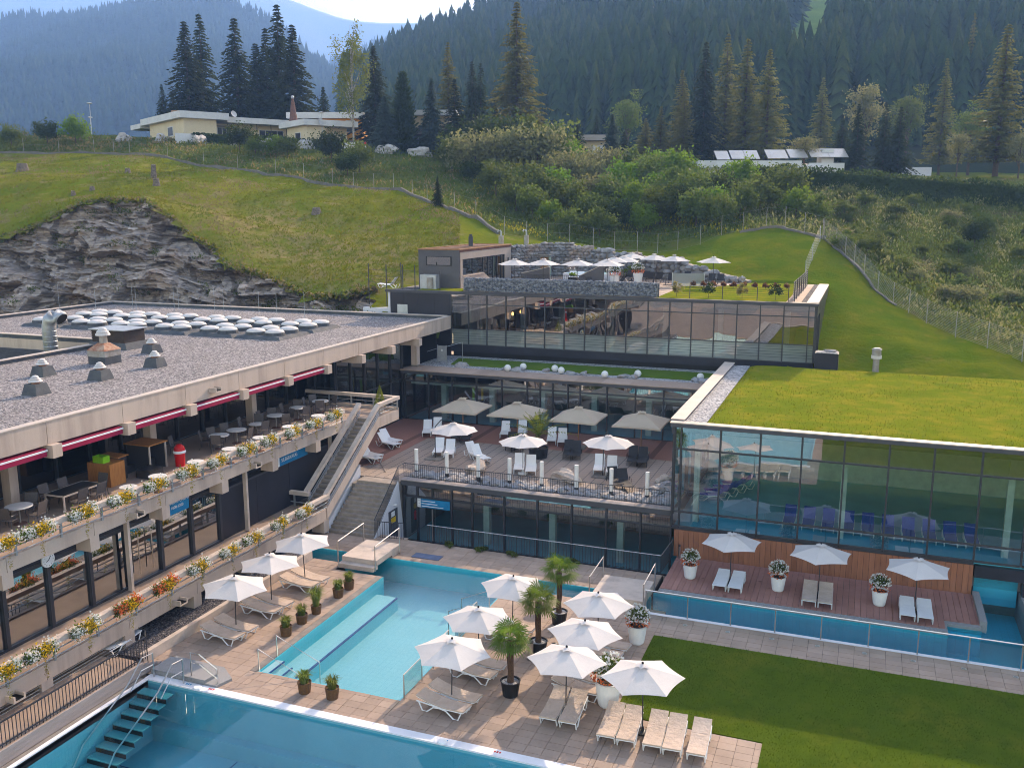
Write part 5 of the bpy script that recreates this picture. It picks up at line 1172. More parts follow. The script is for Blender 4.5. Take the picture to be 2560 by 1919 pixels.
for (x, y, lab, rz) in ((-12.95,27.8,S_+'beside the small pool, nearest its near corner',.0), (-13.03,30.5,S_+'beside the small pool between two others of its row',.06), (-12.95,33.9,S_+'by the side steps of the small pool with a palm behind',-.05),
    (-9.12,33.5,S_+'in front of the plain stone slab bridge',.1), (-8.96,30.8,S_+'over beige loungers next to the white urn at the lawn corner',.0), (-8.9,28.55,S_+'over two beige loungers pointing at the large pool',.05), (-6.12,28.4,S_+'over five beige loungers at the lawn edge',.15),
    (-23.78,29.8,S_+'over loungers beside the gravel bed, nearest the boarded walkway',.1), (-23.84,32.4,S_+'over loungers beside the gravel bed, second from the walkway',.02), (-23.92,35.2,S_+'over loungers beside the gravel bed, next to the slab bridge',-.04)):
    HEX((x, y, 0), rz, lab, 'white parasols on the pool deck').rotation_euler = (rnd.uniform(-.035,.035), rnd.uniform(-.035,.035), rz)
for (x, y, lab) in ((-5.1,42.0,S_+'on the timber sun deck between the first two flower pots'), (-1.15,41.9,S_+'over two beige loungers on the timber sun deck'), (2.86,41.6,S_+'on the timber sun deck beside the side channel')):
    HEX((x, y, .13), .3, lab, 'parasols on the timber deck')
SQ = Proto(parasol('parasol', 'x', 4, 2.15, .62, 2.0, 'canvas_beige', 'pole_wood', rot=math.pi/4, conc=.03, pr=.035, val=.10, base='slab'))
for k, x in enumerate((-24.8,-20.9,-16.7,-12.6)):
    SQ((x, 55.7, 2.3), rnd.uniform(-.05,.05), 'beige square parasol, '+('first of its row from the stair','second of its row from the stair, palm in front','third of its row from the stair','last of its row, next to the pool hall')[k], 'beige parasols on the middle terrace')
CT = Proto(parasol('parasol', 'x', 8, 1.45, .42, 1.85, 'canvas_white', 'pole_dark', rot=.2, conc=.03, base='disc'))
CT((-18.0, 48.9, 2.3), 0, 'white round parasol on a round white foot behind the terrace railing')
for (fx, fy, hx, hy, lab) in ((-24.2,50.1,-22.8,49.8,'white cantilever parasol on a bent side pole near the wide stair'), (-13.5,50.0,-13.2,50.0,'white cantilever parasol with a leaning pole above two white loungers')):
    t = T('cantilever_parasol', lab, 'parasol', (fx, fy, 2.3))
    dx, dy = hx-fx, hy-fy
    o = canopy(8, 1.5, .45, .04, .03, 'canvas_white', .2, 5).build('canopy', 'canvas_white', t, world=False); o.location = (dx, dy, 1.95)
    c = canopy(8, .25, .08, .01, .1, 'canvas_white', .2, 3).build('vent_cap', 'canvas_white', o, world=False); c.location.z = .44
    MB().tube([(0,0,0),(.02,0,2.0),(dx*.35,dy*.35,2.5),(dx*.8,dy*.8,2.62),(dx,dy,2.5),(dx,dy,2.3)], .03, 7).build('pole', 'pole_dark', t, world=False)
    for k in range(8):
        a = 2*math.pi*k/8+.2; MB().tube([(dx,dy,2.34),(dx+1.45*math.cos(a),dy+1.45*math.sin(a),1.94)], .008, 4).build('rib', 'pole_dark', t, world=False)
    for q in ((-.27,-.27),(.27,-.27),(.27,.27),(-.27,.27)): MB().box(q[0]-.26,q[0]+.26,q[1]-.26,q[1]+.26,0,.06).build('base_slab', 'concrete_dark', t, world=False)
for k, (px, py) in enumerate(((1287,648),(1359,648),(1445,649),(1519,650),(1536,642),(1560,641),(1580,633),(1636,636),(1686,639),(1784.5,643))):
    q = G(px, py, 13.5); lab = S_+('beside the sauna cabin door','in front of the timber cave door','in front of the hot tub','over the flower basket behind the gabion wall','left of the hot tub shrub','behind the hot tub','against the stone wall behind the hot tub','in front of the stone wall, right of the hot tub','near the low end of the stone wall','alone at the low end of the stone wall')[k]
    HEX((q.x, q.y, 11.05), .1*k, lab, 'parasols on the roof terrace')

# ================================================================ sun loungers  (head at -x, foot at +x)
def lounger(name, label, mt_frame, mt_top, back, cushion=False, rattan=False):
    t = T(name, label, 'sun lounger'); W = .285
    jx = -.25; ang = RAD(back)
    for s in (-1, 1):
        y = s*W
        MB().tube([(-.95 if back < 20 else jx,y,.30+(.03 if back < 20 else 0)),(-.3,y,.30),(.1,y,.285),(.95,y,.33)], .024, 6).build('side_rail', mt_frame, t, world=False)
        if not rattan:
            MB().tube([(-.86,y,.31),(-.72,y,.02),(-.52,y,.02),(-.26,y,.24),(.0,y,.27),(.26,y,.24),(.55,y,.02),(.75,y,.02),(.88,y,.31)], .026, 6).build('leg', mt_frame, t, world=False)
        else:
            MB().tube([(-.75,y,.3),(-.8,y,0)], .02, 6).build('leg', mt_frame, t, world=False); MB().tube([(.7,y,.3),(.75,y,0)], .02, 6).build('leg', mt_frame, t, world=False)
            MB().tube([(-.3,y+s*.06,.3),(-.32,y+s*.06,.52),(.1,y+s*.06,.52),(.12,y+s*.06,.3)], .018, 6).build('arm', mt_frame, t, world=False)
    def slab(nm, x0, x1, z0, z1, th, wd, mt, sag=0.0):
        b = MB(); n = 8
        for i in range(n):
            a, c = i/n, (i+1)/n
            xa, xb = x0+(x1-x0)*a, x0+(x1-x0)*c; za, zb = z0+(z1-z0)*a-sag*math.sin(math.pi*a), z0+(z1-z0)*c-sag*math.sin(math.pi*c)
            b.hexa([(xa,-wd,za-th),(xb,-wd,zb-th),(xb,wd,zb-th),(xa,wd,za-th),(xa,-wd,za),(xb,-wd,zb),(xb,wd,zb),(xa,wd,za)])
        return b.build(nm, mt, t, world=False)
    L = .72; bx, bz = jx-L*math.cos(ang), .33+L*math.sin(ang)
    slab('seat', jx+.006, .97, .335, .35, .03, W, mt_frame if cushion else mt_top, .02); slab('backrest', bx, jx, bz, .335, .03, W, mt_frame if cushion else mt_top)
    if cushion:
        slab('seat_cushion', jx+.008, .98, .40, .41, .05, W+.015, mt_top, .045); slab('back_cushion', bx-.01, jx-.002, bz+.065, .40, .05, W+.015, mt_top, .02)
    return t
LC = Proto(lounger('sun_lounger', 'x', 'white_plastic', 'cushion', 14, True))
LW = Proto(lounger('sun_lounger', 'x', 'white_plastic', 'white_plastic', 50))
LF = Proto(lounger('sun_lounger', 'x', 'white_plastic', 'white_plastic', 8))
LR = Proto(lounger('sun_lounger', 'x', 'rattan', 'rattan', 52, False, True))
LBl = Proto(lounger('sun_lounger', 'x', 'white_plastic', 'blue_lounger', 40))
bc = 'white framed lounger with beige cushion '
def pair(P, x, y, rz, sep, lab, g, z=0):
    for s in (-.5, .5): P((x-math.sin(rz)*sep*s, y+math.cos(rz)*sep*s, z), rz+rnd.uniform(-.03,.03), lab, g)
H = RAD(-7)
for y, w_ in ((29.45,'nearest the walkway'), (32.1,'middle pair'), (35.05,'next to the slab bridge')): pair(LC, -23.85, y, H, .78, bc+'beside the gravel bed, '+w_, 'lounger pair beside the gravel bed '+w_)
for y, w_ in ((27.62,'nearest the large pool'), (30.2,'middle pair'), (33.55,'by the side steps')): pair(LC, -12.95, y, H, .78, bc+'beside the small pool rail, '+w_, 'lounger pair beside the small pool '+w_)
pair(LC, -8.9, 33.35, H, .85, bc+'in front of the plain stone bridge', 'lounger pair before the plain bridge'); pair(LC, -8.85, 30.45, H, .8, bc+'beside the tall flower urn', 'lounger pair beside the tall flower urn')
for x, r_ in ((-9.28,-88),(-8.6,-87)): LC((x, 28.5, 0), RAD(r_), bc+'pointing at the large pool', 'lounger pair pointing at the large pool')
for k, x in enumerate((-7.15,-6.5,-5.62,-4.97,-4.17)): LC((x, 28.15, 0), RAD(-87+rnd.uniform(-1,1)), bc+'in the row of five, '+ORD[k]+' from the flower urn', 'row of five loungers at the lawn edge')
LF((-26.9, 26.6, .27), RAD(95), 'bare white lounger tipped on the dark gravel behind the railing')
w_ = 'white lounger on the timber sun deck '
for (xa, xb, y, lab) in ((-5.45,-4.75,41.75,'under the first parasol by the timber wall'), (2.55,3.25,41.4,'under the parasol beside the side channel')):
    for x in (xa, xb): LF((x, y, .13), RAD(-90), w_+lab, 'white loungers on the sun deck, '+lab)
for x in (-1.5,-.82): LC((x, 41.45, .13), RAD(-89), bc+'on the timber sun deck', 'beige loungers on the sun deck')
# middle terrace: foot pixel and heading give the place
z3p = lambda x, y: (960+x*.3617, 960+y*.3617)
def at_foot(P, px, py, hd, lab, g, lift=.34):
    q = G(*z3p(px, py), 2.3+lift); r_ = RAD(hd); P((q.x-.95*math.cos(r_), q.y-.95*math.sin(r_), 2.3), r_, lab, g)
ml = 'white lounger with raised back on the middle terrace '
for (pts, hd, lab) in ((((365,470),(442,482)),-72,'next to the bent-pole parasol'), (((672,494),(712,514)),-40,'behind the long boulder'), (((930,588),(1012,600)),-72,'under the round white parasol'), (((1480,593),(1568,606)),-78,'under the leaning-pole parasol'), (((828,346),(948,340)),-74,'under the second beige parasol'), (((1155,390),(1230,400)),-74,'under the third beige parasol'), (((292,335),(362,318)),-68,'by the glass of the middle hall')):
    for p_ in pts: at_foot(LW, *p_, hd, ml+lab, 'white loungers '+lab)
for (x, y, hd) in ((-28.3,51.6,-20),(-28.6,52.4,-20),(-27.75,48.1,-18),(-28.0,48.7,-18)): LW((x, y, 2.3), RAD(hd), ml+'on the boards beside the balcony stair', 'white loungers beside the balcony stair')
dl = 'dark woven lounger with armrests on the middle terrace '
for (pts, hd, lab) in ((((1268,488),(1322,494)),-76,'below the third beige parasol'), (((1712,532),(1782,542)),-80,'below the last beige parasol'), (((1622,690),(1692,705)),-62,'beside the slate corner'), (((492,368),(560,380)),-70,'behind the bent-pole parasol'), (((868,430),(910,440)),-76,'beside the potted palm')):
    for p_ in pts: at_foot(LR, *p_, hd, dl+lab, 'dark loungers '+lab)
z6p = lambda x, y: (1400+x*.3165, 560+y*.3165)
for k, (px, py) in enumerate(((530,432),(655,437),(697,447),(760,449),(855,458),(985,440),(1180,462),(1250,463))):
    q = G(*z6p(px, py), 11.3); LR((q.x, q.y+.9, 11.05), RAD(-88), 'dark woven lounger on the roof terrace '+('beneath the lone parasol at the wall end' if k > 5 else 'in the row along the stone wall'), 'dark loungers at the wall end' if k > 5 else 'dark loungers along the stone wall')
for (x, y, rz) in ((-21.0,78.5,-1.5),(-20.2,78.3,-1.5)): LW((x-3.5, y+.5, 11.05), rz, 'white lounger beside the hot tub on the roof terrace', 'white loungers by the hot tub')
for (x, y, rz) in ((-20.6,72.5,-.6),(-19.0,73.5,-2.4),(-17.2,72.2,.2)): LR((x, y, 11.05), rz, 'dark woven lounger behind the flower basket on the gabion wall', 'dark loungers behind the gabion wall')
LW((-36.9, 68.2, 11.0), RAD(180), 'bare white lounger left of the sauna cabin')
for k in range(10): LBl((-2.9+.93*k, 47.3, 1.62), RAD(-90), 'blue lounger in the row behind the pool hall glass, '+ORD[k]+' from the loose stack', 'blue loungers inside the pool hall')
for k in range(4): LBl((-7.2+.35*k, 50+.9*k, 1.62), RAD(200), 'blue lounger stacked at the back of the pool hall', 'stacked blue loungers in the pool hall')

# ================================================================ tables and chairs on the upper terrace
tb = T('cafe_table', 'x', 'table'); MB().lathe([(.5,.70),(.52,.715),(.52,.735),(.5,.745),(0,.747)], 24).build('table_top', 'house_white', tb, world=False); MB().cyl(0,0,.03,.70,.035,.035,8).build('pedestal', 'galv_dull', tb, world=False); MB().lathe([(.26,0),(.25,.03),(.04,.06)], 14).build('foot', 'brick_roof', tb, world=False)
TBP = Proto(tb)
ch = T('cafe_chair', 'x', 'chair')
for s in (-1, 1):
    y = s*.25
    MB().tube([(.24,y,0),(.22,y,.42),(.2,y,.63),(-.2,y,.62)], .013, 5).build('leg', 'dark_metal', ch, world=False); MB().tube([(-.28,y,0),(-.2,y,.42),(-.33,y,.98)], .013, 5).build('leg', 'dark_metal', ch, world=False)
MB().hexa([(-.2,-.24,.40),(.24,-.24,.41),(.24,.24,.41),(-.2,.24,.40),(-.2,-.24,.42),(.24,-.24,.43),(.24,.24,.43),(-.2,.24,.42)]).build('seat', 'chair_mesh' if 'chair_mesh' in MAT else 'rattan', ch, world=False)
MB().hexa([(-.215,-.24,.47),(-.2,-.24,.47),(-.2,.24,.47),(-.215,.24,.47),(-.34,-.24,.97),(-.325,-.24,.97),(-.325,.24,.97),(-.34,.24,.97)]).build('backrest', 'chair_mesh' if 'chair_mesh' in MAT else 'rattan', ch, world=False)
CHP = Proto(ch)
def table_set(x, y, lab, chairs, z=5.2, sc=1.0):
    TBP((x, y, z), rnd.random(), 'round white cafe table '+lab, 'round cafe tables on the upper terrace', sc)
    for a in chairs:
        a = RAD(a); CHP((x+.72*math.cos(a), y+.72*math.sin(a), z), a+math.pi+rnd.uniform(-.25,.25), 'dark woven cafe chair at the round table '+lab, 'cafe chairs at the round table '+lab)
table_set(-30.8, 25.9, 'nearest the black dining table', (20,-70,110,200)); table_set(-29.15, 30.0, 'small, beside the wooden bar', (), sc=.72)
table_set(-30.9, 38.3, 'beside the concrete column past the red bin', (-60,200,150)); table_set(-30.8, 39.6, 'pushed against its neighbour past the red bin', (-10,170)); table_set(-30.9, 41.5, 'third past the red bin', (-30,120,190), sc=.85); table_set(-30.9, 43.3, 'fourth past the red bin', (-20,140,200,60)); table_set(-30.9, 45.5, 'next to the last at the stair landing', (-30,130,200)); table_set(-30.7, 47.6, 'at the landing railing', (-60,60,150,210))
for y in (31.2,33.7,36.2,38.65,41.25,44.07): TBP((-28.62, y, 5.2), 0, 'small round white table tucked behind the flower parapet', 'small tables behind the flower parapet', (.75,.75,1.0))
TBP((G(1359,1520,0).x, G(1359,1520,0).y, 0), 0, 'small round white table beside the palm by the side steps', None, (.7,.7,.8))
dt = T('dining_table', 'long black topped dining table with metal frame on the upper terrace', 'table', (-30.6, 28.45, 5.2))
MB().box(-.5,.5,-1.0,1.0,.70,.74).build('table_top', 'black_plastic', dt, world=False); b = MB(); b.box(-.53,-.502,-1.03,1.03,.68,.745); b.box(.502,.53,-1.03,1.03,.68,.745); b.box(-.502,.502,-1.03,-1.002,.68,.745); b.box(-.502,.502,1.002,1.03,.68,.745); b.build('rim', 'coping', dt, world=False)
for q in ((-.5,-1),(.5,-1),(.5,1),(-.5,1)): MB().box(q[0]-.03,q[0]+.03,q[1]-.03,q[1]+.03,0,.68).build('leg', 'coping', dt, world=False)
for (x, y, a) in ((-29.9,28.0,180),(-29.9,29.0,180),(-31.4,27.9,0),(-31.4,28.9,0),(-30.6,29.8,-90)): CHP((x, y, 5.2), RAD(a), 'dark woven chair at the long black dining table', 'chairs at the black dining table')
for (x, y, a) in ((-32.2,36.6,20),(-31.9,24.4,40)): CHP((x, y, 5.2), RAD(a), 'single dark chair by the terrace glass wall', 'single chairs by the glass wall')
bar = T('wooden_bar', 'orange wood bar counter with dark back panel on the upper terrace', 'counter', (-31.6, 31.4, 5.2))
MB().box(-.75,.55,-.45,.45,0,1.05).build('cabinet', 'wood_orange', bar, world=False); MB().box(-.95,.1,.46,1.05,0,1.08).build('back_cabinet', 'rattan', bar, world=False); MB().box(-1.0,.2,.44,1.1,1.081,1.13).build('counter_top', 'wood_orange', bar, world=False)
cr = T('lime_crate', 'lime green plastic crate standing on the wooden bar', 'crate', (-31.75, 31.2, 6.25)); b = MB(); b.box(-.3,.3,-.2,.2,0,.02); b.box(-.3,-.27,-.2,.2,.02,.3); b.box(.27,.3,-.2,.2,.02,.3); b.box(-.27,.27,-.2,-.17,.02,.3); b.box(-.27,.27,.17,.2,.02,.3); b.build('shell', 'lime_plastic', cr, world=False); MB().box(-.31,.31,-.21,.21,.27,.30).build('rim', 'lime_plastic', cr, world=False) if False else None
sb = T('screen_booth', 'dark lounge booth with orange wood roof board beside the red bin', 'booth', (-31.6, 34.2, 5.2))
MB().box(-.9,.45,.35,.42,0,1.25).build('side_panel', 'rattan', sb, world=False); MB().box(-.83,.45,-.70,-.64,0,1.25).build('side_panel', 'rattan', sb, world=False); MB().box(-.83,-.1,-.6,.3,0,.4).build('bench', 'rattan', sb, world=False); MB().box(-1.0,.55,-.75,.5,1.26,1.31).build('roof_board', 'wood_orange', sb, world=False); MB().box(-.9,-.84,-.7,.34,0,1.25).build('back_panel', 'rattan', sb, world=False); MB().box(.46,.52,.35,.42,.0,1.26).build('post', 'coping', sb, world=False); MB().box(.46,.52,-.73,-.66,0,1.26).build('post', 'coping', sb, world=False)
so = T('lounge_sofa', 'dark woven corner sofa between the wooden bar and the booth', 'sofa', (-32.2, 33.1, 5.2)); MB().box(-.8,.2,-.9,.9,0,.38).build('seat', 'rattan', so, world=False); MB().box(-1.0,-.81,-.9,.9,0,.8).build('backrest', 'rattan', so, world=False)
ct = T('coffee_table', 'low dark woven coffee table with glass top in front of the corner sofa', 'table', (-30.7, 33.0, 5.2)); MB().box(-.4,.4,-.45,.45,0,.38).build('base', 'rattan', ct, world=False); MB().box(-.42,.42,-.47,.47,.381,.395).build('glass_top', 'black_plastic', ct, world=False)
rb = T('ice_cream_bin', 'red domed bin with white band beside the lounge booth', 'bin', (-30.6, 34.95, 5.2)); MB().lathe([(.22,0),(.26,.62),(.26,.66)], 18).build('body', 'red_plastic', rb, world=False); MB().lathe([(.30,.66),(.31,.72),(.27,.78)], 18).build('band', 'white_plastic', rb, world=False); MB().lathe([(.27,.78),(.24,.95),(.14,1.06),(0,1.1)], 18).build('lid', 'red_plastic', rb, world=False)

# ================================================================ roof equipment
DM = T('skylight_group', 'four white skylight domes on a dark base on the gravel roof', 'skylight', (0,0,0), 0, 'skylight groups on the gravel roof')
b = MB(); b.hexa([(-1.85,-1.85,0),(1.85,-1.85,0),(1.85,1.85,0),(-1.85,1.85,0),(-1.6,-1.6,.22),(1.6,-1.6,.22),(1.6,1.6,.22),(-1.6,1.6,.22)]); b.build('base', 'roof_bitumen', DM, world=False)
for q in ((-.74,-.8),(.74,-.8),(.74,.8),(-.74,.8)):
    MB().lathe([(.70,.22),(.66,.42)], 20, (q[0],q[1],0)).build('kerb', 'roof_bitumen', DM, world=False); MB().lathe([(.64,.42),(.65,.44),(.55,.54),(.36,.61),(.15,.645),(0,.65)], 20, (q[0],q[1],0)).build('dome', 'dome', DM, smooth=True, world=False)
DMP = Proto(DM)
for k, gx in enumerate((-56.0,-52.25,-48.65,-44.75,-40.9,-37.15)):
    for gy_ in (52.15, 56.1): DMP((gx, gy_, 9.0), 0, 'four skylight domes, '+ORD[k]+' from the duct elbow, '+('front row near the vents' if gy_ < 54 else 'back row near the rock'))
VT = T('roof_vent', 'x', 'vent'); b = MB(); b.hexa([(-.55,-.55,0),(.55,-.55,0),(.55,.55,0),(-.55,.55,0),(-.40,-.40,.62),(.40,-.40,.62),(.40,.40,.62),(-.40,.40,.62)]); b.build('base', 'roof_bitumen', VT, world=False); MB().cyl(0,0,.62,.72,.22,.22,12).build('neck', 'rust', VT, world=False)
for k, P_ in enumerate(([(.36,0),(.38,.03),(.33,.09),(.27,.12)],[(.27,.13),(.29,.15),(.25,.21),(.19,.23)],[(.19,.24),(.20,.26),(.16,.32),(.08,.36),(0,.37)])): MB().lathe([(r0,z+.72) for r0, z in P_], 18).build('cap_ring', 'dome', VT, world=False, smooth=False)
VTP = Proto(VT)
for (x, y, lab) in ((-39.4,35.4,'behind the roof upstand corner'),(-35.7,31.6,'nearest the balcony end of the roof'),(-35.8,35.6,'between its neighbours near the fascia'),(-35.9,39.6,'in front of the rusty vent'),(-39.6,43.5,'with a thin rod beside it')): VTP((x, y, 9.02), rnd.uniform(-.1,.1), 'small white mushroom vent on a dark tapered base '+lab, 'mushroom vents on the gravel roof', .82)
bv = T('rusty_vent', 'tall roof vent with rusty hipped hood and white layered cap', 'vent', (-39.4, 39.6, 9.02)); bv.scale = (.8,.8,.85); MB().box(-.75,.75,-.75,.75,0,.5).build('base', 'roof_bitumen', bv, world=False); MB().box(-.76,.76,-.76,.76,.5,.9).build('collar', 'galv_dull', bv, world=False)
b = MB(); b.hexa([(-.8,-.8,.9),(.8,-.8,.9),(.8,.8,.9),(-.8,.8,.9),(-.28,-.28,1.35),(.28,-.28,1.35),(.28,.28,1.35),(-.28,.28,1.35)]); b.build('hood', 'rust', bv, world=False); MB().cyl(0,0,1.35,1.85,.27,.27,14).build('neck', 'galv_dull', bv, world=False)
for k, P_ in enumerate(([(.48,0),(.50,.04),(.46,.14),(.40,.17)],[(.40,.18),(.42,.21),(.36,.31),(.27,.34)],[(.27,.35),(.28,.38),(.22,.47),(.1,.53),(0,.54)])): MB().lathe([(r0,z+1.83) for r0, z in P_], 18).build('cap_ring', 'dome', bv, world=False)
lv = T('louvre_box', 'dark louvred ventilation box with pale metal lid on the gravel roof', 'vent', (-43.2, 44.6, 9.02)); b = MB(); b.hexa([(-1.6,-1.0,0),(1.6,-1.0,0),(1.6,1.2,0),(-1.6,1.2,0),(-1.35,-.85,.4),(1.35,-.85,.4),(1.35,1.0,.4),(-1.35,1.0,.4)]); b.build('base', 'roof_bitumen', lv, world=False)
MB().box(-1.25,1.25,-.78,.95,.4,1.15).build('body', 'louvre', lv, world=False); MB().box(-1.4,1.4,-.92,1.1,1.151,1.2).build('lid', 'galv', lv, world=False)
for k in range(6): MB().box(-1.28,1.28,-.81,-.785,.46+.115*k,.52+.115*k).build('louvre', 'louvre', lv, world=False)
dc = T('duct_elbow', 'large ribbed steel duct bending over beside the roof court', 'duct', (-48.0, 43.9, 7.0)); MB().tube([(0,0,0),(0,0,3.2),(.12,0,3.6),(.42,0,3.85),(.85,0,3.9),(1.15,0,3.72)], .42, 16).build('pipe', 'galv', dc, smooth=True, world=False)
for k in range(9): MB().lathe([(.425,0),(.44,.02),(.44,.05),(.425,.07)], 18, (0,0,.3+.32*k)).build('rib', 'galv', dc, world=False)
MB().tube([(1.155,0,3.717),(1.16,0,3.714)], .37, 14).build('mouth', 'sign_black', dc, world=False)
LRD = T('lightning_rod', 'x', 'rod'); MB().tube([(0,0,0),(0,0,2.3)], [.02,.012], 5).build('rod', 'galv', LRD, world=False); MB().lathe([(.14,0),(.13,.07),(.03,.1)], 10).build('foot', 'concrete_dark', LRD, world=False); LRP = Proto(LRD)
for (x, y) in ((-62.6,58.5),(-59.8,59.6),(-57.0,60.8),(-54.6,58.6),(-52.2,60.2),(-50.2,58.4),(-48.3,60.3),(-46.4,59.0),(-43.3,59.2),(-40.5,57.5),(-39.1,59.0)): LRP((x, y, 9.02), 0, 'thin lightning rod standing on the gravel roof', 'lightning rods on the gravel roof')
ct_ = MB(); ct_.box(-63.5,-44.65,20,45.55,5.8,6.9); ct_.build('court_floor', 'concrete_dark', LB); gm = MB()
V, F = ICO[2]; gm.v = [(-55+p.x*7.5, 37+p.y*7, 6.2+max(p.z,-.1)*2.9+.15*noise.noise(p*4)) for p in V]; gm.f = list(F); gm.m = [0]*len(F); tag(gm.build('court_mound', 'roof_grass', LB, smooth=True))
rv = T('roof_vent_pipe', 'grey capped vent pipe rising behind the grass roof', 'vent', (.9, 64.6, 7.0)); MB().cyl(0,0,-.2,.75,.2,.2,12).build('pipe', 'galv_dull', rv, world=False); MB().cyl(0,0,.75,.95,.33,.33,14).build('collar', 'dome', rv, world=False); MB().cyl(0,0,.95,1.35,.3,.28,14).build('cap', 'galv_dull', rv, world=False); MB().cyl(0,0,1.35,1.45,.34,.2,14).build('lid', 'galv_dull', rv, world=False)
# ================================================================ leaf helpers
NR = np.random.default_rng(11)
def np_mesh(name, V, F, mats, mi=None):
    me = bpy.data.meshes.new(name); V = np.asarray(V, np.float32); F = np.asarray(F, np.int32); k = F.shape[1]
    me.vertices.add(len(V)); me.vertices.foreach_set('co', V.ravel()); me.loops.add(F.size); me.loops.foreach_set('vertex_index', F.ravel())
    me.polygons.add(len(F)); me.polygons.foreach_set('loop_start', np.arange(0, F.size, k, dtype=np.int32)); me.polygons.foreach_set('loop_total', np.full(len(F), k, np.int32))
    for m in (mats if isinstance(mats, (list, tuple)) else [mats]): me.materials.append(MAT[m])
    if mi is not None: me.polygons.foreach_set('material_index', np.asarray(mi, np.int32))
    me.update(); me.validate(); return me
def cards(P, size, asp=.6, flat=0.0, dirs=None, rng=NR):
    P = np.asarray(P, float); n = len(P); size = np.broadcast_to(size, n)
    a = rng.normal(size=(n,3)) if dirs is None else dirs + rng.normal(size=(n,3))*.25
    a[:,2] *= (1-flat); a /= np.linalg.norm(a, axis=1, keepdims=True)+1e-9
    b = np.cross(a, rng.normal(size=(n,3))); b /= np.linalg.norm(b, axis=1, keepdims=True)+1e-9
    a = a*size[:,None]*.5; b = b*size[:,None]*.5*asp
    V = np.stack([P-a, P-a*.1+b, P+a, P-a*.1-b], 1).reshape(-1,3); F = np.arange(4*n).reshape(n,4)
    return V, F
def merge(parts):
    Vs, Fs, Ms, off = [], [], [], 0
    for V, F, m in parts: Vs.append(V); Fs.append(F+off); Ms.append(np.full(len(F), m)); off += len(V)
    return np.concatenate(Vs), np.concatenate(Fs), np.concatenate(Ms)
def ball(n, r, rng=NR, shell=.45, top=0.0):
    d = rng.normal(size=(n,3)); d /= np.linalg.norm(d, axis=1, keepdims=True)
    if top: d[:,2] = np.where(d[:,2] < -top, -d[:,2]*.3, d[:,2])
    return d*((shell+(1-shell)*rng.random(n))[:,None])*np.asarray(r)
def clumpy(n, r, k, cr, rng=NR, top=.2):      # leaves gathered in k clumps spread through an ellipsoid
    c = ball(k, np.asarray(r)*.78, rng, .35, top); w_ = rng.integers(0, k, n)
    return c[w_] + ball(n, np.asarray(r)*cr, rng, .2)*(0.6+.8*rng.random(k))[w_][:,None]
def part(root, name, V, F, mats, mi=None): return link(name, np_mesh(name, V, F, mats, mi), root, False)

# ---- flower boxes on the balconies
def flower_box(kind, seed):
    rg = np.random.default_rng(seed); t = T('flower_box', 'x', 'flower box')
    MB().box(-.13,.13,-.5,.5,-.12,.06).build('box', 'concrete_dark', t, world=False)
    pos = lambda n, y0, y1, sz, dz=0: np.column_stack([rg.normal(.08,.115,n), rg.uniform(y0,y1,n), rg.normal(.07+dz,.105,n)])
    V, F = cards(pos(620,-.62,.62,.1,-.02), rg.uniform(.06,.13,620), .5, rng=rg); part(t, 'foliage', V, F, 'leaf_flower')
    tr = np.column_stack([rg.normal(.16,.04,90), rg.normal(.12,.05,90), -.1-.75*rg.random(90)**1.6]); V, F = cards(tr, .07, .35, rng=rg); part(t, 'trailing_stems', V, F, 'leaf_yellow')
    c1, c2 = ('petal_white','petal_yellow') if kind == 0 else ('petal_orange','petal_yellow')
    P = np.concatenate([pos(230,-.62,-.12,.1,.0)+[.07,0,0], pos(180,.28,.62,.1,.09)+[.05,0,0]]); V, F = cards(P, rg.uniform(.05,.09,len(P)), .95, rng=rg); part(t, 'blossom', V, F, c1)
    P = pos(330,-.16,.34,.1,.02)+[.08,0,0]; V, F = cards(P, rg.uniform(.04,.075,len(P)), .95, rng=rg); part(t, 'blossom', V, F, c2)
    return Proto(t)
FB = [flower_box(0, 1), flower_box(0, 2), flower_box(0, 5)]; FO = flower_box(1, 3)
for k, y in enumerate((20.8,22.45,23.9,26.0,28.0,29.95,32.0,34.0,36.2,38.05,40.1,42.1,44.2)): FB[k % 3]((-27.72, y, 5.93), rnd.uniform(-.08,.08), 'white and yellow flower box on the upper balcony cap, '+ORD[12-k]+' from the stair', 'flower boxes on the upper balcony', (1.05, rnd.uniform(.92,1.05), rnd.uniform(1.0,1.15)))
for k, y in enumerate((18.9,20.75,22.3,24.3,26.4,28.5,30.6,32.7,34.4,36.6,38.7)):
    if k in (4, 5): FO((-26.3, y, 2.18), rnd.uniform(-.08,.08), 'orange and yellow flower box on the lower balcony cap, '+('farther from' if k == 4 else 'nearer to')+' the balcony stair', 'orange flower boxes on the lower balcony', (1.1,1.0,1.1))
    else: FB[k % 3]((-26.3, y, 2.18), rnd.uniform(-.08,.08), 'white and yellow flower box on the lower balcony cap, '+ORD[10-k]+' from the stair', 'flower boxes on the lower balcony', (1.05, rnd.uniform(.92,1.05), rnd.uniform(1.0,1.15)))
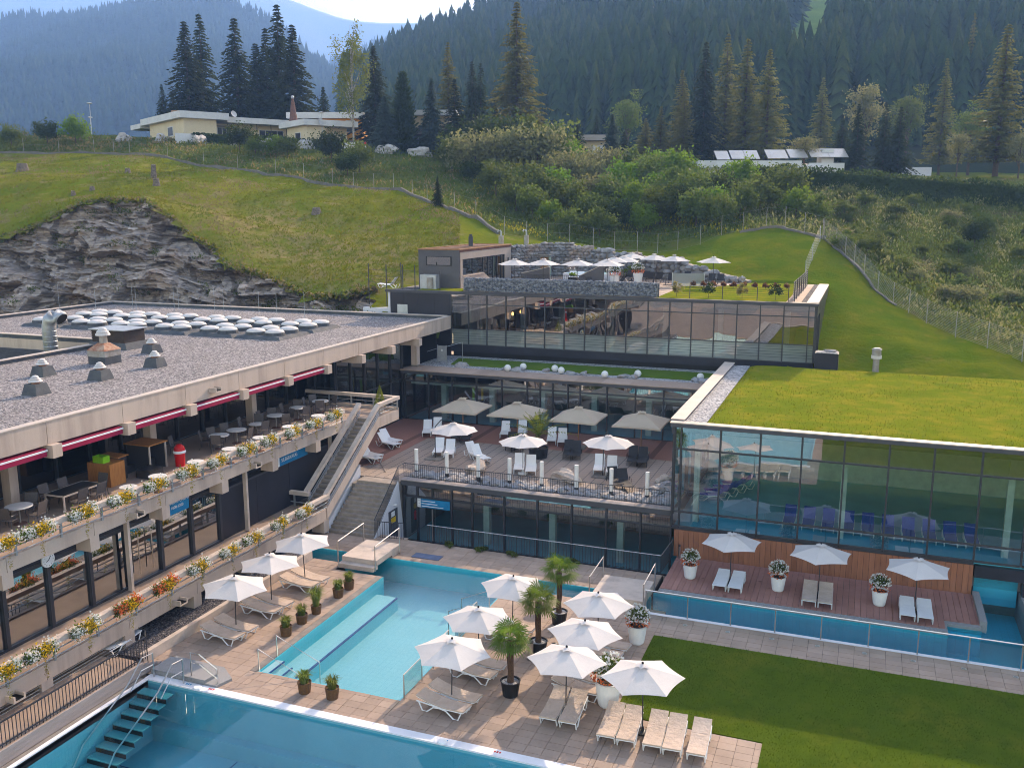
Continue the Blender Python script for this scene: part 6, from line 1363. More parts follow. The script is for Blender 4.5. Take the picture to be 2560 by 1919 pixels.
# ---- white urns with flowers
def urn(seed):
    rg = np.random.default_rng(seed); t = T('flower_urn', 'x', 'planter'); MB().lathe([(.22,0),(.25,.05),(.33,.62),(.35,.66),(.31,.66),(.29,.6)], 20, capt=False).build('pot', 'white_plastic', t, world=False); MB().lathe([(.30,.58),(.30,.6)], 16).build('soil', 'soil', t, world=False)
    P = ball(520, (.40,.40,.36), rg, .4, .3)+[0,0,.95]; V, F = cards(P, rg.uniform(.08,.16,520), .5, rng=rg); part(t, 'foliage', V, F, 'leaf_bush')
    P = ball(240, (.45,.45,.42), rg, .88, .2)+[0,0,.97]; V, F = cards(P, rg.uniform(.06,.10,240), .95, rng=rg); part(t, 'blossom', V, F, 'petal_white')
    P = ball(150, (.46,.46,.18), rg, .8)+[0,0,.76]; V, F = cards(P, rg.uniform(.05,.085,150), .95, rng=rg); part(t, 'blossom', V, F, 'petal_orange')
    return Proto(t)
UR = [urn(1), urn(2)]
for k, (x, y, z, s, lab) in enumerate(((-6.99,42.1,.13,1.05,'by the corner of the timber wall on the sun deck'), (-2.93,42.05,.13,1.05,'between the first two parasols of the sun deck'), (1.43,42.0,.13,1.05,'between the last two parasols of the sun deck'), (-7.85,34.85,0,1.2,'at the far corner of the lawn'), (-7.7,29.75,0,1.45,'beside the lawn, the largest'))): UR[k % 2]((x, y, z), k, 'white urn of mixed flowers '+lab, None, s)
for k, (px, py, lab) in enumerate(((1283.6,693,'beside the sauna cabin glass'), (1304,692,'in front of the timber cave door'), (1594.6,707,'at the end of the gabion wall'), (1536,704,'low behind the gabion wall'))):
    q = G(px, py, 11.05); UR[k % 2]((q.x, q.y, 11.05 if k < 3 else 10.75), k, 'white urn of mixed flowers '+lab, None, 1.3)
# ---- potted grasses
def grasspot(seed, hh):
    rg = np.random.default_rng(seed); t = T('grass_pot', 'x', 'potted grass'); MB().lathe([(.17,0),(.21,.34),(.19,.34),(.18,.3)], 14).build('pot', 'pot_brown', t, world=False)
    n = 260; Vs = []; Fs = []
    for i in range(n):
        a = rg.uniform(0, 6.28); L = hh*rg.uniform(.6,1.1); out = rg.uniform(.1,.55)*L; r0 = rg.uniform(0,.12); w_ = .008
        p0 = np.array([r0*math.cos(a), r0*math.sin(a), .3]); p1 = p0+[out*.45*math.cos(a), out*.45*math.sin(a), L*.75]; p2 = p0+[out*1.1*math.cos(a), out*1.1*math.sin(a), L*(.95-.55*out/L)]
        s = np.array([-math.sin(a), math.cos(a), 0])*w_; k = len(Vs); Vs += [p0-s, p0+s, p1+s, p1-s, p2+s*.3, p2-s*.3]; Fs += [(k,k+1,k+2,k+3),(k+3,k+2,k+4,k+5)]
    part(t, 'blades', np.array(Vs), np.array(Fs), 'leaf_grasspot'); return Proto(t)
GS, GL = grasspot(1, .42), grasspot(2, .85)
for k, (x, y) in enumerate(((-21.68,30.34),(-21.72,31.56),(-21.68,32.62),(-21.69,34.47),(-21.71,35.45),(-18.36,26.65),(-17.19,26.66))):
    (GL if k == 2 else GS)((x, y, 0), k*1.3, ('tall ornamental grass in a brown pot, largest of the poolside row' if k == 2 else ('small ornamental grass pot beside the small pool, '+ORD[k]+' from the pool steps' if k < 5 else 'small ornamental grass in a brown pot between the two pools')), None if k == 2 else ('grass pots beside the small pool' if k < 5 else 'grass pots between the pools'), 1.25 if k != 2 else 1.15)
# ---- fan palms
def fan_palm(seed, hh):
    rg = np.random.default_rng(seed); t = T('fan_palm', 'x', 'palm'); MB().lathe([(.28,0),(.36,.55),(.38,.58),(.34,.58),(.33,.52)], 20, capt=False).build('pot', 'black_plastic', t, world=False); MB().lathe([(.33,.5),(.33,.52)], 18).build('pot_gravel', 'gravel_light', t, world=False)
    MB().tube([(0,0,.5),(.02,0,.9),(-.01,.02,1.3),(.02,0,hh)], [.13,.11,.12,.13], 10).build('trunk', 'palm_bark', t, world=False)
    Vs, Fs = [], []
    for i in range(30):
        a = i*2.4+rg.uniform(-.3,.3); el = 1.25-1.75*(i/29)+rg.uniform(-.15,.15); st = .42+rg.uniform(-.1,.12)
        d = np.array([math.cos(a)*math.cos(el), math.sin(a)*math.cos(el), math.sin(el)]); c = np.array([0,0,hh])+d*st
        side = np.array([-math.sin(a), math.cos(a), 0]); nrm = np.cross(side, d)
        k = len(Vs); s = side*.012; Vs += [np.array([0,0,hh])-s, np.array([0,0,hh])+s, c+s, c-s]; Fs.append((k,k+1,k+2,k+3))
        for j in range(15):
            th = (j/14-.5)*4.2; L = (.50+rg.uniform(-.08,.08))*(1-.22*abs(j/14-.5))
            e = d*math.cos(th)+side*math.sin(th); e2 = e+nrm*.18; tip = c+e*L+np.array([0,0,-.16*L-.06*rg.random()]); m = c+e*L*.55; ww = (side*math.cos(th)-d*math.sin(th))*.026
            k = len(Vs); Vs += [c, m+ww, tip, m-ww]; Fs.append((k,k+1,k+2,k+3))
    part(t, 'crown', np.array(Vs), np.array(Fs), 'leaf_palm'); return Proto(t)
for k, (x, y, hh, lab) in enumerate(((-11.21,29.15,2.15,'nearest the large pool'), (-11.3,32.5,2.2,'in the middle of the three beside a steel bin'), (-11.38,35.4,2.35,'nearest the plain stone bridge'))): fan_palm(k+3, hh)((x, y, 0), k*2.0, 'fan palm in a black pot, '+lab)
def date_palm():
    rg = np.random.default_rng(9); t = T('date_palm', 'feathery young palm in a wide dark tub on the middle terrace', 'palm', (-18.35, 52.6, 2.3)); MB().lathe([(.55,0),(.62,.6),(.66,.64),(.6,.64),(.58,.58)], 20, capt=False).build('tub', 'dark_panel', t, world=False); MB().lathe([(.58,.55),(.58,.58)], 16).build('soil', 'soil', t, world=False); MB().tube([(0,0,.5),(0,0,1.4)], [.17,.12], 10).build('trunk', 'palm_bark', t, world=False)
    Vs, Fs = [], []
    for i in range(24):
        a = i*2.4; el = 1.45-1.0*(i/23); L = rg.uniform(1.8,2.4); d0 = np.array([math.cos(a), math.sin(a), 0]); side = np.array([-math.sin(a), math.cos(a), 0]); pts = []
        for j in range(15):
            t_ = j/14; pts.append(np.array([0,0,1.35])+d0*(L*t_*math.cos(el)*(1+.25*t_))+np.array([0,0,L*(t_*math.sin(el)-.42*t_*t_*(1.3-el*.5))]))
        for j in range(1, 15):
            for s in (-1, 1):
                l = .36*math.sin(math.pi*(.12+.83*j/14)); m = pts[j]; tip = m+side*s*l*.8+(pts[j]-pts[j-1])*1.6*l/.2*.25+np.array([0,0,-.05]); w_ = (pts[j]-pts[j-1])*.22
                k = len(Vs); Vs += [m-w_, m+w_, tip, (m+tip)/2-w_]; Fs.append((k,k+1,k+2,k+3))
            k = len(Vs); s = side*.012; Vs += [pts[j-1]-s, pts[j-1]+s, pts[j]+s, pts[j]-s]; Fs.append((k,k+1,k+2,k+3))
    part(t, 'crown', np.array(Vs), np.array(Fs), 'leaf_date')
date_palm()
tn = T('steel_bin', 'slim round steel bin beside the middle palm', 'bin', (-11.45, 31.95, 0)); MB().cyl(0,0,0,.72,.13,.13,14).build('body', 'steel', tn, world=False); MB().cyl(0,0,.72,.75,.135,.135,14).build('lid', 'dark_metal', tn, world=False)
lb_ = T('ball_lamp', 'dark round floor lamp beside the middle palm pot', 'lamp', (-10.75, 32.9, 0)); V, F = ICO[2]; b = MB(); b.v = [tuple(p*.19+Vector((0,0,.2))) for p in V]; b.f = list(F); b.m = [0]*len(F); b.build('globe', 'black_plastic', lb_, smooth=True, world=False); MB().cyl(0,0,0,.04,.12,.12,12).build('foot', 'steel', lb_, world=False)
dp_ = T('deck_post', 'short steel post lamp at the corner of the timber wall', 'lamp', (-7.95, 44.45, .13)); MB().cyl(0,0,0,.62,.05,.05,10).build('post', 'steel', dp_, world=False); MB().cyl(0,0,.62,.70,.055,.055,10).build('head', 'dark_metal', dp_, world=False)
for k in range(8):
    fl_ = T('floor_light', 'round metal floor light in the channel paving, '+ORD[k]+' from the plain bridge', 'floor light', (-6.3+1.63*k*1.1, 37.15, .0), 0, 'floor lights along the channel paving'); MB().lathe([(.10,0),(.10,.008),(.0,.008)], 14).build('ring', 'steel', fl_, world=False); MB().lathe([(.07,.008),(.07,.012)], 12).build('lens', 'galv_dull', fl_, world=False)
hm = T('inspection_cover', 'beige square inspection cover at the paved corner of the lawn', 'cover', (-3.0, 25.95, .006)); MB().box(-.45,.45,-.35,.35,0,.012).build('plate', 'coping', hm, world=False); MB().box(-.48,.48,-.38,.38,-.004,.006).build('frame', 'galv_dull', hm, world=False)
# ---- low plants by the railing, shrubs on roof and steps
def shrub(name, r, n, mt, lab, seed, leaf=(.10,.2), k=14, group=None, cat='shrub', stem=True):
    rg = np.random.default_rng(seed); t = T(name, lab, cat, (0,0,0), 0, group)
    P = clumpy(n, r, k, .38, rg)+[0,0,r[2]*.72]; V, F = cards(P, rg.uniform(*leaf, n), .55, rng=rg); part(t, 'foliage', V, F, mt)
    if stem: MB().tube([(0,0,-.1),(.03,0,r[2]*.6),(.05,.04,r[2])], [.03*max(r[0],.3),.02*max(r[0],.3),.01], 6).build('stem', 'bark', t, world=False)
    return Proto(t)
S1 = shrub('low_plant', (.45,.28,.16), 220, 'leaf_bush', 'x', 1)
for (px, py) in ((1124,1366),(1205,1376),(1277,1388),(1436,1409)):
    q = G(px, py, 0); S1((q.x, q.y, 0), q.x, 'low green plant growing at the foot of the hall railing', 'plants at the foot of the railing')
SA, SB_ = shrub('roof_shrub', (.6,.6,.7), 420, 'leaf_olive', 'x', 2, (.08,.2)), shrub('roof_shrub', (.6,.6,.75), 520, 'leaf_dark', 'x', 3, (.08,.18))
for k, x in enumerate((-12.92,-10.6,-8.22,-5.93)): (SA if k % 2 == 0 else SB_)((x, 67.4, 11.08), k, ('pale olive feathery shrub on the roof lawn' if k % 2 == 0 else 'dark green bushy shrub on the roof lawn'), 'olive shrubs on the roof lawn' if k % 2 == 0 else 'green shrubs on the roof lawn')
S3 = shrub('dwarf_shrub', (.42,.4,.3), 240, 'leaf_brown', 'x', 4)
for k in range(10): S3((-13.3+.82*k, 76.5, 11.08), k, 'small reddish brown shrub on the roof lawn, '+ORD[k]+' from the glass windbreak', 'row of reddish dwarf shrubs')
SA_ = shrub('terrace_shrub', (1.3,.9,.9), 700, 'leaf_bush', 'bushy green shrub beside the hot tub against the stone wall', 6); SA_((-19.9, 83.2, 11.05))
SG = shrub('planter_shrub', (.5,.4,.35), 300, 'leaf_bright', 'bright green plant in the dark planter beside the hot tub', 7); SG((-23.4, 76.0, 11.6))
pl2 = T('dark_planter', 'dark square planter of bright leaves on the roof terrace', 'planter', (-23.4, 76.0, 11.05)); MB().box(-.4,.4,-.35,.35,0,.6).build('box', 'black_plastic', pl2, world=False); MB().box(-.36,.36,-.31,.31,.601,.61).build('soil', 'soil', pl2, world=False)
def cone_tree():
    rg = np.random.default_rng(5); t = T('conifer_pot', 'small clipped golden green conifer in a pot at the stair landing', 'potted conifer', (-27.3, 48.9, 5.2)); MB().lathe([(.2,0),(.24,.4)], 12).build('pot', 'concrete_cap', t, world=False)
    n = 900; h = rg.random(n)**.8; a = rg.random(n)*6.28; r_ = .38*(1-h)**.8*(.75+.3*rg.random(n)); P = np.column_stack([r_*np.cos(a), r_*np.sin(a), .42+h*1.25]); V, F = cards(P, rg.uniform(.06,.12,n), .5, rng=rg); part(t, 'crown', V, F, 'leaf_date')
cone_tree()
# ================================================================ trees
def conifer(name, H_, R_, mt, seed, whorls=30, per=8, droop=.25, leaf=.55, bare=.08, dens=1.0, cat='tree', hang=.4, pw=.85):
    rg = np.random.default_rng(seed); t = T(name, 'x', cat)
    MB().tube([(0,0,-1),(0,0,H_*.5),(0,0,H_*.98)], [.016*H_,.010*H_,.01], 7).build('trunk', 'bark', t, world=False)
    P, D_, S = [], [], []
    for i in range(whorls):
        f = i/(whorls-1); z = H_*(bare+(1-bare)*f*.985); L0 = R_*(1-f)**pw*(1+.12*math.sin(i*1.7))+.15
        for j in range(per if f < .8 else max(4, per-3)):
            a = rg.uniform(0, 6.283); L = L0*rg.uniform(.55,1.12); n = max(2, int(L/(leaf*.5)*dens))
            for s in range(n):
                q = (s+.6)/n; r_ = L*q; zz = z - droop*L*q*q + .10*L*q + rg.normal(0,.05)
                for sd in (-1, 1):
                    da = a+sd*rg.uniform(.35,.9); P.append((r_*math.cos(a)+.16*leaf*math.cos(da), r_*math.sin(a)+.16*leaf*math.sin(da), zz)); D_.append((math.cos(da), math.sin(da), -hang*rg.uniform(.3,1))); S.append(leaf*rg.uniform(.7,1.25)*(1-.45*q*f))
    V, F = cards(np.array(P), np.array(S), .42, dirs=np.array(D_), rng=rg); part(t, 'crown', V, F, mt)
    return Proto(t), H_
SP = [conifer('spruce', 22, 5.6, 'leaf_spruce', 21, 44, 12, .40, .95, .03, 1.15), conifer('spruce', 22, 5.0, 'leaf_spruce', 22, 42, 11, .35, .95, .04, 1.15), conifer('spruce', 22, 6.2, 'leaf_spruce', 23, 42, 11, .5, 1.0, .03, 1.1)]
SB = [conifer('blue_spruce', 10, 3.5, 'leaf_spruce_blue', 24, 34, 16, .2, .75, .0, 1.3)]
LA = [conifer('larch', 22, 5.0, 'leaf_larch', 25, 44, 11, .12, .8, .06, 1.1, hang=.7), conifer('larch', 22, 4.4, 'leaf_larch', 26, 42, 10, .05, .75, .10, 1.05, hang=.8)]
TH = [conifer('thuja', 12, 2.1, 'leaf_dark', 27, 44, 22, -.4, .65, .0, 1.3, hang=-1.0, pw=.45)]
def broad(name, H_, r, mt, seed, n=2600, k=34, bark='bark', cr=.30, leaf=(.22,.42), base=.35, tk=.02):
    rg = np.random.default_rng(seed); t = T(name, 'x', 'tree'); c = H_*(base+(1-base)*.5); rz = H_*(1-base)*.52
    MB().tube([(0,0,-1),(.1,.05,H_*.4),(0,0,H_*.9)], [tk*H_,tk*.65*H_,.01], 7).build('trunk', bark, t, world=False)
    ctr = ball(k, (r*.8,r*.8,rz*.85), rg, .3)+[0,0,c]; lim = MB()
    for q in ctr[:14]: lim.tube([(0,0,max(H_*.2,q[2]-r)),tuple(q*[.6,.6,1]-[0,0,.3]),tuple(q)], [.007*H_,.004*H_,.01], 4, cap=False)
    lim.build('limb', bark, t, world=False)
    w_ = rg.integers(0, k, n); P = ctr[w_]+ball(n, (r*cr*1.3,r*cr*1.3,rz*cr*.8), rg, .25)*(.6+.8*rg.random(k))[w_][:,None]
    V, F = cards(P, rg.uniform(*leaf, n), .6, rng=rg); part(t, 'crown', V, F, mt); return Proto(t), H_
BI = [broad('birch', 20, 3.4, 'leaf_birch', 31, 4200, 40, 'birch_bark', .24, (.22,.42), .16, .009)]
BR = [broad('broadleaf_tree', 14, 4.2, 'leaf_bush', 32, 3200, 40), broad('broadleaf_tree', 12, 3.6, 'leaf_willow', 33, 2800, 36)]
def tree(lst, px, ytop, ybase, D, lab, wide=None, grp=None, k=0):
    P, H0 = lst[k % len(lst)]; q = PD(px, ybase, D); z = TZ(q.x, q.y); h = (ybase-ytop)/FPX*D + (q.z-z)
    s = h/H0; ws = s if wide is None else wide
    P((q.x, q.y, z), rnd.uniform(0,6.28), lab, grp, (ws, ws, s))
g = 'dark spruces behind the cream houses'
for k, (px, yt, D) in enumerate(((478,68,172),(515,51,178),(600,61,174),(650,120,180),(675,84,182),(706,30,176),(742,76,170))): tree(SP, px, yt, 345, D, 'tall dark spruce behind the cream houses, '+('first of the left pair','second of the left pair, beside a roof chimney','standing alone between the two clumps','slim one at the edge of the right clump','half hidden in the right clump','tallest of all, in the right clump','last of the right clump, above the spire chimney')[k], 1.12, g, k)
for px, yt in ((412,216),(437,234)): tree(SP, px, yt, 340, 165, 'small spruce beside the tall group behind the long cream house', .45, 'small spruces behind the long house', 1)
tree(SP, 812, 222, 345, 168, 'slender spruce standing alone left of the birch', .55)
tree(BI, 884, 45, 368, 149, 'tall airy birch with white trunk in front of the orange house')
tree(SP, 940, 126, 366, 160, 'dark spruce rising behind the birch and blue spruce', .85)
tree(SB, 964, 244, 371, 147, 'broad blue spruce beside the dark columnar thuja')
tree(TH, 1010, 187, 373, 149, 'dark columnar thuja beside the two-storey cream house')
tree(SB, 1081, 203, 376, 150, 'slim blue spruce in front of the two-storey cream house', .85)
tree(LA, 1123, 118, 380, 158, 'ragged larch behind the shrubbery with a bent top', .8, None, 1)
tree(SP, 1138, 205, 378, 146, 'brown-green spruce at the left edge of the shrubbery', .7, None, 1)
for k, (px, yt) in enumerate(((1182,163),(1203,167))): tree(SP, px, yt, 380, 168, 'one of two close dark spruces behind the shrubbery', .62, 'twin spruces behind the shrubbery', k)
tree(SP, 1190, 240, 380, 150, 'reddish dark conifer at the back of the shrubbery', .55, None, 2)
tree(LA, 1292, 25, 380, 160, 'very tall pale larch towering over the shrubbery', 1.35)
for k, (px, yt, D) in enumerate(((1240,240,165),(1345,300,170),(1443,301,150),(1490,290,175))): tree(SP, px, yt, 385, D, 'small spruce in the gap between the shrubbery and the forest', .42, 'small spruces beside the shrubbery', k)
tree(BR, 1566, 226, 400, 185, 'rounded green broadleaf tree behind the small flat-roofed house')
tree(SB, 1530, 289, 380, 148, 'blue spruce beside the small flat-roofed house', .7)
tree(SP, 1560, 330, 385, 145, 'squat dark spruce right of the blue spruce', .4)
g = 'larches behind the house with tilted panels'
for k, (px, yt, D) in enumerate(((1700,185,168),(1808,100,172),(1857,112,165),(1912,136,160))): tree(LA, px, yt, 415, D, 'golden green larch behind the tilted solar panels, '+('shortest and leftmost beside the dark pine','tallest, right behind the dark pine','slim and straight, second from the yellow tree','widest, nearest the yellow tree')[k].replace('leftmost ',''), 1.1 if k else .8, g, k)
tree(SP, 1755, 120, 415, 162, 'dark pine among the larches behind the house with tilted panels', .85, None, 2)
for k, (px, yt) in enumerate(((1707,230),(1650,270),(1612,300))): tree(LA, px, yt, 410, 160, 'young larch at the left end of the larch group', .6, 'young larches', k)
tree(BR, 2010, 340, 425, 150, 'yellow-green round tree behind the tilted panels', .8, None, 1)
g = 'small spruces behind the hedge'
for k, (px, yt, D) in enumerate(((2138,266,150),(2205,262,148),(2242,273,148),(2100,300,155))): tree(SP, px, yt, 430, D, 'dark narrow spruce behind the clipped hedge', .5, g, k)
for k, (px, yt, D) in enumerate(((2046,203,190),(2154,207,185),(2260,215,190),(2346,157,175),(2420,250,165))): tree(BR if k in (1,2,4) else LA, px, yt, 425, D, 'loose tree at the forest edge behind the hedge, '+('brownish and narrow','pale green behind the narrow spruces','round and pale above the hedge','tall and golden with thin top','low and bushy')[k], None if k in (1,2,4) else .8, 'loose trees at the forest edge', k)
tree(LA, 2488, 78, 430, 152, 'huge larch with wide low branches at the end of the hedge', 1.4, None, 1)
tree(LA, 2404, 53, 420, 240, 'tall thin bare-stemmed larch before the forest', .8)
for k, (px, yt) in enumerate(((2545,330),(2390,330))): tree(BR, px, yt, 440, 145, 'broad bushy tree behind the right end of the hedge', None, 'bushy trees at the hedge end', 1)
p_ = PD(1095, 522, 105); SP[0][0]((p_.x, p_.y, TZ(p_.x,p_.y)), 1, 'little dark spruce standing alone on the meadow by the low wall', None, .15)
# ---- big shrubs on the slope
BS = [shrub('slope_shrub', (3.0,2.6,2.5), 2300, m_, 'x', 60+i, (.22,.42), 34) for i, m_ in enumerate(('leaf_bush','leaf_willow','leaf_bush','leaf_hedge','leaf_bright'))]
ADJ = ('mid-green','silvery green','olive green','dark green','bright green')
def bush(i, px, py, D, s, lab, grp=None, zz=1.0):
    q = PD(px, py, D); BS[i]((q.x, q.y, TZ(q.x,q.y)-.15), rnd.uniform(0,6.28), lab, grp, (s, s, s*zz))
g = 'big shrubs of the shrubbery'
for (i, px, py, D, s) in ((0,1130,420,134,1.3),(3,1160,395,142,1.6),(1,1190,425,132,1.7),(3,1225,385,142,1.9),(1,1262,415,134,1.75),(2,1310,405,136,2.0),(3,1290,375,146,1.9),(1,1345,415,133,1.9),(0,1385,410,137,1.9),(4,1420,435,134,1.35),(1,1405,455,127,1.4),(4,1448,452,130,1.0),(0,1240,470,127,.9),(0,1330,475,125,.9),(3,1180,470,128,.8),(1,1375,480,124,.9),(0,1395,430,133,1.2)):
    bush(i, px, py, D, s, ADJ[i]+' shrub '+('at the foot' if D < 129 else 'in the middle' if D < 137 else 'at the back')+' of the dense shrubbery below the tall larch', g)
g = 'shrubs on the bank behind the low wall'
for (i, px, py, D, s) in ((0,30,375,140,.7),(3,120,370,141,.8),(4,190,362,142,.9),(3,600,390,138,.9),(0,720,400,136,.7),(3,830,425,133,1.0),(0,900,440,128,.9),(4,690,395,137,.7),(0,640,400,136,.6),(3,870,455,124,.7)): bush(i, px, py, D, s*1.2, ADJ[i]+' shrub on the bank '+('close to the low wall' if D < 134 else 'below the houses' if px > 300 else 'left of the street lamps'), g)
g = 'shrubs on the wild slope behind the roof terrace'
for (i, px, py, D, s) in ((4,1280,465,127,.5),(0,1330,545,110,.8),(4,1370,560,108,.6),(0,1430,520,114,.9),(1,1500,450,130,1.1),(1,1470,470,126,.9),(0,1480,540,110,.8),(3,1540,560,108,.8),(4,1590,530,112,.9),(0,1650,560,109,.9),(3,1700,540,110,1.0),(4,1560,480,122,1.0),(0,1620,480,123,1.1),(4,1700,470,127,1.1),(0,1760,500,119,1.0),(4,1650,500,119,.9),(3,1800,520,114,1.0),(0,1740,560,106,.9),(1,1540,440,132,1.0),(0,1800,560,104,.8),(4,1850,480,122,1.0),(2,1290,530,113,.8),(0,1240,500,120,.9),(4,1400,490,120,.9),(2,1350,505,117,1.0),(0,1530,520,115,1.0),(4,1610,560,107,.7),(2,1680,510,116,1.1),(1,1480,500,119,.9),(0,1740,520,113,1.0),(2,1570,450,130,1.1),(4,1640,455,130,1.0),(0,1420,570,104,.6),(2,1500,575,104,.7),(4,1780,545,108,.8),(0,1850,530,110,.9),(2,1900,520,113,.9),(0,1960,500,118,1.0),(4,1990,530,111,.8),(2,2040,540,108,.8)):
    bush(i, px, py, D, s*1.3, ADJ[i]+' shrub '+('close behind the fence' if D < 111 else 'halfway up' if D < 121 else 'high up')+' on the wild slope above the roof terrace', g)
g = 'shrubs on the steep slope right of the mesh fence'
for k in range(64):
    px = rnd.uniform(2090,2580); t_ = rnd.random(); py = 470+t_*(120+ (px-2090)*.55); D = 132-t_*48
    q = PD(px, py, D)
    bush((0,1,2,0)[k % 4], px, py, D, rnd.uniform(.35,.75), ADJ[(0,1,2,0)[k % 4]]+' shrub on the steep slope beyond the mesh fence, '+('high up below the hedge' if t_ < .3 else 'halfway up' if t_ < .65 else 'low down near the fence'), g, .8)
bush(3, 2438, 590, 107, .75, 'dark round shrub alone on the steep slope beyond the mesh fence', None, 1.1)
# ---- undergrowth, tall grass and goldenrod: nobody could count it
def undergrowth(name, lab, n, area, mts, size, hmax, seed):
    rg = np.random.default_rng(seed); Q = []
    while len(Q) < n:
        px, py, D = area(rg)
        q = PD(px, py, D); Q.append((q.x, q.y))
    Q = np.array(Q); Z = np.array([footprint_cut(x, y, z) for (x, y), z in zip(Q, rbf_eval(Q)+hum(Q))]); cl = vnoise(Q, .25, seed)
    P = np.column_stack([Q, Z+rg.random(n)**1.4*hmax*(.65+.8*np.clip(cl,-.4,1))]); D_ = np.column_stack([rg.normal(0,.45,n), rg.normal(0,.45,n), np.ones(n)])
    V, F = cards(P, rg.uniform(*size, n), .45, dirs=D_, rng=rg); mi = np.clip(((vnoise(Q, .12, seed+3)+.5)*len(mts)+rg.normal(0,.4,n)).astype(int), 0, len(mts)-1)
    tag(link(name, np_mesh(name, V, F, mts, mi)), lab, 'undergrowth', kind='stuff')
def lin(a, b, t): return a+(b-a)*t
def area_bank(rg):
    px = rg.uniform(-20, 1250); t_ = rg.random(); yb = np.interp(px, [w_[0] for w_ in WALL], [w_[1] for w_ in WALL])-2; db = np.interp(px, [w_[0] for w_ in WALL], [w_[2] for w_ in WALL])+.8
    return px, lin(yb, 352+max(0,px-700)*.05, t_), lin(db, 148, t_)
def area_mid(rg):
    px = rg.uniform(1180, 1870); t_ = rg.random(); yb = np.interp(px, [1180,1244,1369,1536,1694,1803,1870], [540,578,600,622,627,594,580]); db = np.interp(px, [1180,1244,1800,1870], [102,98,98,99])
    return px, lin(yb-4, 440, t_), lin(db+1, 138, t_)
def area_right(rg):
    px = rg.uniform(1860, 2640); t_ = rg.random(); yb = np.interp(px, [1860]+[f[0] for f in FENCE_R], [583]+[f[1] for f in FENCE_R])-3; db = np.interp(px, [1860]+[f[0] for f in FENCE_R], [99]+[f[2] for f in FENCE_R])+.6
    return px, lin(yb, 448, t_**.8), lin(db, 137, t_**.8)
undergrowth('bank_undergrowth', 'tall dry grass and weeds on the bank behind the low wall', 15000, area_bank, ['leaf_undergrowth','leaf_bush','leaf_dry','leaf_undergrowth'], (.25,.55), .9, 1)
undergrowth('goldenrod', 'yellow goldenrod and weeds on the wild slope behind the roof terrace', 15000, area_mid, ['leaf_undergrowth','leaf_bush','leaf_yellow','leaf_bush'], (.22,.5), 1.1, 2)
undergrowth('slope_undergrowth', 'grey-green weeds covering the steep slope beyond the mesh fence', 32000, area_right, ['leaf_undergrowth','leaf_bush','leaf_willow','leaf_undergrowth'], (.22,.5), 1.6, 3)
def area_meadow(rg):
    px = rg.uniform(0, 1150); t_ = rg.random(); yt = np.interp(px, [w_[0] for w_ in WALL], [w_[1] for w_ in WALL]); dt = np.interp(px, [w_[0] for w_ in WALL], [w_[2] for w_ in WALL])
    tb_ = [(0,600,95),(110,556,95),(270,498,95),(360,500,94.5),(470,585,90),(560,660,86),(770,738,79.5),(950,712,77.5),(1150,640,88)]
    yb = np.interp(px, [a[0] for a in tb_], [a[1] for a in tb_]); db = np.interp(px, [a[0] for a in tb_], [a[2] for a in tb_]); return px, lin(yb, yt+3, t_), lin(db+.4, dt-.8, t_)
mat('leaf_meadow', (.13,.155,.012), .8, (.185,.17,.02), .3, trans=.3, spec=0.0); mat('leaf_meadow_dry', (.27,.20,.10), .85, (.20,.17,.06), .5, trans=.25, spec=0.0)
undergrowth('meadow_grass', 'short tufty grass with dry patches on the sunny meadow', 34000, area_meadow, ['leaf_meadow','leaf_meadow','leaf_meadow','leaf_meadow_dry'], (.12,.36), .18, 4)
lg = MB(); Pk = []
me_r = bpy.data.objects['rock_face'].data; rv_ = np.empty(len(me_r.vertices)*3); me_r.vertices.foreach_get('co', rv_); rv_ = rv_.reshape(-1,3); rgl = np.random.default_rng(77)
for k in range(70):
    c = rv_[rgl.integers(len(rv_)//5, len(rv_))]; n_ = rgl.integers(20,70); Pk.append(c+rgl.normal(0,1,(n_,3))*[.45,.25,.22]+[0,-.15,.2])
Pk = np.concatenate(Pk); V, F = cards(Pk, rgl.uniform(.12,.32,len(Pk)), .5, rng=rgl); tag(link('ledge_plants', np_mesh('ledge_plants', V, F, ['leaf_bush','leaf_undergrowth'], rgl.integers(0,2,len(F)))), 'green weeds growing in the joints of the rock face', 'weeds', kind='stuff')
ed_ = []
for (a,b_,c_) in ROCK_TOP:
    pass
for k in range(2600):
    x_ = rgl.uniform(-50, 930); y_ = np.interp(x_, [p[0] for p in ROCK_TOP], [p[1] for p in ROCK_TOP]); d_ = np.interp(x_, [p[0] for p in ROCK_TOP], [p[2] for p in ROCK_TOP]); q = PD(x_, y_+rgl.uniform(-4,9), d_+rgl.normal(0,.3)); ed_.append((q.x,q.y,q.z+rgl.uniform(-.1,.25)))
V, F = cards(np.array(ed_), rgl.uniform(.25,.6,len(ed_)), .45, rng=rgl); tag(link('overhanging_grass', np_mesh('overhanging_grass', V, F, ['leaf_meadow','leaf_meadow_dry','leaf_undergrowth'], rgl.integers(0,3,len(F)))), 'grass hanging over the top edge of the rock face', 'grass', kind='stuff')
